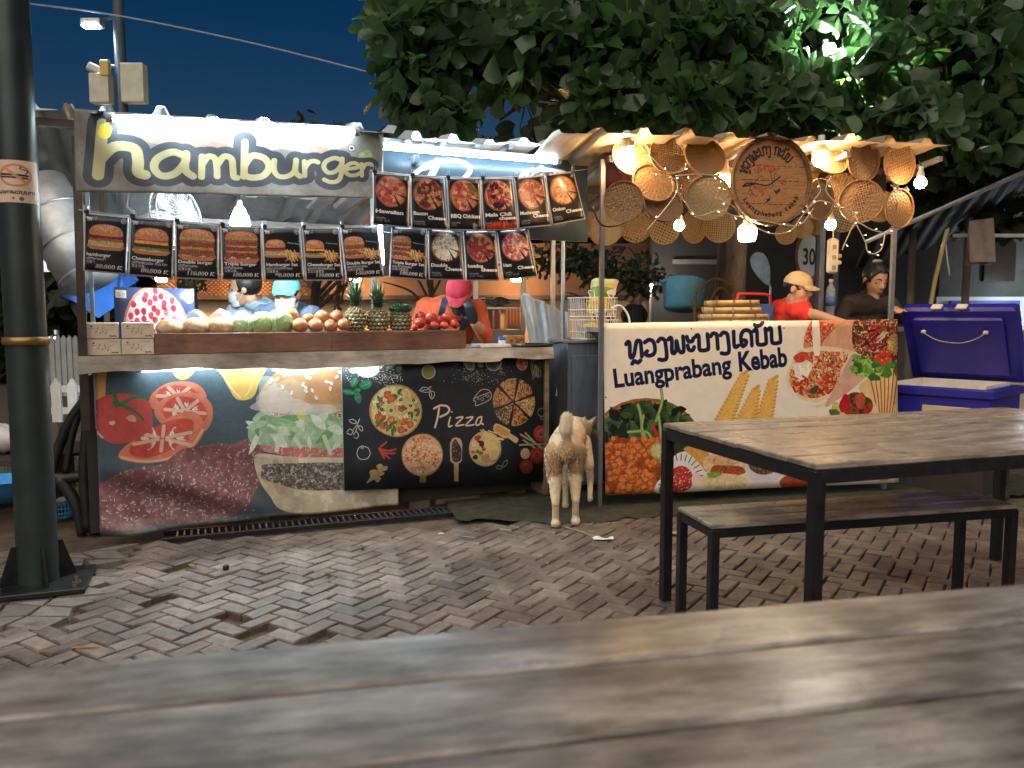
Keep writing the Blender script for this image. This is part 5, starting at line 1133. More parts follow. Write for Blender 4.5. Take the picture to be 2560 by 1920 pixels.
for k, (u, v, r, t) in enumerate(((1051, 791, 14, .16), (1076, 796, 16, .13), (1049, 807, 16, .07), (1096, 800, 12, .14), (1117, 794, 13, .14), (1137, 810, 12, .07), (1111, 813, 11, .06), (1086, 813, 12, .06), (1038, 818, 9, .06))):
    o, rr = lump('tomato', tml[k], 'tomato', u, v, t, r, tm_m, 'tomatoes in the wooden crate', .85, lambda p, th: 1+.03*math.cos(5*p)*math.sin(th)-.12*max(0, math.cos(th))**10)
    s_ = MB()
    for i in range(5): a = i*1.257; s_.add([(0, 0, rr*.76), (rr*.3*math.cos(a-.25), rr*.3*math.sin(a-.25), rr*.8), (rr*.6*math.cos(a), rr*.6*math.sin(a), rr*.72), (rr*.3*math.cos(a+.25), rr*.3*math.sin(a+.25), rr*.8)], [(0, 1, 2, 3)])
    s_.build('calyx', tm_g, o)
    o.rotation_euler = (random.uniform(-1, 1), random.uniform(-1, 1), random.uniform(0, 6))
clear = mat('clear_bag', (.85, .88, .9), .1, alpha=.13, spec=.9, bump=.6, bscale=25, var=.05)
br_m = mat('bread_crust', (.52, .3, .13), .75, var=.5, scale=26, bump=.5, bscale=40)
bgl = ['bagged round bun next to the tissue boxes', 'bagged round bun, middle of the three', 'bagged round bun next to the cabbage']
for k, (u, v) in enumerate(((425, 821), (490, 818), (554, 817))):
    o, rr = lump('bread_bun', bgl[k], 'bread', u, v, .12, 33, br_m, 'bagged buns in the wooden crate', .72, lambda p, th: 1+.03*math.sin(7*p)*math.sin(5*th)+.02*math.sin(13*p+3*th))
    MB().ell((0, 0, .008), (rr*1.1, rr*1.08, rr*.9), 26, 16, None, lambda p, th: 1+.06*math.sin(9*p+th*4)*math.sin(th)+.05*math.sin(4*p-6*th)+.28*max(0, math.cos(th))**8*(1+.3*math.sin(5*p))).build('plastic_bag', clear, o, True)
cb_m = [mat('cabbage_leaf', (.3, .4, .15), .5, var=.3, scale=6, bump=.4, bscale=14), mat('cabbage_vein', (.5, .56, .32), .5)]
cbl = ['bagged pale cabbage next to the buns', 'pale green cabbage, middle of the three', 'largest green cabbage next to the onions']
for k, (u, v, r) in enumerate(((606, 815, 28), (655, 811, 29), (698, 808, 31))):
    o, rr = lump('cabbage', cbl[k], 'cabbage', u, v, .12, r, cb_m[0], 'cabbages in the wooden crate', .95, lambda p, th: 1+.02*math.sin(6*p+2*th))
    o.rotation_euler = (0, 0, S1.a+.4*k)
    for j in range(4):
        a0 = j*1.6+.3; lf = MB(); lf.grid(lambda a, b: Vector((math.sin(.25+2.2*b)*math.cos(a0+1.9*(a-.5)), math.sin(.25+2.2*b)*math.sin(a0+1.9*(a-.5)), math.cos(.25+2.2*b)))*rr*(1.03+.015*j+.03*abs(a-.5)**2*4*(1 if b < .4 else .3)), 10, 12); lf.build('outer_leaf', cb_m[0], o, True)
        vn = MB(); vn.tube([Vector((math.sin(.3+2.1*b)*math.cos(a0), math.sin(.3+2.1*b)*math.sin(a0), math.cos(.3+2.1*b)))*rr*(1.045+.015*j) for b in [i/8 for i in range(9)]], rr*.035, 5, rr*.07)
        for sd in (-1, 1):
            for i in (2, 4, 6): vn.tube([Vector((math.sin(.3+2.1*(1-i/8)-.5*x)*math.cos(a0+sd*x*.75), math.sin(.3+2.1*(1-i/8)-.5*x)*math.sin(a0+sd*x*.75), math.cos(.3+2.1*(1-i/8)-.5*x)))*rr*(1.045+.015*j) for x in (0, .33, .66, 1)], rr*.028, 4)
        vn.build('vein', cb_m[1], o, True)
    if k == 0: MB().ell((0, 0, .005), (rr*1.12, rr*1.12, rr*1.05), 26, 16, None, lambda p, th: 1+.05*math.sin(9*p+th*4)*math.sin(th)+.2*max(0, math.cos(th))**8).build('plastic_bag', clear, o, True)
pn_m = [mat('pineapple_eye', (.34, .26, .13), .6, var=.5, scale=40, rnd=.1), mat('pineapple_groove', (.06, .07, .03), .8), mat('pineapple_leaf', (.06, .12, .055), .45, var=.4, scale=8), mat('net_green', (.02, .07, .03), .7)]
for k, (u, v, top, lab) in enumerate(((889, 800, 700, 'tallest pineapple, next to the onions'), (945, 803, 706, 'middle pineapple of the three'), (1001, 803, 755, 'short-crowned pineapple next to the tomatoes'))):
    q = S1.px(u, v, .16); d = S1.w(*q).y; r = 28*d/2000; hh = r*1.2
    t = thing('pineapple', lab, 'pineapple', S1.w(q.x, q.y, q.z-hh*.9), S1.a+k, 'pineapples in the wooden crate')
    MB().ell((0, 0, hh*.9), (r*.95, r*.95, hh), 20, 14).build('body', pn_m[1], t, True)
    ey = MB()
    for j in range(9):
        th = .35+2.3*j/8
        for i in range(13):
            p = 2*math.pi*(i+.5*(j % 2))/13; nrm = Vector((math.sin(th)*math.cos(p), math.sin(th)*math.sin(p), math.cos(th))); c0 = Vector((nrm.x*r*.93, nrm.y*r*.93, hh*.9+nrm.z*hh*.98))
            tx = Vector((-math.sin(p), math.cos(p), 0)); ty = nrm.cross(tx); wx = r*.235*math.sin(th)+.001; wy = hh*.155
            ey.add([c0+tx*wx, c0+ty*wy, c0-tx*wx, c0-ty*wy, c0+nrm*r*.13+tx*wx*.35, c0+nrm*r*.13+ty*wy*.3, c0+nrm*r*.13-tx*wx*.35, c0+nrm*r*.15-ty*wy*.3], [(0, 1, 5, 4), (1, 2, 6, 5), (2, 3, 7, 6), (3, 0, 4, 7), (4, 5, 6, 7)])
    ey.build('eyes', pn_m[0], t)
    H = (q.z-hh*.9); ch = S1.px(u, top, .16).z-(q.z+hh*.85); cl = MB()
    for i in range(46):
        f = i/46; a = i*2.4; ln = ch*(.45+.55*f)*1.05; sp = (1-f)*1.0+.12; z0 = hh*1.8+ch*.3*f; d_ = Vector((math.cos(a), math.sin(a), 0)); tn = Vector((-math.sin(a), math.cos(a), 0)); P = []
        for s_ in range(5):
            x = s_/4; c0 = d_*(r*.15+ln*.62*math.sin(sp)*x*(1+.25*x))+Vector((0, 0, z0+ln*math.cos(sp*(.8+.5*x))*x*.8)); w_ = r*.2*(1-x)**.8
            P += [c0-tn*w_+d_*w_*.3, c0-d_*w_*.25, c0+tn*w_+d_*w_*.3]
        cl.add(P, [(s_*3+j, s_*3+j+1, s_*3+3+j+1, s_*3+3+j) for s_ in range(4) for j in range(2)])
    cl.build('crown', pn_m[2], t)
    if k == 2:
        nt_ = MB()
        for a in range(10): nt_.tube([Vector((math.cos(a*.63+z_*3), math.sin(a*.63+z_*3), 0))*(r*1.02*math.sin(math.pi*(.25+.6*z_)))+Vector((0, 0, hh*1.6+ch*1.0*z_)) for z_ in [i/8 for i in range(9)]], .004, 4); nt_.tube([Vector((math.cos(a*.63-z_*3), math.sin(a*.63-z_*3), 0))*(r*1.02*math.sin(math.pi*(.25+.6*z_)))+Vector((0, 0, hh*1.6+ch*1.0*z_)) for z_ in [i/8 for i in range(9)]], .004, 4)
        nt_.build('net', pn_m[3], t)
# small things at the counter end
def boxthing(name, label, cat, fr, q, size, m, bev=.003, rz=0): 
    o = MB().box((0, 0, size[2]/2), size, bev=bev).build(name, m); o.location = fr.w(*q); o.rotation_euler = (0, 0, fr.a+rz); return tag(o, label, cat)
c = Canvas(120, 60, (150, 110, 70)); c.poly([(0, 0), (1, 0), (1, 1), (0, 1)], (158, 116, 74), .08, 20); c.text('โรช่า', (.42, .66), (.95, .66), 24, (30, 24, 20), .03); c.disc(.2, .5, .1, .2, (110, 78, 48)); rimg = c.image('cardboard_print')
q = S1.px(1288, 845, .12); o = boxthing('cardboard_box', 'small brown cardboard box with black lettering at the counter end', 'box', S1, (q.x, .14, CT+.002), (.125, .08, .072), mat('cardboard', (.3, .19, .1), .8))
MB().grid(lambda a, b: (-.06+.12*a, -.0415, .004+.064*b), 1, 1).build('printed_face', print_mat('cardboard_face', rimg, .8), o)
q = S1.px(1255, 845, .08); t = thing('sauce_jar', 'small white jar with a blue lid beside the cardboard box', 'jar', S1.w(q.x, .08, CT+.002), 0)
MB().lathe([(0, 0), (.024, .001), (.026, .006), (.026, .04), (.022, .046), (0, .046)], n=18).build('jar', mat('white_plastic', (.65, .66, .66), .4), t, True); MB().lathe([(.0, .066), (.024, .065), (.026, .06), (.026, .046), (0, .0461)], n=18).build('lid', mat('blue_lid', (.04, .14, .45), .4), t, True)
q = S1.px(1232, 850, .1); boxthing('white_tray', 'shallow white tray beside the crate end', 'tray', S1, (q.x, .12, CT+.002), (.22, .16, .02), mat('white_plastic', (.65, .66, .66), .4))
t = thing('pizza_pan', 'flat black pan lying at the counter end', 'pan', S1.w(S1.px(1330, 852, .02).x, .02, CT+.002), S1.a)
MB().lathe([(0, .004), (.125, .004), (.14, .02), (.146, .021), (.13, .001), (0, 0)], n=28).build('dish', mat('black_plastic', (.012, .012, .013), .4), t, True); MB().box((.2, .02, .022), (.13, .025, .01), Euler((0, -.1, .2)), bev=.003).build('handle', mat('black_plastic', (.012, .012, .013), .4), t)
# pale cloth hung at the stall end
cl0 = [(1302, 728), (1418, 782), (1420, 1055), (1345, 1060)]
hang('hanging_cloth', sheet(S1, cl0, .42, 30, 40, lambda a, b: .035*math.sin(a*11+b*2)*(1.2-b)+.02*math.sin(a*23+b*4), .003), [mat('pale_blue_cloth', (.62, .72, .84), .9, var=.12, bump=.3, bscale=12)]*2, S1.px(1345, 1060, .42), 'pale blue cloth hung from a post between the stalls', 'cloth')
q = S1.px(1395, 965, .2); mb = MB().grid(lambda a, b: (q.x+.07*(a-.3)+.03*b, .2-.05*a, q.z+.13*(b-.5)+.05*a*(b-.5)), 4, 4); hang('paper_sheet', mb, mat('white_paper', (.7, .68, .64), .8), (q.x, .2, q.z), 'loose sheet of white paper sticking out at the counter end', 'paper')
# metal cabinet with folded towels behind the counter
t = thing('glass_cabinet', 'grey metal cabinet with shelves behind the person in orange', 'cabinet', S1.w(2.35, 1.1, 0), S1.a)
q0, q1 = S1.px(1185, 700, 1.1), S1.px(1312, 825, 1.1); x0, x1 = q0.x-2.35, q1.x-2.35
MB().box(((x0+x1)/2, .2, q1.z/2), (x1-x0, .4, q1.z)).build('base', mat('grey_enamel', (.3, .32, .32), .5), t)
for x in (x0+.015, x1-.015): MB().box((x, 0, 1.35), (.03, .03, .6)).build('upright', galv, t)
for z in (S1.px(1250, 770, 1.1).z, 1.6): MB().box(((x0+x1)/2, .15, z), (x1-x0, .34, .015)).build('shelf', galv, t)
z = S1.px(1250, 770, 1.1).z
for k in range(6):
    m = MB(); m.grid(lambda a, b: (.21*(a-.5), -.08+.16*b, .011*math.sin(math.pi*min(1, a*1.0))+.004*math.sin(a*14+k)), 12, 3); o = m.build('folded_towel', mat('white_towel', (.55, .53, .5), .95, bump=.4), None, True); o.location = S1.w(2.35+(x0+x1)/2+random.uniform(-.02, .02), 1.2, z+.01+k*.013); o.rotation_euler = (0, 0, S1.a); tag(o, 'white folded towel in the pile on the cabinet shelf', 'towel', 'folded towels on the cabinet shelf')
# second zinc awning behind the stall
t = thing('rear_awning', 'low zinc awning seen under the hamburger banner', 'awning', S1.w(0, 2.3, 0), S1.a)
r0 = S1.px(470, 482, 2.3); r1 = S1.px(940, 500, 2.3)
roof_sheet(MB(), -.6, 2.2, r0.z+.02, r1.z+.02, 0, 1.0, .22, .26, 120, edge=1).build('roof_sheet', tin, t, True)
roof_sheet(MB(), -.6, 3.4, r0.z-.14, r1.z-.14, .3, 1.9, .42, .24, 120, .1, edge=1).build('roof_sheet', tin, t, True)
MB().box((1, .25, r0.z-.19), (4, .04, .04)).build('beam', galv, t)
for s in (-.5, 3.2): MB().box((s, .3, 1.0), (.04, .04, 2.0)).build('post', frame_m, t)
# ================================================================== kebab stall
cream = mat('cream_roof', (.46, .38, .27), .5, .25, var=.25, scale=3, bump=.08)
ks = thing('kebab_stall', 'kebab stall with cream ribbed roof and thin steel posts', 'stall', S2.o, S2.a)
k0 = S2.px(1398, 318, -.36); k1 = S2.px(2382, 350, -.36)
roof_sheet(MB(), k0.x, k1.x, k0.z, k1.z, -.36, 1.6, .2, .26, 190, .05, .6).build('roof_sheet', cream, ks, True)
zk = k0.z-.05
for t_ in (-.05, .8): MB().box((1.05, t_, zk-.05-.06*t_), (2.14, .035, .04)).build('beam', frame_m, ks)
for s in (.05, .75, 1.45, 2.1): MB().box((s, .6, zk-.075), (.03, 1.7, .03), Euler((-.1, 0, 0))).build('rafter', galv, ks)
for u0, v0, u1, v1, tt in ((1507, 320, 1509, 808, -.02), (2237, 480, 2239, 800, .04), (2057, 560, 2060, 800, .9)):
    a_, b_ = S2.px(u0, v0, tt), S2.px(u1, v1, tt); MB().box(((a_.x+b_.x)/2, tt+.02, (zk-.04)/2), (.026, .026, zk-.04)).build('post', galv if u0 > 1600 else mat('grey_post', (.2, .2, .21), .4, .6), ks)
MB().box((.02, 1.3, 1.05), (.03, .03, 2.1)).build('post', galv, ks)
KT = S2.px(1507, 808, 0).z-.03
MB().box((1.05, .3, KT-.015), (2.1, .56, .03), bev=.003).build('counter_top', mat('steel_top', (.4, .38, .35), .35, .8), ks)
MB().box((1.05, .05, .6), (2.06, .02, 1.0)).build('front_panel', dark_in, ks)
MB().box((1.05, .55, .5), (2.06, .02, .9)).build('back_panel', dark_in, ks)
hang('kebab_banner', sheet(S2, KB, 0, 40, 24, lambda a, b: .006*math.sin(a*9+b*3)+.004*math.sin(a*3)*(1-b), .004), [print_mat('kebab_banner', paint_kebab(), .32, .45, .04, .1), white_back], S2.px(*KB[3], 0), 'cream banner lettered Luangprabang Kebab with wraps and spiral potatoes', 'banner', fr=S2)
# sign strip half hidden by the trays
c = Canvas(900, 200, (40, 26, 24)); c.poly([(0, 0), (1, 0), (1, 1), (0, 1)], (44, 28, 26), .2, 40); c.poly([(0, 0), (.12, 0), (.12, 1), (0, 1)], (84, 30, 26), .2, 30); c.disc(.07, .35, .04, .2, (196, 60, 30), .2, 8)
for x, s_ in ((.06, 'The'),): c.text(s_, (.045, .86), (.135, .86), 50, (120, 50, 36), .02)
c.text('b', (.41, .62), (.445, .62), 70, (200, 150, 30), .05); c.text('b', (.67, .62), (.7, .62), 60, (200, 150, 30), .05); c.disc(.72, .5, .03, .2, (200, 140, 30)); c.poly([(0, .0), (1, 0), (1, .05), (0, .05)], (190, 140, 30))
hang('back_sign', sheet(S2, [(1512, 352), (2215, 372), (2215, 490), (1512, 478)], .06, 3, 3, None, .01), [print_mat('back_sign', c.image('back_sign_print'), .5), dark_in], S2.px(1512, 478, .06), 'dark red and yellow sign strip hidden behind the bamboo trays', 'sign', fr=S2)
# woven bamboo trays
bam = {'light': mat('bamboo_light', (.36, .25, .115), .6, var=.45, scale=30, rnd=.2), 'brown': mat('bamboo_brown', (.24, .135, .055), .5, var=.5, scale=26, rnd=.3, spec=.5)}
def weave(n, fill, rim, rough=0):
    mb = MB(); p = 2.0/n
    for ax_ in (0, 1):
        for i in range(n):
            x = -1+p*(i+.5)+random.uniform(-.12, .12)*p; h = math.sqrt(max(0, .97-x*x)); w_ = p*fill/2
            if h < .05: continue
            m_ = max(2, int(h*n)); P = []; F = []
            for j in range(m_+1):
                y = -h+2*h*j/m_; z = (.013 if (j+i+ax_) % 2 else -.013)
                for sx in (-w_, w_):
                    q = (x+sx, y) if ax_ == 0 else (y, x+sx); P.append((q[0], q[1], z))
            F = [(2*j, 2*j+1, 2*j+3, 2*j+2) for j in range(m_)]
            mb.add(P, F)
    return mb
def rim_mb(h=.1):
    mb = MB(); mb.lathe([(1.0, -.03), (1.03, -.03), (1.035, h), (1.0, h), (1.0, -.03)], n=40); mb.lathe([(.965, -.02), (.995, -.02), (.995, h*.8), (.965, h*.8), (.965, -.02)], n=40)
    for k in range(18):
        a = k*2*math.pi/18+.1; c_, s_ = math.cos(a), math.sin(a); mb.box((1.0*c_, 1.0*s_, h*.45), (.09, .02, h*1.25), Euler((0, 0, a)))
    return mb
WV = {k: (weave(n, f, 0), ) for k, n, f in (('open', 14, .52), ('fine', 18, .56), ('dense', 20, .95), ('coarse', 11, .5))}
WM = {}
def tray(u, v, rx, ry, kind, tone, t, label, tilt=0.0, lab_group='bamboo trays hung on the kebab stall', fr=S2, face=0.0):
    q = fr.px(u, v, t); d = fr.w(*q).y; r = max(rx, ry)*1.06*d/2000
    o = thing('bamboo_tray', label, 'tray', fr.w(*q), fr.a, lab_group)
    key = (kind, tone)
    if key not in WM: WM[key] = (WV[kind][0].mesh('weave', bam[tone]), rim_mb().mesh('rim', bam[tone], True))
    ty = math.acos(min(1, rx/max(rx, ry)))*(.45 if random.random() < .5 else -.6) if rx < ry else 0
    tx = math.acos(min(1, ry/max(rx, ry))) if ry < rx else 0
    e = (Matrix.Rotation(ty+face, 3, 'Z') @ Matrix.Rotation(R(90)-tx*.8, 3, 'X') @ Matrix.Rotation(random.uniform(-.5, .5), 3, 'Z')).to_euler()
    for nm, me in zip(('weave', 'rim'), WM[key]):
        c = put(nm, me, o); c.scale = (r/1.03,)*3; c.rotation_euler = e
    return o
def zz(X, Y): return 1400+X/2.212, 250+Y/2.212
front = [(395, 310, 105, 100, 'fine', 'light', 'pale lit tray in front of the bulb at the stall corner'), (595, 310, 100, 95, 'fine', 'brown', 'brown open-weave tray between the lit corner tray and a plain brown tray'), (800, 315, 110, 97, 'dense', 'brown', 'plain brown tray just beside the big lettered tray, top row'),
 (515, 460, 112, 95, 'dense', 'brown', 'plain brown tray in the second row below the lit corner tray'), (735, 470, 95, 95, 'open', 'brown', 'dark open-weave tray overlapping the glowing tray'), (350, 560, 95, 103, 'open', 'brown', 'open-weave tray lowest at the stall corner post'), (570, 580, 105, 88, 'dense', 'brown', 'brown close-woven tray below the second row'),
 (820, 540, 85, 115, 'dense', 'light', 'glowing tray tilted beside the big lettered tray'), (1490, 320, 100, 83, 'fine', 'light', 'pale lit tray around the bulb beyond the big tray'), (1675, 335, 100, 105, 'dense', 'brown', 'plain brown tray next to the lit tray beyond the big tray'),
 (1875, 350, 98, 108, 'open', 'brown', 'open-weave tray at the outer top corner of the stall'), (1435, 550, 80, 105, 'dense', 'brown', 'brown tray half hidden behind the big lettered tray'), (1540, 495, 70, 88, 'dense', 'brown', 'small tilted brown tray below the lit tray'), (1665, 560, 78, 110, 'fine', 'brown', 'narrow tilted open-weave tray in the second row'), (1875, 600, 90, 100, 'dense', 'brown', 'brown tray lowest at the outer post, rim glowing orange'), (1775, 590, 42, 78, 'dense', 'light', 'pale narrow tray behind the tray at the outer post')]
for k, (X, Y, rx, ry, kd, tn, lb) in enumerate(front):
    u, v = zz(X, Y); tray(u, v, rx/2.212, ry/2.212, kd, tn, -.12-.03*(k % 4) if Y < 520 else -.2-.025*(k % 3), lb)
backl = ['first', 'second', 'third', 'fourth', 'fifth']
for k, (X, Y, rx, ry, kd) in enumerate(((250, 705, 85, 93, 'dense'), (415, 700, 77, 83, 'coarse'), (575, 710, 80, 83, 'coarse'), (735, 705, 70, 82, 'open'), (880, 700, 75, 82, 'open'))):
    u, v = zz(X, Y); tray(u, v, rx/2.212, ry/2.212, kd, 'light', .95+.02*k, 'pale tray in the lower back row, %s from the stall corner post' % backl[k])
for k, (X, Y, rx, ry, kd) in enumerate(((1250, 740, 50, 55, 'open'), (1340, 705, 50, 56, 'open'), (1420, 690, 48, 52, 'open'), (1565, 650, 60, 76, 'coarse'))):
    u, v = zz(X, Y); tray(u, v, rx/2.212, ry/2.212, kd, 'light', .95+.02*k, 'pale small tray hung behind the big lettered tray, %s going towards the outer post' % backl[k])
# the big lettered tray
q = S2.px(1926, 453, -.3); d = S2.w(*q).y; r = 108*d/2000
t = thing('lettered_tray', 'largest round tray painted with Lao lettering, Luangphabang Kebab and a branch', 'tray', S2.w(*q), S2.a)
c = put('rim', rim_mb(.12).mesh('rim', bam['brown'], True), t); c.scale = (r/1.03,)*3; c.rotation_euler = (R(90), 0, 0)
m = MB(); N = 48; m.add([(0, 0, 0)]+[(r*.98*math.cos(2*math.pi*i/N), 0, r*.98*math.sin(2*math.pi*i/N)) for i in range(N)], [(0, i+1, (i+1) % N+1) for i in range(N)], [(.5, .5)]+[(.5+.5*math.cos(2*math.pi*i/N), .5+.5*math.sin(2*math.pi*i/N)) for i in range(N)])
m.build('painted_face', print_mat('round_tray', paint_tray(), .5, .4, .05), t)
wv = WV['dense'][0].mesh('weave', bam['brown']); c = put('weave', wv, t); c.scale = (r/1.03,)*3; c.rotation_euler = (R(90), 0, 0); c.location = (0, .016, 0)
# bulbs
warm = (1.0, .62, .3)
def bulb(u, v, tt, rpx, strength, label, up=.25, col=warm, fr=S2):
    q = fr.px(u, v, tt); d = fr.w(*q).y; r = rpx*d/2000
    t = thing('light_bulb', label, 'bulb', fr.w(*q), fr.a, 'lit bulbs of the kebab stall')
    MB().lathe([(0, -r), (r*.6, -r*.85), (r*.95, -r*.35), (r, 0), (r*.9, r*.45), (r*.65, r*.85)], n=18).build('globe', lamp_mat('bulb_glow_%d' % int(strength), col, strength), t, True)
    MB().lathe([(r*.66, r*.84), (r*.6, r*1.6), (r*.42, r*2.1), (r*.4, r*2.8), (0, r*2.8)], n=14).build('base', mat('bulb_base', (.6, .56, .5), .5), t, True)
    MB().tube([(0, 0, r*2.7), (.006, 0, max(r*2.75, (zk-q.z)*.6)), (0, .02, max(r*2.8, zk-.02-q.z))], .004, 6).build('wire', clip_m, t)
BS = 50
bulb(1566, 392, -.2, 22, BS, 'lit bulb glowing in the pale corner tray', .12); bulb(1812, 455, -.1, 19, BS, 'lit bulb tucked behind the big lettered tray', .15)
bulb(1698, 564, -.05, 13, BS, 'lit bulb hanging below the back trays beside the corner', .35); bulb(2052, 397, -.2, 20, BS, 'lit bulb glowing in the pale tray beyond the big tray', .12)
bulb(2077, 562, .0, 13, BS, 'lit bulb hanging above the power strip', .35); bulb(2301, 457, -.3, 14, BS, 'lit bulb hanging alone outside the roof corner', .1, (1, .78, .55))
q = S2.px(1868, 585, -.18); t = thing('jar_lamp', 'squat lit jar-shaped lamp under the big lettered tray', 'lamp', S2.w(*q), S2.a)
MB().lathe([(0, -.045), (.045, -.042), (.054, -.02), (.055, .03), (.048, .04), (0, .041)], n=22).build('glass', lamp_mat('jar_glow', (1, .72, .42), 26), t, True)
MB().lathe([(.05, .041), (.05, .05), (.03, .062), (.022, .085), (0, .09)], n=18).build('cap', mat('white_plastic', (.65, .66, .66), .4), t, True); MB().tube([(-.02, 0, .085), (-.015, 0, .12), (.015, 0, .12), (.02, 0, .085)], .004, 6).build('hook', galv, t, True)
# fairy lights
wire_m = mat('pale_wire', (.5, .42, .3), .5); t = thing('fairy_lights', 'tangled pale string of tiny fairy lights over the trays', 'fairy lights', S2.o, S2.a)
def fpath(P, tt=-.32): return [S2.px(*zz(X, Y), tt) for X, Y in P]
paths = [[(430, 240), (520, 330), (600, 400), (680, 390), (700, 350)], [(500, 370), (560, 430), (640, 440), (640, 520), (550, 640), (480, 720)], [(640, 420), (760, 410), (860, 420)], [(690, 560), (760, 640), (880, 610), (960, 640), (1010, 640)], [(1010, 650), (1080, 700), (1180, 740), (1280, 720), (1340, 640), (1420, 560), (1500, 570)], [(1010, 650), (1130, 670), (1240, 690), (1330, 690), (1400, 600)], [(860, 540), (950, 580), (1000, 640)], [(1420, 440), (1440, 500), (1400, 560), (1360, 620)], [(1500, 420), (1470, 500), (1540, 580), (1620, 620), (1650, 680)], [(1640, 690), (1690, 790), (1700, 840), (1740, 850), (1780, 820), (1800, 740), (1830, 710)], [(1560, 830), (1590, 760), (1640, 680), (1730, 720), (1830, 740)], [(1830, 470), (1880, 500), (1920, 480)], [(180, 590), (230, 690), (330, 690), (400, 640)]]
bud = lamp_mat('fairy_glow', (1, .6, .5), 2.2); 
for i, P in enumerate(paths):
    pts = smoothpath(fpath(P, -.34 if i != 12 else -.06), 5); MB().tube(pts, .0035 if i != 12 else .006, 5).build('wire', wire_m if i != 12 else clip_m, t, True)
    if i == 12: continue
    for j in range(3, len(pts), 6):
        d_ = Vector((random.uniform(-1, 1), -.4, random.uniform(-1, .4))).normalized()*.026; MB().cyl(pts[j], pts[j]+d_*.6, .003, .003, 5).build('bud_stem', wire_m, t); MB().cyl(pts[j]+d_*.6, pts[j]+d_, .003, .0015, 6).build('bud', bud, t)
# power strip and bottle
q = S2.px(2081, 640, .35); t = thing('power_strip', 'long white power strip hanging by its cord', 'power strip', S2.w(*q), S2.a)
MB().box((0, 0, 0), (.062, .04, .24), bev=.012).build('housing', mat('white_plastic_warm', (.62, .58, .52), .4), t); MB().tube([(0, 0, .12), (.0, 0, .2), (-.01, .05, .32)], .006, 6).build('cord', wire_m, t)
for k in range(3): MB().box((0, -.021, .06-.07*k), (.03, .004, .03), bev=.0015).build('socket', mat('socket_grey', (.3, .28, .26), .5), t)
for z_, m_ in ((.0, mat('yellow_plug', (.6, .4, .06), .5)), (-.045, mat('white_plastic_warm', (.62, .58, .52), .4))): MB().box((.045, 0, z_), (.035, .03, .028), bev=.005).build('plug', m_, t)
q = S2.px(2076, 755, .7); t = thing('water_bottle', 'clear plastic water bottle behind the child in red', 'bottle', S2.w(*q), S2.a)
MB().lathe([(0, -.11), (.032, -.108), (.034, -.09), (.031, -.07), (.034, -.05), (.034, .05), (.031, .06), (.034, .07), (.03, .1), (.014, .13), (.013, .15), (0, .15)], n=18).build('bottle_wall', mat('clear_plastic', (.7, .78, .85), .08, alpha=.35, spec=.9), t, True)
MB().lathe([(.0345, -.03), (.035, -.03), (.035, .04), (.0345, .04)], n=18).build('label_band', mat('blue_label', (.12, .2, .42), .5), t, True); MB().cyl((0, 0, .148), (0, 0, .17), .016, .016, 12).build('cap', white_p, t)
# flat baskets on the kebab counter
bk = mat('basket_rim', (.42, .29, .13), .6, var=.4, scale=18, rnd=.1)
bl = ['flat bamboo basket, lowest of the stack on the kebab counter', 'flat bamboo basket, second from the bottom of the stack', 'flat bamboo basket, third from the bottom of the stack', 'flat bamboo basket on top of the stack']
q = S2.px(1832, 800, .28)
for k, (rpx, dz, dx) in enumerate(((86, .0, 0), (85, .04, .004), (72, .085, -.01), (66, .13, -.012))):
    r = rpx*5.25/2000; o = thing('flat_basket', bl[k], 'basket', S2.w(q.x+dx, .28, KT+.003+dz), S2.a+k, 'stacked flat baskets on the kebab counter'); o.rotation_euler = (random.uniform(-.02, .02), random.uniform(-.02, .02), k*1.1)
    mb = MB().lathe([(r*.9, .0), (r, .004), (r*1.01, .036), (r*.97, .038), (r*.965, .006)], n=44); mb.lathe([(r*1.012, .014), (r*1.03, .016), (r*1.03, .04), (r*1.0, .042)], n=44); mb.build('rim', bk, o, True)
    c = put('weave', WM.setdefault(('dense', 'light'), (WV['dense'][0].mesh('weave', bam['light']), rim_mb().mesh('rim', bam['light'], True)))[0], o); c.scale = (r*.97,)*2+(.3,); c.location = (0, 0, .008)
    for i in range(10): a = i*.628+.2*k; MB().box((r*1.03*math.cos(a), r*1.03*math.sin(a), .026), (.006, .014, .036), Euler((0, 0, a))).build('binding', bam['brown'], o)
q = S2.px(1865, 780, .1); mb = MB().add([(-.06, 0, 0), (.07, .02, -.012), (.035, .04, .055), (-.05, .05, .02)], [(0, 1, 2), (0, 2, 3)]); o = mb.build('paper_napkin', mat('white_paper', (.7, .68, .64), .8), None); o.location = S2.w(q.x, .12, KT+.1); o.rotation_euler = (0, 0, S2.a); tag(o, 'folded paper napkin poking out of the basket stack', 'napkin')
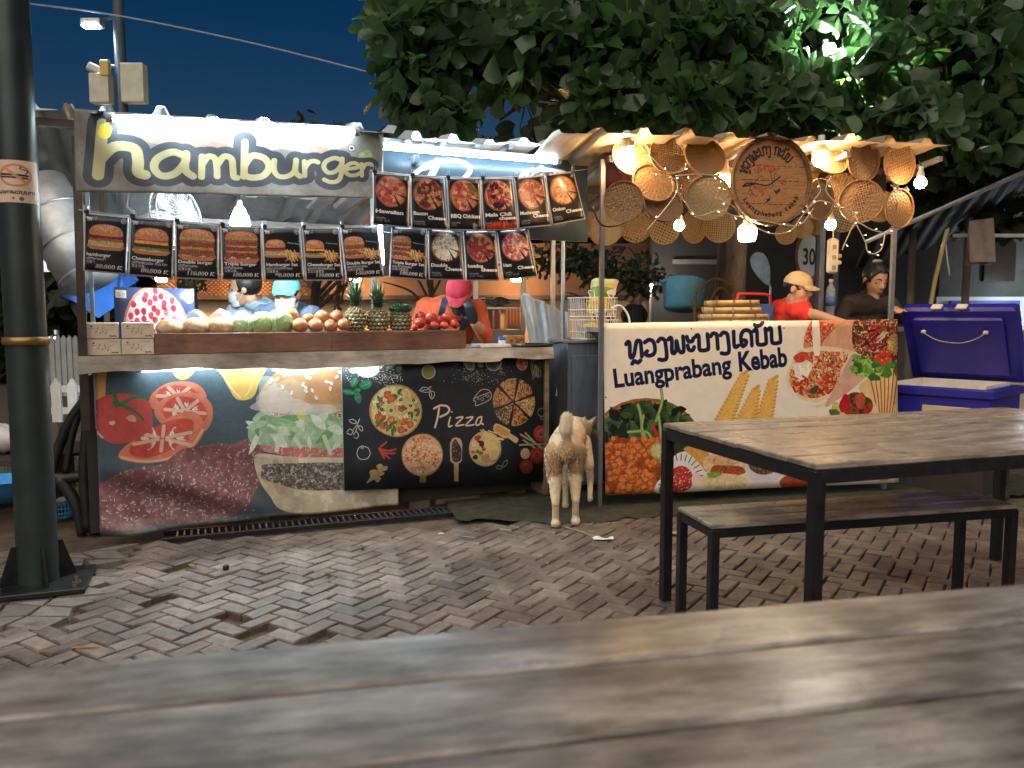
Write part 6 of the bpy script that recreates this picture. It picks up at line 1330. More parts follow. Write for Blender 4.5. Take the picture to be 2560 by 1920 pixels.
# wire racks with a plastic sack between the stalls
GT = .4; gcab0, gcab1 = S2.px(1419, 860, GT), S2.px(1512, 860, GT)
t = thing('grey_cabinet', 'slate grey metal cabinet between the two stalls', 'cabinet', S2.w(gcab0.x, GT, 0), S2.a); gw = gcab1.x-gcab0.x; gh = S2.px(1460, 858, GT).z
slate = mat('slate_metal', (.12, .15, .19), .5, .3, var=.4, scale=5, stretch=(3, 3, .6))
MB().box((gw/2, .25, gh/2+.03), (gw-.004, .5, gh-.06), bev=.004).build('body', slate, t); MB().box((gw/2, -.006, gh/2), (gw-.05, .012, gh-.16), bev=.003).build('door', slate, t); MB().box((gw/2, .25, gh+.01), (gw+.02, .53, .02), bev=.003).build('top', mat('steel_top', (.4, .38, .35), .35, .8), t)
wire_w = mat('white_wire', (.7, .7, .68), .4)
for k, (z0, w_, dx, lab) in enumerate(((gh+.022, .25, .1, 'lower white wire basket on the grey cabinet'), (gh+.17, .25, .085, 'upper white wire basket holding a plastic sack'))):
    t = thing('wire_basket', lab, 'wire basket', S2.w(gcab0.x+gw/2+dx, GT+.14, z0), S2.a+.15, 'white wire baskets on the grey cabinet'); mb = MB()
    for z_ in (.004, .05, .13):
        hw = w_/2*(.92+.08*z_/.13); P = [(-hw, -.12, z_), (hw, -.12, z_), (hw, .12, z_), (-hw, .12, z_)]
        for i in range(4): mb.cyl(P[i], P[(i+1) % 4], .0035, n=6)
    for i in range(13):
        x = -w_/2+w_*i/12
        for y in (-.12, .12): mb.cyl((x*.92, y, .004), (x, y, .13), .0022, n=5)
        mb.cyl((x*.92, -.12, .004), (x*.92, .12, .004), .002, n=5)
    for i in range(9):
        y = -.12+.24*i/8
        for s_ in (-1, 1): mb.cyl((s_*w_/2*.92, y, .004), (s_*w_/2, y, .13), .0022, n=5)
    mb.build('wires', wire_w, t); 
    for s_ in (-1, 1): MB().tube(smoothpath([(s_*.07, -.12, .13), (s_*.07-.02, -.12, .17), (s_*.07+.02, -.12, .17), (s_*.07+.025, -.12, .13)], 4), .003, 6).build('handle', wire_w, t)
q = S2.px(1492, 720, GT+.14); t = thing('plastic_sack', 'rolled yellow and green printed plastic sack in the upper wire basket', 'sack', S2.w(q.x, GT+.14, gh+.2), S2.a)
c = Canvas(120, 120, (186, 178, 120)); c.poly([(0, 0), (1, 0), (1, 1), (0, 1)], (196, 190, 130), .15, 20); c.poly([(0, .3), (1, .2), (1, .5), (0, .6)], (110, 140, 50), .2, 10); c.poly([(.1, .6), (.9, .55), (.9, .9), (.1, .9)], (206, 176, 40), .2, 10); c.poly([(.3, .35), (.45, .35), (.45, .85), (.3, .85)], (40, 60, 40), .2, 6)
m = MB(); m.grid(lambda a, b: Vector(((.065+.03*b)*math.cos(2*math.pi*a)+.06*b, (.06+.02*b)*math.sin(2*math.pi*a), .22*b+.012*math.sin(6.28*a*2)*b)), 24, 8); m.build('sack_wall', print_mat('sack', c.image('sack_print'), .4), t, True)
m = MB(); m.grid(lambda a, b: Vector(((.085-.005*b)*math.cos(2*math.pi*a)+.06-.01*b, (.072)*math.sin(2*math.pi*a), .218-.09*b+.012*math.sin(6.28*a*2))), 24, 3); m.build('lining', mat('sack_lining', (.6, .57, .5), .6), t, True)
o = MB().ell((0, 0, .05), (.09, .08, .06), 16, 10, None, lambda p, th: 1+.1*math.sin(5*p+3*th)).build('yellow_bag', mat('yellow_bag', (.6, .5, .1), .45, bump=.5), None, True); o.location = S2.w(gcab0.x+gw/2+.1, GT+.14, gh+.03); tag(o, 'crumpled yellow plastic bag in the lower wire basket', 'bag')
MB_h = MB().tube(smoothpath([(0, 0, 0), (.06, 0, .02), (.12, 0, -.05), (.13, 0, -.16)], 6), .007, 8); o = MB_h.build('white_hose', wire_w, None, True); q = S2.px(1528, 772, .3); o.location = S2.w(*q); o.rotation_euler = (0, 0, S2.a); tag(o, 'curved white pipe handle beside the wire baskets', 'pipe')
# big blue cooler with its lid held open
hl = at(2293, 948, 6.0); cy = R(-47)
t = thing('ice_cooler', 'big royal blue cooler with its lid propped open', 'cooler', (hl.x, hl.y, 0), cy)
bl_m = mat('blue_plastic', (.024, .022, .27), .36, var=.15, scale=3, spec=.5); wp = mat('cooler_white', (.7, .66, .6), .5); L_, D_, Zr = .68, .62, hl.z
m = MB()
for x0, x1, y0, y1 in ((0, L_, -.05, 0), (0, L_, -D_, -D_+.05), (0, .05, -D_+.05, -.05), (L_-.05, L_, -D_+.05, -.05)): m.box(((x0+x1)/2, (y0+y1)/2, Zr/2+.17), (x1-x0-.001, y1-y0-.001, Zr-.34))
m.build('body', bl_m, t); MB().box((L_/2, -D_/2, .165), (L_-.06, D_-.06, .33)).build('stand', dark_in, t); m = MB()
for x0, x1, y0, y1 in ((-.02, L_+.02, -.02, .02), (-.02, L_+.02, -D_-.02, -D_+.02), (-.02, .02, -D_+.02, -.02), (L_-.02, L_+.02, -D_+.02, -.02)): m.box(((x0+x1)/2, (y0+y1)/2, Zr-.03), (x1-x0, y1-y0, .06), bev=.008)
m.build('rim', bl_m, t)
MB().box((L_/2, -D_/2, Zr-.12), (L_-.1, D_-.1, .02)).build('liner', wp, t)
m = MB()
for x0, x1, y0, y1 in ((.05, L_-.05, -.062, -.051), (.051, .062, -D_+.06, -.06), (L_-.062, L_-.051, -D_+.06, -.06)): m.box(((x0+x1)/2, (y0+y1)/2, Zr-.05), (x1-x0, y1-y0, .14))
m.build('inner_wall', wp, t)
lid = bpy.data.objects.new('lid', None)
ml = MB(); ml.box((L_/2, .035, .3), (L_+.05, .09, .6), bev=.02); Rl = Euler((R(30), 0, 0))
lo = ml.build('lid', bl_m, t); lo.location = (0, 0, Zr+.01); lo.rotation_euler = (R(30), 0, 0)
MB().box((L_/2, -.018, .3), (L_-.1, .03, .48), bev=.02).build('lid_panel', bl_m, lo)
for x in (.22, .38): MB().box((x, .0, .61), (.07, .05, .025), bev=.008).build('latch', wp, lo)
for x in (.12, .52): MB().box((x, -.04, .43), (.03, .02, .025), bev=.006).build('cord_knob', wp, lo)
MB().tube(smoothpath([(.12, -.05, .43), (.22, -.06, .37), (.36, -.06, .355), (.46, -.06, .39), (.52, -.05, .43)], 6), .0035, 6).build('cord', wire_m, lo, True)
MB().box((L_*.62, -D_-.012, Zr-.2), (.3, .01, .16), bev=.003).build('paper_label', mat('cream_box', (.5, .42, .3), .7), t)
# things behind the kebab counter
def tub():
    q = at(1708, 740, 7.0); t = thing('blue_tub', 'light blue plastic tub tipped on its side behind the kebab stall', 'tub', (q.x, q.y, q.z), .2)
    m = MB(); Q = Euler((R(-14), R(8), 0)); r = .185
    m.lathe([(0, -.11), (r*.86, -.11), (r, .1), (r*1.05, .11), (r*1.05, .125), (r*.97, .125), (r*.83, -.09), (0, -.09)], n=32, rot=Q); m.build('wall', mat('sky_blue_plastic', (.16, .5, .72), .4), t, True)
    MB().tube(smoothpath([Q.to_matrix() @ Vector(p) for p in ((-r, -.04, .1), (-r-.05, -.06, .08), (-r-.06, 0, .07), (-r-.05, .05, .08), (-r, .04, .1))], 4), .008, 6).build('handle', mat('sky_blue_plastic', (.1, .36, .55), .4), t, True)
tub()
q = at(1745, 800, 6.7); t = thing('rattan_chair', 'bent rattan chair holding up the blue tub', 'chair', (q.x, q.y, 0), .1); rat = mat('rattan', (.16, .09, .045), .55)
zc = q.z
MB().tube(smoothpath([(-.02, 0, zc+.22), (.06, 0, zc+.31), (.17, 0, zc+.34), (.27, 0, zc+.29), (.31, 0, zc+.2), (.31, 0, .2)], 5), .014, 8).build('arm', rat, t, True); MB().tube(smoothpath([(.1, .02, zc+.0), (.12, .02, zc+.18), (.2, .02, zc+.27), (.28, .02, zc+.2)], 5), .009, 8).build('brace', rat, t, True)
for x in (-.03, .16, .3): MB().cyl((x, 0, 0), (x, 0, zc+.2 if x < .2 else zc+.22), .014, n=8).build('leg', rat, t)
for z_ in (.02, .1): MB().cyl((-.05, 0, zc+z_), (.33, 0, zc+z_), .012, n=8).build('rail', rat, t)
MB().box((.14, .2, .42), (.36, .36, .02)).build('seat', rat, t)
q = at(1872, 790, 6.0); t = thing('food_carrier', 'blue food box with an open red handle behind the baskets', 'food box', (q.x, q.y, q.z-.02), .1)
MB().box((0, 0, .04), (.3, .2, .14), bev=.015).build('box', mat('mid_blue_plastic', (.06, .12, .36), .45), t); MB().tube(smoothpath([(-.1, 0, .1), (-.09, 0, .165), (-.06, 0, .185), (.13, 0, .18), (.16, 0, .16), (.165, 0, .09)], 5), .012, 8).build('handle', mat('red_plastic', (.6, .05, .05), .4), t, True); MB().box((-.16, -.105, .06), (.07, .01, .07), bev=.003).build('label', white_p, t)
MB().box((0, 0, -.35), (.7, .4, .62)).build('plinth', dark_in, t)
t = thing('speed_sign', 'round 30 speed limit sign behind the power strip', 'sign', at(2023, 640, 8.2), .5)
c = Canvas(160, 160, (196, 60, 50)); c.disc(.5, .5, .5, .5, (150, 84, 70)); c.disc(.5, .5, .4, .4, (206, 204, 196), .08, 30); c.text('30', (.28, .66), (.72, .66), 48, (24, 24, 24), .02)
m = MB(); N = 36; r = .2; m.add([(0, 0, 0)]+[(r*math.cos(2*math.pi*i/N), 0, r*1.35*math.sin(2*math.pi*i/N)) for i in range(N)], [(0, i+1, (i+1) % N+1) for i in range(N)], [(.5, .5)]+[(.5+.5*math.cos(2*math.pi*i/N), .5+.5*math.sin(2*math.pi*i/N)) for i in range(N)]); m.build('face', print_mat('speed_sign', c.image('speed_sign_print'), .5), t)
m = MB(); m.add([(.19*math.cos(2*math.pi*i/N)+.04, 0, .24*math.sin(2*math.pi*i/N)-.5) for i in range(N)], [tuple(range(N))]); m.build('lower_plate', mat('sign_blue', (.1, .09, .2), .5), t); MB().cyl((0, .03, -1.9), (0, .03, .4), .025, n=10).build('post', galv, t)
# ================================================================== people and dog
def figure(name, prims, mats, voxel=.008, smooth=6, parent=None, base=None):
    """one continuous skin over tapered limbs and rounded masses; prims: ('cap', p0, p1, r0, r1, m) or ('ell', c, (rx,ry,rz), rot, m)"""
    mb = MB()
    for p in prims:
        if p[0] == 'cap':
            _, a, b, r0, r1, m = p; a, b = Vector(a), Vector(b)
            mb.cyl(a, b, r0, r1, 14); mb.ell(a, r0, 12, 8); mb.ell(b, r1, 12, 8)
        else: mb.ell(p[1], p[2], 18, 12, p[3])
    me = mb.mesh('tmp', mats[0]); o = bpy.data.objects.new('tmp', me); COL.objects.link(o)
    md = o.modifiers.new('r', 'REMESH'); md.mode = 'VOXEL'; md.voxel_size = voxel
    ms = o.modifiers.new('s', 'SMOOTH'); ms.iterations = smooth; ms.factor = .5
    dg = bpy.context.evaluated_depsgraph_get(); out = bpy.data.meshes.new_from_object(o.evaluated_get(dg))
    bpy.data.objects.remove(o); bpy.data.meshes.remove(me); out.materials.clear()
    for m in mats: out.materials.append(m)
    n = len(out.polygons); C = np.empty(n*3, np.float32); out.polygons.foreach_get('center', C); C = C.reshape(-1, 3)
    best = np.full(n, 9e9); idx = np.zeros(n, np.int32)
    for p in prims:
        if p[0] == 'cap':
            a, b = np.array(p[1]), np.array(p[2]); d = b-a; t = np.clip(((C-a)@d)/max(1e-9, d@d), 0, 1); D = np.linalg.norm(C-a-t[:, None]*d, axis=1)-(p[3]+(p[4]-p[3])*t); m = p[5]
        else:
            Rm = np.array(p[3].to_matrix() if isinstance(p[3], Euler) else p[3]) if p[3] else np.eye(3); q = (C-np.array(p[1]))@Rm; D = (np.linalg.norm(q/np.array(p[2]), axis=1)-1)*min(p[2]); m = p[4]
        k = D < best; best[k] = D[k]; idx[k] = m
    out.polygons.foreach_set('material_index', idx); out.polygons.foreach_set('use_smooth', [True]*n)
    ci = [i for i, m in enumerate(mats) if 'skin' not in m.name and 'glove' not in m.name]
    if name == 'person':
        vs = set()
        for p_ in out.polygons:
            if p_.material_index in ci: vs.update(p_.vertices)
        ns = mathutils.noise.noise
        nv_ = len(out.vertices); co = np.empty(nv_*3, np.float32); no = np.empty(nv_*3, np.float32); out.vertices.foreach_get('co', co); out.vertices.foreach_get('normal', no); co = co.reshape(-1, 3); no = no.reshape(-1, 3)
        for i in vs:
            c_ = Vector(co[i]); f_ = ns(Vector((c_.x*9+c_.z*5, c_.y*9, c_.z*16-c_.x*8)))+.5*ns(c_*26); co[i] += no[i]*(.009*f_)
        out.vertices.foreach_set('co', co.ravel()); out.update()
    if base is not None: recenter(out, base)
    out.name = name; ob = put(name, out, parent)
    if base is not None: ob.location = base
    return ob
def head_prims(Mh, s, sk):
    T = lambda x, y, z: tuple(Mh @ (Vector((x, y, z))*s)); Rm = Mh.to_3x3().normalized()
    E = lambda c, r: ('ell', T(*c), tuple(k*s for k in r), Rm, sk); K = lambda a, b, r0, r1: ('cap', T(*a), T(*b), r0*s, r1*s, sk)
    P = [E((0, .012, .035), (.076, .094, .085)), E((0, -.025, -.02), (.064, .066, .085)), E((0, -.032, -.075), (.045, .046, .038)), K((-.032, -.076, .024), (.032, -.076, .024), .011, .011),
         K((0, -.086, .012), (0, -.104, -.02), .008, .0125), E((.01, -.096, -.026), (.009, .009, .007)), E((-.01, -.096, -.026), (.009, .009, .007)), E((0, -.085, -.058), (.024, .011, .012)), E((0, -.074, -.1), (.02, .018, .016))]
    for x in (-1, 1): P += [E((.036*x, -.055, -.028), (.024, .02, .026)), E((.077*x, .012, -.01), (.011, .02, .03))]
    return P
def face_parts(o, base, Mh, s, lips, brow=(.02, .015, .012), closed=True):
    Rm = Mh.to_3x3().normalized(); T = lambda x, y, z: Mh @ (Vector((x, y, z))*s) - Vector(base)
    hm = mat('black_hair', (.012, .01, .01), .45)
    for x in (-1, 1):
        MB().tube([T(x*(.016+.034*k/4), -.083+.0035*k*k/4, .03+.006*math.sin(math.pi*k/4)) for k in range(5)], .0058*s, 5, .003*s).build('eyebrow', hm, o)
        MB().tube([T(x*(.017+.03*k/4), -.0775+.003*k*k/4, .004-.004*math.sin(math.pi*k/4)) for k in range(5)], .0042*s, 5).build('eyelid_line', hm, o)
    MB().ell(T(0, -.092, -.0555), (.025*s, .0095*s, .0065*s), 12, 6, Rm).build('upper_lip', lips, o, True); MB().ell(T(0, -.091, -.065), (.021*s, .0095*s, .0075*s), 12, 6, Rm).build('lower_lip', lips, o, True)
def shell(c, r, keep, Mh, s, base, nu=30, nv=20, fn=None):
    mb = MB(); mb.ell((0, 0, 0), r, nu, nv, None, fn); F = []
    for f in mb.f:
        p = sum((Vector(mb.v[i]) for i in f), Vector())/len(f)+Vector(c)
        if keep(p): F.append(f)
    out = MB(); V = [Mh @ ((Vector(v)+Vector(c))*s)-Vector(base) for v in mb.v]; out.add(V, F)
    V2 = [Mh @ ((Vector(v)*.955+Vector(c))*s)-Vector(base) for v in mb.v]; out.add(V2, [f[::-1] for f in F]); return out
def cap_on(o, base, Mh, s, m, yaw=0.0, brim=.075):
    shell((0, .012, .03), (.09, .108, .1), lambda p: p.z > .035, Mh, s, base).build('cap_crown', m, o, True)
    T = lambda x, y, z: Mh @ (Vector((x, y, z))*s)-Vector(base); g = MB()
    for off in (0, -.004): 
        gg = MB().grid(lambda a, b: T(.078*(2*a-1)*(1-.25*b*b), -.082*math.sqrt(max(0, 1-(.78*(2*a-1))**2))-brim*b*math.sqrt(max(0, 1-(.85*(2*a-1))**2)), .05-.018*b-.012*(2*a-1)**2*(1+b)+off), 14, 6, False); g.add(gg.v, gg.f if off == 0 else [f[::-1] for f in gg.f])
    g.build('cap_brim', m, o, True)
    MB().ell(T(0, .012, .117), .007*s, 8, 6).build('cap_button', m, o)
def mask_on(o, base, Mh, s, m):
    T = lambda x, y, z: Mh @ (Vector((x, y, z))*s)-Vector(base); g = MB()
    g.grid(lambda a, b: T(.07*math.sin((a-.5)*2.5), -.117*math.cos((a-.5)*2.2)+.03*abs(b-.62)-.004*math.sin(b*18), -.112+.1*b), 18, 10); g.build('face_mask', m, o, True)
    for x in (-1, 1):
        for z in (-.03, -.08): MB().tube([T(.066*x, -.045, z), T(.074*x, -.015, z*.5-.01), T(.082*x, .012, -.01)], .0018*s, 4).build('mask_loop', m, o)
def hand_prims(wrist, dirv, side, up, s, m, curl=.6):
    """palm, four unequal curled fingers and a thumb"""
    d = Vector(dirv).normalized(); u = Vector(up).normalized(); x = d.cross(u).normalized()*side; u = x.cross(d).normalized()*side; w = Vector(wrist); P = []
    pc = w+d*.045*s; P.append(('cap', tuple(w), tuple(w+d*.03*s), .024*s, .03*s, m)); P.append(('ell', tuple(pc+d*.01*s), (.038*s, .042*s, .018*s), Matrix((x, d, u)).transposed(), m))
    for i, L in enumerate((.072, .08, .074, .058)):
        b = w+d*.085*s+x*(-.028+.0185*i)*s; k = L*s; a = d; p = b
        for j, f in enumerate((.45, .32, .25)):
            a = (a-u*curl*(.5+.35*j)).normalized(); q = p+a*k*f; P.append(('cap', tuple(p), tuple(q), (.0095-.0012*j)*s, (.0088-.0012*j)*s, m)); p = q
    p = w+d*.03*s-x*.03*s; a = (d*.6-x*.7-u*.2).normalized(); q = p+a*.035*s; P.append(('cap', tuple(p), tuple(q), .012*s, .0105*s, m)); a = (d*.9-x*.15-u*.4).normalized(); P.append(('cap', tuple(q), tuple(q+a*.032*s), .0105*s, .009*s, m))
    return P
skin_m = mat('skin_tan', (.56, .33, .21), .5, var=.08, sss=.15); lips_m = mat('lips', (.38, .13, .1), .5); hair_m = mat('black_hair', (.012, .01, .01), .45)
def HM(u, v, Y, yaw, pitch, roll=0): return Matrix.Translation(at(u, v, Y)) @ Euler((0, 0, R(yaw))).to_matrix().to_4x4() @ Euler((R(pitch), R(roll), 0)).to_matrix().to_4x4()
def legs(P, hx, hy, hz, m, shoe, spread=.1, fwd=0):
    for s in (-1, 1):
        P += [('cap', (hx+s*.07, hy, hz), (hx+s*spread, hy-.02, hz*.52), .085, .06, m), ('cap', (hx+s*spread, hy-.02, hz*.52), (hx+s*spread, hy+.03, .09), .055, .04, m), ('ell', (hx+s*spread, hy-.05, .045), (.045, .12, .045), None, shoe)]
cloth = lambda n, c, **k: mat(n, c, .85, var=.2, scale=12, bump=.35, bscale=18, **k)
dk = cloth('dark_trousers', (.02, .02, .026))
def person(label, mats, P, base, voxel=.009, smooth=5):
    o = figure('person', P, mats, voxel, smooth, None, base); return tag(o, label, 'person')
def hair_back(o, base, Mh, s, low=-.02, vol=1.0, top=.2):
    shell((0, .018, .036), (.083*vol, .102*vol, .092*vol), lambda p: (p.y > -.03 or p.z > .08) and p.z > low-.25*max(0, p.y) and p.z < top, Mh, s, base, fn=lambda a, b: 1+.012*math.sin(a*24)).build('hair', hair_m, o, True)
# ---- child in red at the kebab stall
def child():
    Mh = HM(1996, 722, 5.75, 52, 14); s = .96; n = at(1982, 756, 5.84); c = at(1972, 800, 5.9); shF = at(2006, 772, 5.72); shB = at(1948, 768, 6.0); base = (c.x, c.y, 0)
    P = head_prims(Mh, s, 0)+[('cap', tuple(Mh @ Vector((0, .02, -.075))), tuple(n), .045, .052, 0), ('cap', tuple(shB+Vector((.03, 0, -.03))), tuple(shF+Vector((-.03, 0, -.03))), .082, .078, 1), ('cap', tuple((shF+shB)/2+Vector((-.01, 0, -.03))), (c.x, c.y, c.z-.1), .105, .12, 1), ('cap', (c.x, c.y, c.z-.1), (c.x-.01, c.y+.01, .85), .12, .12, 1),
         ('cap', tuple(shF), tuple(at(2016, 788, 5.66)), .062, .058, 1), ('cap', tuple(at(2012, 784, 5.67)), tuple(at(2040, 787, 5.6)), .043, .038, 0), ('cap', tuple(at(2040, 787, 5.6)), tuple(at(2112, 808, 5.52)), .037, .026, 0),
         ('cap', tuple(shB), (shB.x-.03, shB.y, 1.05), .062, .055, 1), ('cap', (shB.x-.03, shB.y, 1.05), (shB.x+.05, shB.y-.12, .93), .04, .026, 0)]
    P += hand_prims(at(2112, 808, 5.52), (1, -.1, -.15), 1, (0, 0, 1), .9, 0); P += hand_prims((shB.x+.05, shB.y-.12, .93), (.6, -.8, -.1), -1, (0, 0, 1), .9, 0); legs(P, c.x-.01, c.y+.01, .74, 2, 3, .09)
    o = person('child in red shirt and beige cap reaching over the kebab counter', [skin_m, cloth('red_shirt', (.62, .035, .03)), dk, dk], P, base, .008, 4)
    face_parts(o, base, Mh, s, lips_m); hair_back(o, base, Mh, s, -.05, .98, .055); cap_on(o, base, Mh, s, cloth('beige_cap', (.55, .42, .26)), brim=.085)
    q = at(1938, 795, 5.97)-Vector(base); MB().ell(q, (.03, .03, .05), 10, 8).build('back_print', mat('black_cloth', (.015, .015, .016), .9), o, True)
child()
# ---- woman in black
def woman():
    Mh = HM(2188, 700, 5.95, 14, 24); s = 1.0; n = at(2178, 738, 6.02); shL = at(2122, 762, 6.05); shR = at(2222, 764, 6.0); c = at(2168, 800, 6.08); base = (c.x, c.y, 0)
    blk = mat('black_jacket', (.026, .021, .018), .85, var=.35, scale=9, bump=1.0, bscale=12); P = head_prims(Mh, s, 0)
    P += [('cap', tuple(Mh @ Vector((0, .03, -.085))), tuple(n), .062, .08, 1), ('ell', tuple(n+Vector((0, .01, -.01))), (.095, .085, .05), None, 1), ('ell', tuple((shL+shR)/2), (.19, .12, .1), None, 1), ('ell', tuple(c), (.185, .14, .2), None, 1), ('ell', (c.x, c.y, .85), (.17, .14, .22), None, 1)]
    eR = at(2248, 792, 5.9); hR = at(2236, 776, 5.75); P += [('cap', tuple(shR), tuple(eR), .075, .06, 1), ('cap', tuple(eR), tuple(hR+Vector((.03, .06, .0))), .058, .04, 1)]
    P += hand_prims(hR+Vector((.03, .05, .0)), (-.3, -1, .1), 1, (0, .1, 1), .95, 0, .45)
    eL = at(2095, 806, 6.0); P += [('cap', tuple(shL), tuple(eL), .075, .06, 1), ('cap', tuple(eL), (eL.x+.14, eL.y-.2, eL.z-.03), .058, .038, 1)]; P += hand_prims((eL.x+.14, eL.y-.2, eL.z-.03), (.6, -.7, -.1), -1, (0, 0, 1), .95, 0); legs(P, c.x, c.y, .8, 2, 2, .1)
    o = person('woman in black padded jacket looking down beside the blue cooler', [skin_m, blk, dk], P, base, .009, 4)
    face_parts(o, base, Mh, s, lips_m); hair_back(o, base, Mh, s, -.11, 1.0)
    T = lambda x, y, z: Mh @ Vector((x, y, z))-Vector(base); MB().ell(T(.0, .045, .128), (.036, .02, .014), 14, 10, None, lambda p, th: 1+.18*math.sin(9*p)).build('hair_claw', mat('sage_clip', (.25, .3, .22), .5), o, True)
    for x in (-1, 1): MB().tube(smoothpath([T(.03*x, -.06, .1), T(.07*x, -.045, .05), T(.085*x, -.005, -.02), T(.075*x, .03, -.09)], 4), .011, 8, .007).build('hair_lock', hair_m, o, True)
woman()
# ---- worker in teal cap
def teal():
    Mh = HM(717, 736, 5.3, -4, 14); s = 1.0; n = at(717, 778, 5.38); shL = at(657, 788, 5.45); shR = at(777, 788, 5.4); c = at(716, 840, 5.45); base = (c.x, c.y, 0)
    den = cloth('denim_blue', (.09, .13, .19)); P = head_prims(Mh, s, 0)+[('cap', tuple(Mh @ Vector((0, .025, -.08))), tuple(n), .05, .058, 0), ('ell', tuple((shL+shR)/2), (.2, .12, .1), None, 1), ('ell', tuple(c), (.17, .125, .2), None, 1), ('ell', (c.x, c.y+.03, .8), (.16, .13, .2), None, 1)]
    for sh, sd in ((shL, -1), (shR, 1)):
        e = Vector((sh.x+sd*.05, sh.y-.02, sh.z-.24)); h = Vector((sh.x-sd*.06, sh.y-.24, sh.z-.17)); P += [('cap', tuple(sh), tuple(e), .072, .055, 1), ('cap', tuple(e), tuple(h), .05, .032, 1)]; P += hand_prims(h, (-sd*.4, -.9, -.1), sd, (0, 0, 1), .95, 0)
    legs(P, c.x, c.y+.03, .75, 2, 2)
    o = person('worker in teal cap, white mask and denim blue shirt behind the buns', [skin_m, den, dk], P, base)
    face_parts(o, base, Mh, s, lips_m); hair_back(o, base, Mh, s, -.06, .98, .055); cap_on(o, base, Mh, s, cloth('teal_cap', (.1, .4, .42)), brim=.045); mask_on(o, base, Mh, s, mat('white_mask', (.62, .63, .65), .85))
    for x in (-1, 1): MB().tube([n-Vector(base)+Vector((x*.06, -.075, -.02)), n-Vector(base)+Vector((x*.08, -.125, -.1)), n-Vector(base)+Vector((x*.085, -.15, -.22))], .016, 8).build('apron_strap', cloth('navy_strap', (.03, .045, .075)), o, True)
    MB().tube(smoothpath([n-Vector(base)+Vector((-.055, -.07, .01)), n-Vector(base)+Vector((-.05, -.11, -.06)), n-Vector(base)+Vector((-.03, -.15, -.12))], 5), .004, 6).build('neck_chain', galv, o)
teal()
# ---- worker in pale hoodie facing away
def hoodie():
    Mh = HM(610, 722, 5.75, -82, 10); s = 1.06; n = at(632, 752, 5.85); shL = at(590, 782, 5.8); shR = at(672, 775, 6.0); c = at(630, 835, 5.9); base = (c.x, c.y, 0)
    hd = cloth('pale_hoodie', (.36, .47, .56)); P = head_prims(Mh, s, 0)+[('cap', tuple(Mh @ Vector((0, .03, -.08))), tuple(n), .052, .06, 0), ('ell', tuple(n+Vector((.02, .0, -.035))), (.12, .12, .06), Euler((0, .25, 0)), 1), ('ell', tuple((shL+shR)/2), (.17, .14, .11), None, 1), ('ell', tuple(c), (.175, .15, .22), None, 1), ('ell', (c.x, c.y, .8), (.16, .14, .2), None, 1)]
    for sh, sd in ((shL, -1), (shR, 1)):
        e = Vector((sh.x+sd*.03-.03, sh.y, sh.z-.26)); h = Vector((sh.x-.22, sh.y+.02, sh.z-.24)); P += [('cap', tuple(sh), tuple(e), .078, .062, 1), ('cap', tuple(e), tuple(h), .056, .036, 1)]; P += hand_prims(h, (-.9, -.2, -.1), -1, (0, 0, 1), .95, 0)
    legs(P, c.x, c.y, .75, 2, 2); o = person('worker in pale blue hoodie and mask turned away behind the counter', [skin_m, hd, dk], P, base)
    face_parts(o, base, Mh, s, lips_m); hair_back(o, base, Mh, s, -.04, 1.08); mask_on(o, base, Mh, s, mat('white_mask', (.62, .63, .65), .85))
    g = MB(); b = n-Vector(base)+Vector((.03, -.01, -.02)); g.lathe([(.105, -.03), (.125, .0), (.12, .035), (.1, .045), (.085, .02)], n=24, rot=Euler((.15, .3, 0))); g.v = [tuple(Vector(v)+b) for v in g.v]; g.build('hood', hd, o, True)
hoodie()
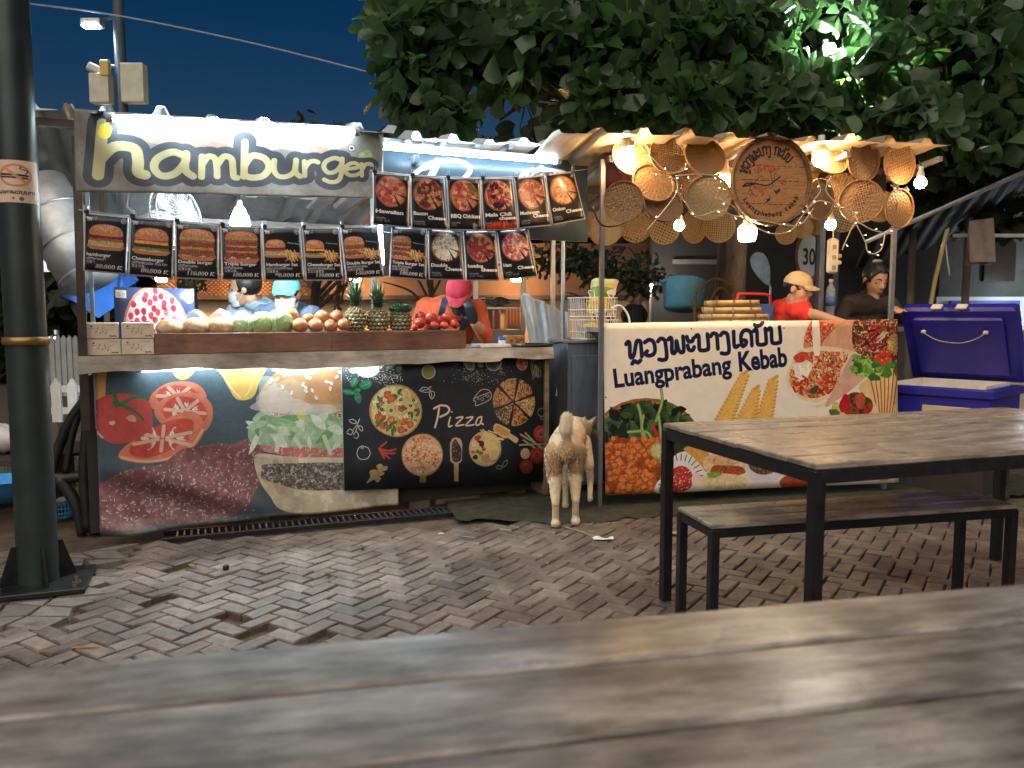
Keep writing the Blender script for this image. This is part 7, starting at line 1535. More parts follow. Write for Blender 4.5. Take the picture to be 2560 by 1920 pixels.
# ---- worker in orange bending over the counter
def orange():
    Mh = HM(1149, 735, 5.55, -8, 44); s = 1.02; n = at(1140, 752, 5.72); shL = at(1068, 770, 5.85); shR = at(1190, 775, 5.8); c = at(1128, 815, 5.95); base = (c.x, c.y+.05, 0)
    og = cloth('orange_shirt', (.72, .13, .045)); gl = mat('black_glove', (.014, .014, .018), .4); P = head_prims(Mh, s, 0)+[('cap', tuple(Mh @ Vector((0, .035, -.07))), tuple(n), .055, .07, 0), ('ell', tuple((shL+shR)/2), (.2, .14, .11), None, 1), ('ell', tuple(c), (.19, .15, .2), None, 1), ('ell', (c.x, c.y+.06, .82), (.17, .14, .2), None, 1)]
    eR = at(1212, 835, 5.65); hR = at(1186, 808, 5.42); P += [('cap', tuple(shR), tuple(eR), .08, .06, 1), ('cap', tuple(eR), tuple(eR+(hR-eR)*.35), .056, .05, 1), ('cap', tuple(eR+(hR-eR)*.35), tuple(hR), .04, .032, 0)]; P += hand_prims(hR, (-.2, -.5, .75), 1, (.1, -.8, -.4), 1.1, 3, .8)
    eL = at(1040, 835, 5.7); hL = at(1080, 850, 5.45); P += [('cap', tuple(shL), tuple(eL), .082, .062, 1), ('cap', tuple(eL), tuple(hL), .056, .036, 1)]; P += hand_prims(hL, (.6, -.7, .1), -1, (0, 0, 1), 1.0, 3)
    legs(P, c.x, c.y+.06, .75, 2, 2); o = person('worker in orange shirt and red cap bending over the tomatoes', [skin_m, og, dk, gl], P, base)
    face_parts(o, base, Mh, s, lips_m); hair_back(o, base, Mh, s, -.06, .98, .055); cap_on(o, base, Mh, s, cloth('red_cap', (.62, .05, .08)), brim=.08); mask_on(o, base, Mh, s, mat('black_mask', (.02, .02, .026), .8))
    nv = cloth('navy_strap', (.03, .045, .075)); B = Vector(base)
    g = MB(); g.lathe([(.078, -.03), (.088, .0), (.078, .035)], n=20, rot=Euler((-.35, 0, 0))); g.v = [tuple(Vector(v)+n-B+Vector((0, -.01, 0))) for v in g.v]; g.build('collar', nv, o, True)
    for x in (-1, 1):
        g = MB(); p0, p1, p2 = n-B+Vector((x*.07, -.07, .02)), n-B+Vector((x*.085, -.13, -.06)), c-B+Vector((x*.09, -.165, -.04)); P_ = smoothpath([p0, p1, p2], 6)
        g.add([q+Vector((sx, 0, 0)) for q in P_ for sx in (-.022, .022)], [(2*i, 2*i+1, 2*i+3, 2*i+2) for i in range(len(P_)-1)]); g.build('apron_strap', nv, o, True)
orange()
# ---- bystander in the dark
def bystander():
    Mh = HM(1592, 736, 8.8, 70, 24); n = at(1586, 762, 8.85); c = at(1598, 800, 8.9); base = (c.x, c.y, 0); P = head_prims(Mh, 1, 0)+[('cap', tuple(Mh @ Vector((0, .02, -.08))), tuple(n), .05, .06, 0), ('ell', (n.x, n.y, n.z-.12), (.15, .17, .14), None, 1), ('ell', (n.x, n.y, n.z-.36), (.14, .15, .2), None, 1)]
    for sd in (-1, 1): P += [('cap', (n.x, n.y+sd*.17, n.z-.08), (n.x+.04, n.y+sd*.2, n.z-.36), .06, .05, 1), ('cap', (n.x+.04, n.y+sd*.2, n.z-.36), (n.x+.22, n.y+sd*.1, n.z-.42), .045, .03, 1)]; P += hand_prims((n.x+.22, n.y+sd*.1, n.z-.42), (1, 0, -.1), sd, (0, 0, 1), 1, 0)
    legs(P, n.x, n.y, n.z-.55, 2, 2); o = person('bystander in dark jacket and dark cap bent under the tree', [skin_m, cloth('charcoal_jacket', (.03, .03, .03)), dk], P, base, .012)
    hair_back(o, base, Mh, 1, -.03, .98, .055); cap_on(o, base, Mh, 1, mat('black_cloth', (.015, .015, .016), .9))
bystander()
# ---- dog seen from behind
def dog():
    base = (.31, 4.5, 0); CR, TN = 0, 1
    P = [('ell', (.302, 4.5, .455), (.085, .11, .085), None, CR), ('ell', (.302, 4.405, .45), (.05, .03, .06), None, TN), ('cap', (.302, 4.52, .455), (.362, 4.86, .46), .095, .098, CR), ('ell', (.37, 4.9, .43), (.085, .12, .125), None, CR)]
    for x, y in ((.246, 4.44), (.363, 4.49)):
        sx = -1 if x < .3 else 1; P += [('cap', (x+.008*sx, y+.02, .43), (x+.004*sx, y+.05, .29), .056, .042, TN), ('cap', (x, y+.05, .29), (x-.002, y-.03, .145), .043, .024, CR), ('cap', (x-.002, y-.03, .145), (x, y-.005, .03), .021, .021, CR), ('ell', (x, y-.015, .024), (.029, .04, .024), None, CR)]
    P += [('cap', (.335, 4.88, .4), (.332, 4.84, .27), .05, .034, CR), ('cap', (.332, 4.84, .27), (.33, 4.86, .13), .028, .022, CR), ('cap', (.33, 4.86, .13), (.33, 4.85, .03), .02, .02, CR), ('ell', (.33, 4.86, .02), (.024, .034, .02), None, CR)]
    P += [('cap', (.44, 4.88, .42), (.47, 4.83, .28), .048, .034, CR), ('cap', (.47, 4.83, .28), (.482, 4.86, .18), .028, .023, CR), ('cap', (.482, 4.86, .18), (.478, 4.82, .09), .02, .017, CR), ('ell', (.478, 4.82, .075), (.019, .022, .025), None, CR)]
    P += [('cap', (.385, 4.93, .5), (.44, 5.0, .49), .07, .06, CR), ('ell', (.465, 5.02, .475), (.056, .066, .054), None, TN), ('cap', (.485, 5.05, .46), (.54, 5.1, .43), .034, .022, CR)]
    P += [('cap', (.302, 4.41, .5), (.298, 4.38, .56), .026, .036, CR), ('cap', (.298, 4.38, .56), (.302, 4.39, .615), .036, .036, CR), ('cap', (.302, 4.39, .615), (.308, 4.45, .62), .036, .026, CR)]
    for dx in (0, -.06): P += [('cap', (.488+dx, 4.99, .505), (.51+dx, 4.985, .535), .027, .017, TN), ('cap', (.51+dx, 4.985, .535), (.532+dx*1.15, 4.98, .565), .017, .004, TN)]
    cr_ = mat('dog_cream', (.56, .43, .28), .85, var=.2, scale=20, bump=.8, bscale=60); tn = mat('dog_tan', (.4, .25, .12), .85, var=.3, scale=20, bump=.8, bscale=60)
    o = figure('dog', P, [cr_, tn], .008, 5, None, base); tag(o, 'cream and tan dog seen from behind with its tail curled up', 'dog')
    me = o.data; me.calc_loop_triangles(); V = np.array([v.co[:] for v in me.vertices]); N = np.array([v.normal[:] for v in me.vertices]); T = np.array([t.vertices[:] for t in me.loop_triangles]); mi = np.array([t.material_index for t in me.loop_triangles])
    A = np.linalg.norm(np.cross(V[T[:, 1]]-V[T[:, 0]], V[T[:, 2]]-V[T[:, 0]]), axis=1); pick = RNG.choice(len(T), 15000, p=A/A.sum()); w_ = RNG.dirichlet((1, 1, 1), 15000)
    fm = MB()
    for k, ti in enumerate(pick):
        p = w_[k]@V[T[ti]]; n = w_[k]@N[T[ti]]; n /= np.linalg.norm(n)+1e-9; z = p[2]; y = p[1]
        L = .005 if z < .17 else (.009 if z < .27 else .011); tail = z > .52 and y < .02
        if y < .03 and .26 < z < .46: L = .018
        if tail: L = .016
        if y > .5: L = .007
        flow = np.array([0, -.25, -1.0]) if not tail else np.array([0, .3, .8]); d = n*.28+flow*.8+RNG.normal(0, .16, 3); d /= np.linalg.norm(d); L *= .6+.8*RNG.random()
        sd = np.cross(d, n); sd /= np.linalg.norm(sd)+1e-9; q = p-n*.002; fm.cur = 1 if (mi[ti] == 1 and RNG.random() < .8) else 0; wd = .0016+.0012*RNG.random()
        fm.add([q-sd*wd, q+sd*wd, q+d*L*.6+sd*wd*.7+n*L*.1, q+d*L], [(0, 1, 2), (0, 2, 3)])
    f = fm.build('fur', [mat('fur_cream', (.66, .54, .38), .7, rnd=0), mat('fur_tan', (.4, .25, .12), .7)], o); f['kind'] = 'stuff'
dog()
# ================================================================== background
def leaf_cloud(centres, per, size, spread, droop=.4, seed=1, wide=.36):
    """big obovate leaves in rosettes; one mesh"""
    g = np.random.default_rng(seed); V = []; F = []
    prof = [(0, 0), (.38, .55), (.72, 1.0), (1.0, 0)]
    for c in centres:
        ax = g.normal(0, 1, 3); ax[2] = abs(ax[2])*.6+.3; ax /= np.linalg.norm(ax); n = per+int(g.integers(-2, 3))
        u = np.cross(ax, [.3, .9, .2]); u /= np.linalg.norm(u); v = np.cross(ax, u)
        for i in range(max(3, n)):
            a = i*2.4+g.random()*.6; el = g.uniform(-.15, .8); L = size*g.uniform(.65, 1.25); d = (u*math.cos(a)+v*math.sin(a))*math.cos(el)+ax*math.sin(el); d[2] -= droop*g.random(); d /= np.linalg.norm(d)
            nr = ax-d*(ax@d); nr /= np.linalg.norm(nr)+1e-9; s = np.cross(d, nr); roll = g.normal(0, .5); s, nr = s*math.cos(roll)+nr*math.sin(roll), nr*math.cos(roll)-s*math.sin(roll)
            b = c+d*size*.12+g.normal(0, spread, 3); w_ = L*wide; o = len(V)
            P = [b, b+d*L*.42-nr*L*.02, b+d*L*.75-nr*L*.06, b+d*L-nr*L*.14*g.random()*2]
            V += [P[0], P[1], P[2], P[3], P[1]+s*w_*.6+nr*L*.07, P[2]+s*w_+nr*L*.08, P[1]-s*w_*.6+nr*L*.07, P[2]-s*w_+nr*L*.08, P[2]+d*L*.17+s*w_*.55+nr*L*.02, P[2]+d*L*.17-s*w_*.55+nr*L*.02]
            F += [(o, o+1, o+4), (o+1, o+2, o+5, o+4), (o+2, o+3, o+8, o+5), (o, o+6, o+1), (o+1, o+6, o+7, o+2), (o+2, o+7, o+9, o+3)]
    mb = MB(); mb.v = [tuple(p) for p in V]; mb.f = F; mb.m = [0]*len(F); return mb
def blob_points(blobs, seed=3, dens=1.0):
    g = np.random.default_rng(seed); out = []
    for (u, v, Y, ru, rv, ry, n) in blobs:
        for _ in range(int(n*dens)):
            while True:
                q = g.uniform(-1, 1, 3)
                if q@q < 1: break
            U, V_ = u+q[0]*ru, v+q[1]*rv
            if math.hypot(U-2078, V_-118) < 72 and Y < 7.6 or math.hypot(U-2120, V_-255) < 40 and Y < 7.6: continue      # the lamp hangs in a gap of the crown
            out.append(np.array(at(U, V_, Y+q[2]*ry)))
    return out
bark = mat('bark', (.1, .065, .045), .9, var=.5, scale=14, bump=1.0, bscale=35, stretch=(1, 1, .35))
leaf_a = mat('almond_leaf', (.055, .108, .042), .36, var=.45, scale=2.5, transl=.42, spec=.5); leaf_d = mat('shade_leaf', (.026, .042, .018), .6, var=.5, scale=3, transl=.2)  # shade_leaf: darker leaf copy, the inner crown's shade put into its colour
# big almond tree over the stalls
tb = at(1823, 780, 7.6); t = thing('almond_tree', 'big leaved tree spreading over the kebab stall roof', 'tree', (tb.x, tb.y, 0))
def TT(u, v, Y): return at(u, v, Y)-Vector((tb.x, tb.y, 0))
MB().tube([(0, 0, -.05), (.01, 0, .6), (0, 0, 1.4), (.03, 0, 2.1), (.06, -.05, 2.9), (.1, -.1, 3.6)], .17, 14, .1).build('trunk', bark, t, True)
for P, r in (([(.05, -.05, 2.6), TT(1700, 230, 7.4), TT(1450, 150, 7.0), TT(1150, 120, 6.4)], .08), ([(.06, -.05, 2.8), TT(1950, 200, 7.2), TT(2150, 120, 6.8), TT(2400, 60, 6.6)], .08), ([(.08, -.1, 3.3), TT(1600, 60, 7.0), TT(1350, 20, 6.3)], .06), ([(.08, -.1, 3.3), TT(2000, 20, 7.2), TT(2300, -80, 7)], .06), ([TT(1450, 150, 7.0), TT(1330, 240, 6.5), TT(1250, 300, 6.2)], .03), ([TT(1150, 120, 6.4), TT(1060, 220, 6.2), TT(1000, 300, 6.1)], .025), ([TT(2150, 120, 6.8), TT(2250, 240, 6.6), TT(2350, 320, 6.5)], .03), ([TT(1700, 230, 7.4), TT(1600, 260, 6.6), TT(1500, 280, 6.2)], .03)):
    MB().tube(smoothpath(P, 5), r, 8, r*.35).build('branch', bark, t, True)
fr_bl = [(1010, 60, 6.2, 70, 90, .5, 46), (1050, 180, 6.2, 85, 110, .5, 60), (1100, 270, 6.1, 110, 50, .45, 46), (1190, 90, 6.3, 150, 120, .6, 90), (1300, 180, 6.3, 60, 70, .5, 26), (1420, 80, 6.4, 170, 100, .6, 100), (1520, 230, 6.3, 120, 80, .5, 80), (1650, 90, 6.5, 190, 110, .6, 110), (1720, 250, 6.3, 170, 60, .5, 90), (1880, 60, 6.7, 180, 90, .6, 90), (1930, 260, 6.5, 140, 60, .5, 70), (2080, 250, 6.5, 120, 70, .5, 60), (2200, 130, 6.7, 190, 120, .6, 90), (2300, 290, 6.4, 140, 60, .5, 70), (2450, 100, 6.6, 150, 120, .6, 80), (2480, 300, 6.6, 120, 110, .5, 80), (2680, 160, 6.8, 170, 150, .6, 80)]
leaf_cloud([p-np.array(t.location) for p in blob_points(fr_bl, 5, .72)], 7, .195, .03, .4, 2).build('crown', leaf_a, t, True)
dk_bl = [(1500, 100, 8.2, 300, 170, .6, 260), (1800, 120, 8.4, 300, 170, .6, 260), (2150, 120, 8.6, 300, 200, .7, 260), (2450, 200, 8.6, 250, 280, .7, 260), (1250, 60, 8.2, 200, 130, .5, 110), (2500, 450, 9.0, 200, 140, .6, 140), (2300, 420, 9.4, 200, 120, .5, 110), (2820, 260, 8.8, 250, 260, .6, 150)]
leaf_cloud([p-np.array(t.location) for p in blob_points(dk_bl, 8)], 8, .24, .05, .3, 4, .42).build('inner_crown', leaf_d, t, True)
tw = MB()
for P in ([(1310, 200), (1312, 260), (1300, 320)], [(1312, 250), (1330, 300), (1326, 330)], [(1305, 200), (1310, 240)]): tw.tube(smoothpath([TT(u, v, 6.2) for u, v in P], 4), .006, 5)
tw.build('twig', bark, t)
# lamps beyond the leaves
def flood(u, v, Y, r, strength, col, label, poleto=0.0):
    q = at(u, v, Y); t = thing('flood_lamp', label, 'lamp', (q.x, q.y, 0)); N = 16
    MB().cyl((0, .0, q.z), (0, .03, q.z), r, r, N).build('lens', lamp_mat('flood_%d' % int(strength), col, strength), t); MB().box((0, .07, q.z), (r*3, .07, r*2.4), bev=.01).build('housing', mat('lamp_housing', (.2, .2, .2), .5), t); MB().cyl((0, .13, -.05), (0, .13, q.z+.1), .03, .025, 10).build('post', mat('lamp_post', (.06, .07, .08), .5, .4), t)
flood(2078, 118, 6.8, .035, 800, (.85, 1, .95), 'bright white lamp shining through the tree leaves')
flood(2120, 255, 6.7, .035, 2200, (1, .9, .6), 'warm lamp hidden in the leaves over the kebab roof')
# dark post with camera, boxes and floodlight on the far side
q = at(300, 120, 7.4); t = thing('camera_post', 'dark post carrying a security camera and junction boxes behind the roof', 'post', (q.x, q.y, 0)); pm = mat('navy_post', (.03, .045, .075), .6, .2); X = lambda u, v: at(u, v, 7.4)-Vector((q.x, q.y, 0))
MB().cyl((0, 0, -.05), (0, 0, 5), .052, .048, 14).build('shaft', pm, t, True)
a_ = X(236, 172); MB().box(a_, (.12, .16, .07), Euler((.2, .35, .6)), bev=.012).build('camera', mat('white_plastic', (.65, .66, .66), .4), t); MB().tube([a_+Vector((.03, 0, .0)), a_+Vector((.1, 0, .02)), Vector((0, 0, a_.z+.03))], .014, 8).build('camera_arm', white_p, t)
a_ = X(272, 176); MB().box(a_+Vector((0, -.06, 0)), (.075, .06, .14), bev=.008).build('yellow_box', mat('yellow_box', (.5, .38, .1), .5), t); a_ = X(258, 225); MB().box(a_+Vector((0, -.03, 0)), (.17, .1, .26), bev=.008).build('white_box', mat('beige_box', (.5, .46, .38), .6), t)
a_ = X(340, 212); MB().box(a_+Vector((0, -.03, 0)), (.2, .1, .34), bev=.006).build('pale_box', mat('pale_box', (.48, .47, .36), .6), t)
a_ = X(232, 58); MB().box(a_, (.17, .1, .07), bev=.01).build('lamp_head', mat('lamp_housing', (.2, .2, .2), .5), t); MB().box(a_+Vector((0, -.03, -.04)), (.14, .06, .012)).build('lamp_lens', lamp_mat('floodlens', (.85, 1, 1), 60), t); MB().tube([a_+Vector((.06, 0, .02)), Vector((-.04, 0, a_.z+.05))], .012, 6).build('lamp_arm', pm, t)
cord('overhead_cable', 'pale cable slung from the dark post towards the tree', None, [at(60, 8, 7.0), at(300, 40, 7.3), at(640, 110, 7.3), at(1000, 200, 7.3), at(1150, 232, 7.3), at(1420, 262, 7.3)], .007, mat('cable_grey', (.25, .28, .32), .6), 'cable')
# lit house behind the burger stall
YH = 11.5; hx0, hx1 = at(380, 700, YH).x, at(1640, 700, YH).x
t = thing('lit_house', 'low house with warm lit cream wall behind the stalls', 'house', ((hx0+hx1)/2, YH, 0)); W2 = (hx1-hx0)/2; crm = mat('cream_wall', (.62, .42, .24), .8, var=.12, scale=2); zz_ = lambda v: at(900, v, YH).z
MB().box((0, .1, zz_(745)/2), (2*W2, .2, zz_(745))).build('wall', crm, t); MB().box((0, .3, (zz_(606)+zz_(745))/2), (2*W2, .3, zz_(606)-zz_(745))).build('upper_wall', mat('brown_wall', (.16, .1, .07), .8, var=.2, scale=1.5), t)
MB().box((0, -.06, zz_(744)), (2*W2+.2, .2, .06)).build('beam', mat('dark_wood', (.04, .026, .018), .7), t)
lx0, lx1 = at(500, 700, YH).x-t.location.x, at(760, 700, YH).x-t.location.x
MB().box(((lx0+lx1)/2, .1, (zz_(740)+zz_(675))/2), (lx1-lx0, .05, zz_(675)-zz_(740))).build('tile_panel', mat('orange_tile', (.5, .22, .07), .7), t)
lt = MB(); h_ = zz_(675)-zz_(740); n_ = 22
for k in range(-6, n_):
    x = lx0+(lx1-lx0)*k/n_
    for dx in (-h_*1.2, h_*1.2): lt.cyl((x, .06, zz_(740)), (x+dx, .06, zz_(675)), .008, n=5)
lt.build('lattice', mat('dark_wood', (.04, .026, .018), .7), t)
for u0, u1, v0, v1 in ((1185, 1250, 745, 830), (600, 640, 760, 800), (1268, 1300, 765, 815)):
    x0, x1 = at(u0, 700, YH).x-t.location.x, at(u1, 700, YH).x-t.location.x; w_ = MB().box(((x0+x1)/2, -.03, (zz_(v0)+zz_(v1))/2), (x1-x0, .05, zz_(v0)-zz_(v1))).build('window', mat('dark_pane', (.03, .02, .015), .3), t)
    for k in range(5): MB().box((x0+(x1-x0)*k/4, -.07, (zz_(v0)+zz_(v1))/2), (.02, .03, zz_(v0)-zz_(v1)+.02)).build('bar', mat('rust_wood', (.2, .07, .03), .7), w_)
for u in (430, 620, 900, 1290):
    x = at(u, 700, YH).x-t.location.x; MB().lathe([(0, 0), (.07, .01), (.08, .05), (.05, .09), (0, .1)], (x, -.35, zz_(690)-.1), 14).build('porch_lamp', lamp_mat('porch_glow', (1, .55, .22), 90), t, True); MB().cyl((x, -.35, zz_(690)), (x, .2, zz_(690)+.02), .012, n=6).build('lamp_arm', galv, t)
x = at(1628, 724, 10).x; MB().lathe([(0, 0), (.025, .005), (.03, .025), (0, .045)], (x-t.location.x, 10-YH, zz_(727)), 12).build('yard_lamp', lamp_mat('yard_glow', (1, .9, .75), 260), t, True); MB().cyl((x-t.location.x, 10.03-YH, 0), (x-t.location.x, 10.03-YH, zz_(727)), .015, n=8).build('lamp_stake', galv, t)
m = MB(); roof_sheet(m, -W2-.3, W2+.3, zz_(606)+.02, zz_(606)+.02, -.6, 2.5, -1.2, .25, 160).build('roof', mat('terracotta', (.28, .1, .05), .8, var=.3), t)
# dark wall behind the kebab stall
YD = 10.4; x0, x1 = at(1630, 700, YD).x, at(2340, 700, YD).x; t = thing('dark_wall', 'dark grey wall behind the tree trunk', 'wall', ((x0+x1)/2, YD, 0)); t['kind'] = 'thing'; hw = (x1-x0)/2
MB().box((0, .1, 1.4), (2*hw, .2, 2.8)).build('wall_face', mat('dark_render', (.045, .042, .038), .9, var=.25, scale=2), t); a0, a1 = at(1680, 655, YD), at(1790, 655, YD)
MB().box(((a0.x+a1.x)/2-t.location.x, -.02, a0.z), (a1.x-a0.x, .06, .06)).build('pale_rail', mat('pale_rail', (.2, .19, .18), .7), t)
MB().box((hw*.25, -.2, .6), (hw*1.3, .3, 1.2), bev=.02).build('low_ledge', mat('ledge', (.1, .085, .07), .9), t)
q = at(1905, 672, 8.8); t = thing('feather_flag', 'pale blue feather flag leaning behind the child', 'flag', (q.x, q.y, 0), -.1)
m = MB(); N = 24; P = [Vector(((.085)*math.cos(6.283*i/N)*(1+.45*math.sin(6.283*i/N)), 0, .19*math.sin(6.283*i/N))) for i in range(N)]; Q = Euler((0, -.4, 0)).to_matrix(); P = [Q @ p+Vector((0, 0, q.z)) for p in P]
m.add(P+[p+Vector((0, .012, 0)) for p in P], [tuple(range(N)), tuple(range(2*N-1, N-1, -1))]+[(i, i+N, (i+1) % N+N, (i+1) % N) for i in range(N)]); m.build('flag_cloth', mat('flag_blue', (.45, .55, .66), .7, var=.35, scale=9), t); MB().tube([(.1, .02, 0), (.1, .02, q.z-.2), (-.05, .03, q.z+.15)], .012, 6).build('flag_pole', galv, t)
# shrubs and thin trees between stall and house
def small_tree(u, v0, v1, Y, r, lab, blobs, name='small_tree', lm=None, lean=0):
    b = at(u, v0, Y); t = thing(name, lab, 'tree', (b.x, b.y, 0)); top = at(u+lean, v1, Y)-Vector((b.x, b.y, 0))
    MB().tube(smoothpath([(0, 0, -.05), (lean*.0005, 0, b.z*.6), (top.x*.5, 0, (b.z+top.z)/2), top], 5), r, 8, r*.5).build('trunk', bark, t, True)
    for k in range(5):
        s_ = Vector((top.x*.6, 0, b.z+(top.z-b.z)*.4*k/4)); e = s_+Vector((random.uniform(-.5, .5), random.uniform(-.2, .2), random.uniform(.2, .6))); MB().tube(smoothpath([s_, (s_+e)/2+Vector((.05, 0, .08)), e], 4), r*.4, 6, r*.12).build('branch', bark, t, True)
    if blobs: leaf_cloud([p-np.array((b.x, b.y, 0)) for p in blob_points(blobs, int(u))], 6, .1, .03, .5, int(u), .25).build('crown', lm or leaf_d, t)
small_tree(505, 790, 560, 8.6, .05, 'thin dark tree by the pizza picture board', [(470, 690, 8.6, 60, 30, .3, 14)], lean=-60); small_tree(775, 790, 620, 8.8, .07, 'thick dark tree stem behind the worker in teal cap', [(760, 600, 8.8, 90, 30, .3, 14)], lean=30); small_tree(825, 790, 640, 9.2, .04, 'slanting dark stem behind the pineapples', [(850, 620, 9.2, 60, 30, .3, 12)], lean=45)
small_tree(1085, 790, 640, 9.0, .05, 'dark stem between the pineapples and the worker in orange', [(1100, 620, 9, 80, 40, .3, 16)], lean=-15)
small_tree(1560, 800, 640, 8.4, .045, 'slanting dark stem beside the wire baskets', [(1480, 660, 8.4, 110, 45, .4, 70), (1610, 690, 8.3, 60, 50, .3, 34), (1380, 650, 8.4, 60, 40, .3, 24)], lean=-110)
# main left clutter: ducts, tarp, fences, chair, basket
duct = mat('silver_duct', (.42, .44, .45), .45, .7, var=.3, scale=7, bump=.25, bscale=12)
for k, (u0, v0, u1, v1, Y, r, lab) in enumerate(((95, 470, 228, 700, 4.9, .17, 'wide silver duct slanting down behind the pole'), (40, 420, 175, 660, 5.6, .13, 'thinner silver duct farther behind the pole'))):
    a_, b_ = at(u0, v0, Y), at(u1, v1, Y-.1); t = thing('silver_duct', lab, 'duct', a_); D = b_-a_; MB().tube([D*0, D*.35+Vector((.01, 0, 0)), D*.7, D], r, 28).build('pipe', duct, t, True)
    for f in (.3, .62, .97): MB().tube([D*f+((D.to_track_quat('Z', 'Y')) @ Vector((r*1.02*math.cos(i*.3142), r*1.02*math.sin(i*.3142), 0))) for i in range(21)], .008, 6).build('seam', duct, t, True)
tp = [at(150, 740, 5.0), at(310, 640, 5.4), at(340, 700, 5.5), at(255, 795, 5.1)]; tarp_m = mat('blue_tarp', (.03, .12, .42), .35, var=.25, scale=5, bump=.4, bscale=8)
m = MB(); m.grid(lambda a, b: (tp[0]*(1-a)+tp[1]*a)*(1-b)+(tp[3]*(1-a)+tp[2]*a)*b+Vector((0, .04*math.sin(a*9+b*5), -.05*math.sin(a*3.1)*(1-b))), 24, 16); o = recenter(m.mesh('blue_tarp', tarp_m, True), tp[3]); o = put('blue_tarp', o); o.location = tp[3]; tag(o, 'shiny blue tarpaulin slung behind the brown stall post', 'tarpaulin')
t = thing('side_awning', 'dull zinc awning over the ducts beside the burger stall', 'awning', at(30, 300, 5.2).xy.to_3d(), .35)
roof_sheet(MB(), -.5, .75, at(90, 262, 5.2).z, at(200, 262, 5.2).z, -.1, 1.6, .1, .22, 80, edge=1).build('roof_sheet', tin, t, True); MB().box((.1, .0, at(120, 300, 5.2).z), (1.3, .04, .05)).build('beam', frame_m, t); roof_sheet(MB(), -.4, .8, at(150, 320, 5.6).z, at(150, 320, 5.6).z, .4, 1.7, .75, .3, 60).build('rear_sheet', tin, t, True); MB().box((-.45, .1, 1.1), (.05, .05, 2.2)).build('post', frame_m, t)
def picket(u0, u1, vt, vb, Y, n, w_, m, label, name, post=None):
    a_, b_ = at(u0, vb, Y), at(u1, vb, Y); t = thing(name, label, 'fence', (a_.x, Y, 0)); zt = at(u0, vt, Y).z; zb = max(.02, a_.z); Lx = b_.x-a_.x
    for k in range(n):
        x = Lx*(k+.5)/n; MB().prism([(x-w_/2, zb), (x+w_/2, zb), (x+w_/2, zt-w_*.8), (x, zt), (x-w_/2, zt-w_*.8)], -.012, .012, 'y').build('picket', m, t)
    for f in (.25, .75): MB().box((Lx/2, .02, zb+(zt-zb)*f), (Lx, .02, .05)).build('rail', m, t)
picket(100, 232, 838, 990, 7.4, 9, .042, mat('grey_picket', (.32, .33, .32), .6), 'grey metal picket fence behind the pole', 'metal_fence'); picket(85, 245, 945, 1055, 6.0, 4, .07, mat('white_picket', (.7, .7, .68), .6), 'low white picket fence beyond the black chair', 'white_fence')
flood(124, 850, 8.2, .03, 160, (.9, 1, 1), 'small bright lamp beyond the fence beside the pole')
gr = MB(); g_ = np.random.default_rng(3)
for k in range(2600):
    x = at(60, 1000, 5.6).x+g_.uniform(-1.6, 1.4); y = 5.3+g_.random()*1.6; h = .05+.06*g_.random(); a = g_.random()*6.28; gr.add([(x, y, -.06), (x+.008*math.cos(a), y+.008*math.sin(a), -.06), (x+.02*math.cos(a+1), y+.02*math.sin(a+1), h-.06)], [(0, 1, 2)])
o = gr.build('grass', mat('grass', (.06, .11, .03), .7)); tag(o, 'strip of short green grass beyond the black chair', 'grass', None, 'stuff')
ch = gz(205, 1330); t = thing('plastic_chair', 'black slatted plastic armchair beside the burger banner', 'chair', (ch.x, ch.y+.1, 0), .5); blk = mat('black_chair', (.012, .012, .012), .5, var=.4)
C = lambda u, v, Y=None: at(u, v, Y or ch.y)-Vector((ch.x, ch.y+.1, 0))
m = MB()
for P, w0 in (([(218, 985), (170, 1060), (140, 1140), (122, 1180)], .05), ([(228, 985), (215, 1100), (200, 1160)], .04)):
    pass
Ri = Euler((0, 0, -.5)).to_matrix()
def cp(P, r0, r1, nm): MB().tube(smoothpath([Ri @ C(u, v) for u, v in P], 5), r0, 8, r1).build(nm, blk, t, True)
cp([(226, 985), (180, 1045), (150, 1110), (128, 1180), (120, 1195)], .03, .028, 'arm'); cp([(120, 1190), (160, 1195), (205, 1190)], .03, .03, 'arm_rest'); cp([(226, 985), (222, 1060), (212, 1180), (222, 1330)], .04, .03, 'back_frame'); cp([(150, 1195), (190, 1260), (205, 1338)], .04, .025, 'leg'); cp([(205, 1010), (180, 1090), (165, 1180)], .02, .02, 'slat'); cp([(235, 1000), (240, 1150), (238, 1335)], .04, .03, 'leg')
q = gz(150, 1290); MB().box(Ri @ Vector((-.05, .25, .42)), (.4, .4, .03), bev=.01).build('seat', blk, t)
q = gz(158, 1292); t = thing('blue_basket', 'small sky blue plastic basket on the ground by the pole', 'basket', (q.x, q.y, 0)); bb = mat('basket_blue', (.06, .3, .6), .4); r = .07
MB().lathe([(0, 0), (r*.72, 0), (r*.74, .006), (0, .006)], n=22).build('base', bb, t, True); MB().lathe([(r, .1), (r*1.06, .1), (r*1.06, .115), (r, .115), (r, .1)], n=22).build('rim', bb, t, True); mm = MB()
for k in range(22): a = k*6.283/22; mm.cyl((r*.73*math.cos(a), r*.73*math.sin(a), .003), (r*1.02*math.cos(a), r*1.02*math.sin(a), .1), .004, n=5)
for z in (.03, .06): mm.tube([((r*.73+z*.25)*math.cos(i*.2856), (r*.73+z*.25)*math.sin(i*.2856), z) for i in range(23)], .004, 5)
mm.build('wall', bb, t); MB().ell((0, 0, .09), (.05, .05, .03), 12, 8, None, lambda p, th: 1+.1*math.sin(5*p)).build('cloth', mat('cream_cloth', (.5, .45, .3), .9), t, True)
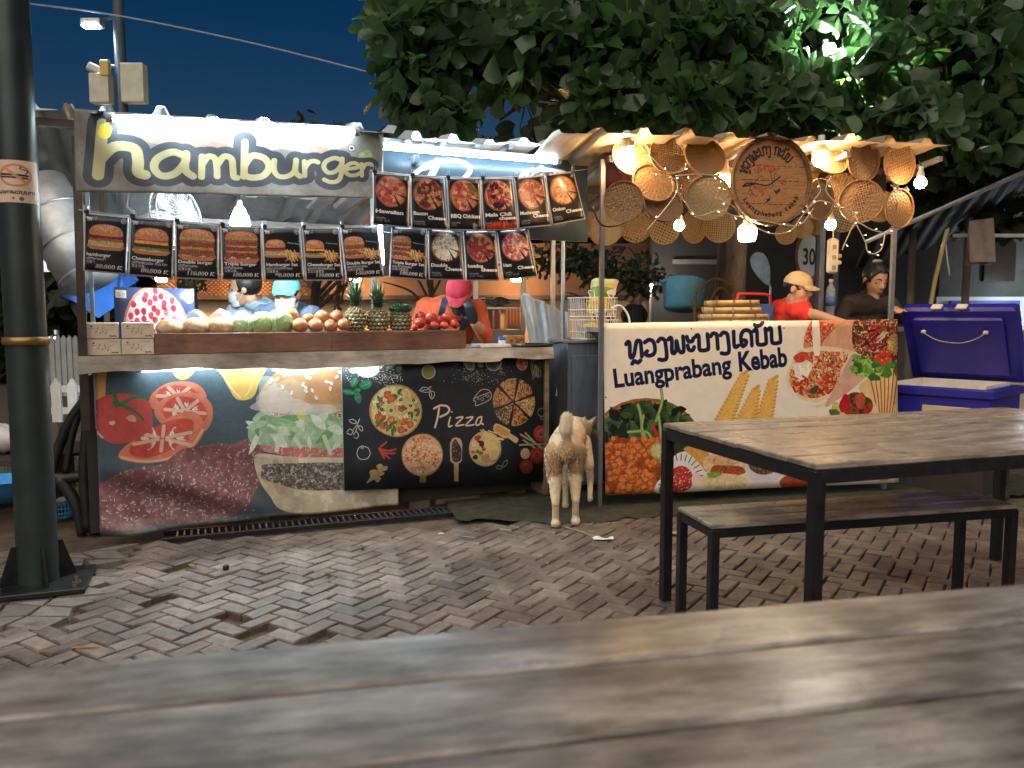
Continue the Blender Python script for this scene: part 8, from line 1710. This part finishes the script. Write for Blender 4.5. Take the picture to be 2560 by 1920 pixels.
q = at(10, 1060, 4.6); t = thing('side_table', 'low table of white bags at the edge beyond the pole', 'table', (q.x, 4.6, 0)); zt = at(10, 1135, 4.6).z
MB().box((-.15, 0, zt), (.9, .6, .03)).build('top', mat('dark_wood', (.04, .026, .018), .7), t)
for x in (-.55, .24): MB().box((x, 0, zt/2), (.04, .5, zt)).build('leg', black_s, t)
for k, (dx, z, s_) in enumerate(((.02, .08, .11), (-.2, .09, .13))):
    o = MB().ell((0, 0, 0), (s_*1.2, s_, s_*.75), 18, 12, None, lambda p, th: 1+.1*math.sin(6*p+3*th+k)+.06*math.sin(11*p-4*th)).build('white_bag', mat('white_bag', (.6, .6, .6), .35, bump=.5, bscale=14), None, True); o.location = (q.x+dx, 4.55, zt+z+.015); tag(o, ['crumpled white plastic bag beside the pole', 'crumpled white plastic bag farther from the pole'][k], 'bag', 'white bags on the side table')
o = MB().lathe([(0, 0), (.16, .0), (.2, .12), (.21, .12), (.17, -.01), (0, -.01)], n=24).build('blue_basin', mat('basin_blue', (.05, .25, .55), .4), None, True); q = gz(10, 1250); o.location = (q.x, q.y, .02); tag(o, 'blue plastic basin on the ground under the side table', 'basin')
# right side: dark roof, posts, cloth, white house
t = thing('dark_shelter', 'dark corrugated shelter roof with a pale edge beyond the kebab stall', 'shelter', (0, 0, 0)); e0_, e1_ = at(2165, 605, 7.6), at(2720, 360, 7.0); drk = mat('dark_roofing', (.05, .055, .045), .7, var=.3, scale=3)
b0, b1 = at(2165, 610, 7.8)+Vector((1.0, 2.6, -.1)), e1_+Vector((1.4, 3.0, -.3)); m = MB(); m.grid(lambda a, b: (e0_*(1-a)+e1_*a)*(1-b)+(b0*(1-a)+b1*a)*b+Vector((0, 0, .02*math.sin(a*70))), 90, 4); m.build('roof_sheet', drk, t); MB().tube([e0_, e1_], .022, 6).build('edge_trim', mat('pale_trim', (.5, .5, .48), .5), t)
for u in (2278, 2415): q = at(u, 700, 8.0); MB().cyl((q.x, 8.0, -.05), (q.x, 8.0, at(u, 570, 8.0).z+.1), .035, n=10).build('post', mat('grey_wood_post', (.1, .09, .075), .8), t)
q0, q1 = at(2385, 588, 7.4), at(2640, 590, 7.4); MB().box((q0+q1)/2, ((q1-q0).length, .05, .03)).build('rail', mat('pale_trim', (.5, .5, .48), .5), t)
q = [at(2425, 552, 7.2), at(2482, 545, 7.2), at(2490, 655, 7.2), at(2424, 655, 7.2)]; m = MB()
for off in (0, .06): m.grid(lambda a, b: (q[3]*(1-a)+q[2]*a)*(1-b)+(q[0]*(1-a)+q[1]*a)*b+Vector((0, off*(1-b)+.012*math.sin(a*9+b*2), -off*.4*(1-b))), 12, 12)
o = put('hung_cloth', recenter(m.mesh('hung_cloth', mat('faded_pink_cloth', (.26, .2, .17), .95, bump=.4), True), q[0])); o.location = q[0]; tag(o, 'faded pinkish cloth hung over the rail of the dark shelter', 'cloth')
cord('bamboo_pole', 'yellow bamboo stick leaning behind the blue cooler', None, [at(2325, 770, 6.6), at(2340, 690, 6.7), at(2368, 575, 6.8)], .018, mat('bamboo_stick', (.3, .22, .09), .6), 'stick', 10)
cord('hanging_rope', 'thin rope with a tag dangling by the bamboo stick', None, [at(2372, 570, 6.8), at(2364, 600, 6.8), at(2374, 690, 6.8)], .006, wire_m, 'rope')
YW = 10.5; x0, x1 = at(2340, 780, YW).x, at(2800, 780, YW).x; t = thing('white_house', 'white lit house wall beyond the blue cooler', 'house', ((x0+x1)/2, YW, 0)); ht = at(2400, 742, YW).z; wl = mat('white_wall', (.55, .6, .66), .8, var=.12, scale=3)
MB().box((0, .1, ht/2), (x1-x0, .2, ht)).build('wall', wl, t); MB().box((.3, .2, ht+.5), (x1-x0+.5, .3, 1.0)).build('upper_wall', mat('grey_upper', (.08, .08, .078), .85, var=.3, scale=3), t); MB().box((-.6, -.04, ht-.1), (.9, .05, .1)).build('blue_board', mat('blue_board', (.03, .06, .3), .5), t)
for dx in (-.4, .3): w_ = MB().box((dx, .02, ht+.45), (.4, .05, .5)).build('window', mat('dark_pane', (.03, .02, .015), .3), t)
MB().lathe([(0, 0), (.08, .01), (.09, .06), (0, .1)], (-.2, -.6, ht-.02), 14).build('wall_lamp', lamp_mat('white_wall_glow', (.8, .92, 1), 40), t, True)
t = thing('low_wall', 'pale beige wall at the edge beyond the blue cooler', 'wall', (at(2640, 900, 6.6).x, 6.6, 0)); t['kind'] = 'thing'; MB().box((0, .1, at(2560, 840, 6.6).z/2), (1.1, .2, at(2560, 840, 6.6).z)).build('wall_face', mat('beige_wall', (.4, .32, .24), .85), t); MB().box((0, .1, at(2560, 838, 6.6).z+.02), (1.16, .26, .04)).build('coping', mat('coping', (.2, .17, .14), .8), t)
q = at(2512, 812, 6.6); t = thing('stone_bust', 'small pale head figure on the low wall', 'figurine', (q.x-.02, 6.62, at(2560, 838, 6.6).z+.04)); stn = mat('pale_stone', (.4, .39, .36), .8); MB().lathe([(.06, 0), (.055, .05), (.03, .07), (.03, .09), (.042, .12), (.05, .16), (.04, .2), (.015, .22), (0, .22)], n=16).build('figure', stn, t, True)
# far dark trees closing the horizon
for k, (u, v, ru, rv, Y, n, lab) in enumerate(((40, 680, 170, 240, 15, 300, 'dark tree mass beyond the pole'), (420, 640, 260, 260, 17, 320, 'dark trees behind the thin stems'), (780, 420, 130, 120, 19, 60, 'faint bare tree against the night sky'), (1150, 560, 400, 200, 18, 360, 'dark trees behind the pizza menus'), (1650, 480, 350, 300, 16, 420, 'dark trees behind the back trays'), (2250, 500, 420, 320, 15, 520, 'dark trees behind the shelter'))):
    b = at(u, 800, Y); t = thing('far_tree', lab, 'tree', (b.x, Y, 0)); MB().tube([(0, 0, -.05), (.1, 0, 1.5), (0, 0, at(u, v, Y).z)], .14, 8, .06).build('trunk', bark, t, True)
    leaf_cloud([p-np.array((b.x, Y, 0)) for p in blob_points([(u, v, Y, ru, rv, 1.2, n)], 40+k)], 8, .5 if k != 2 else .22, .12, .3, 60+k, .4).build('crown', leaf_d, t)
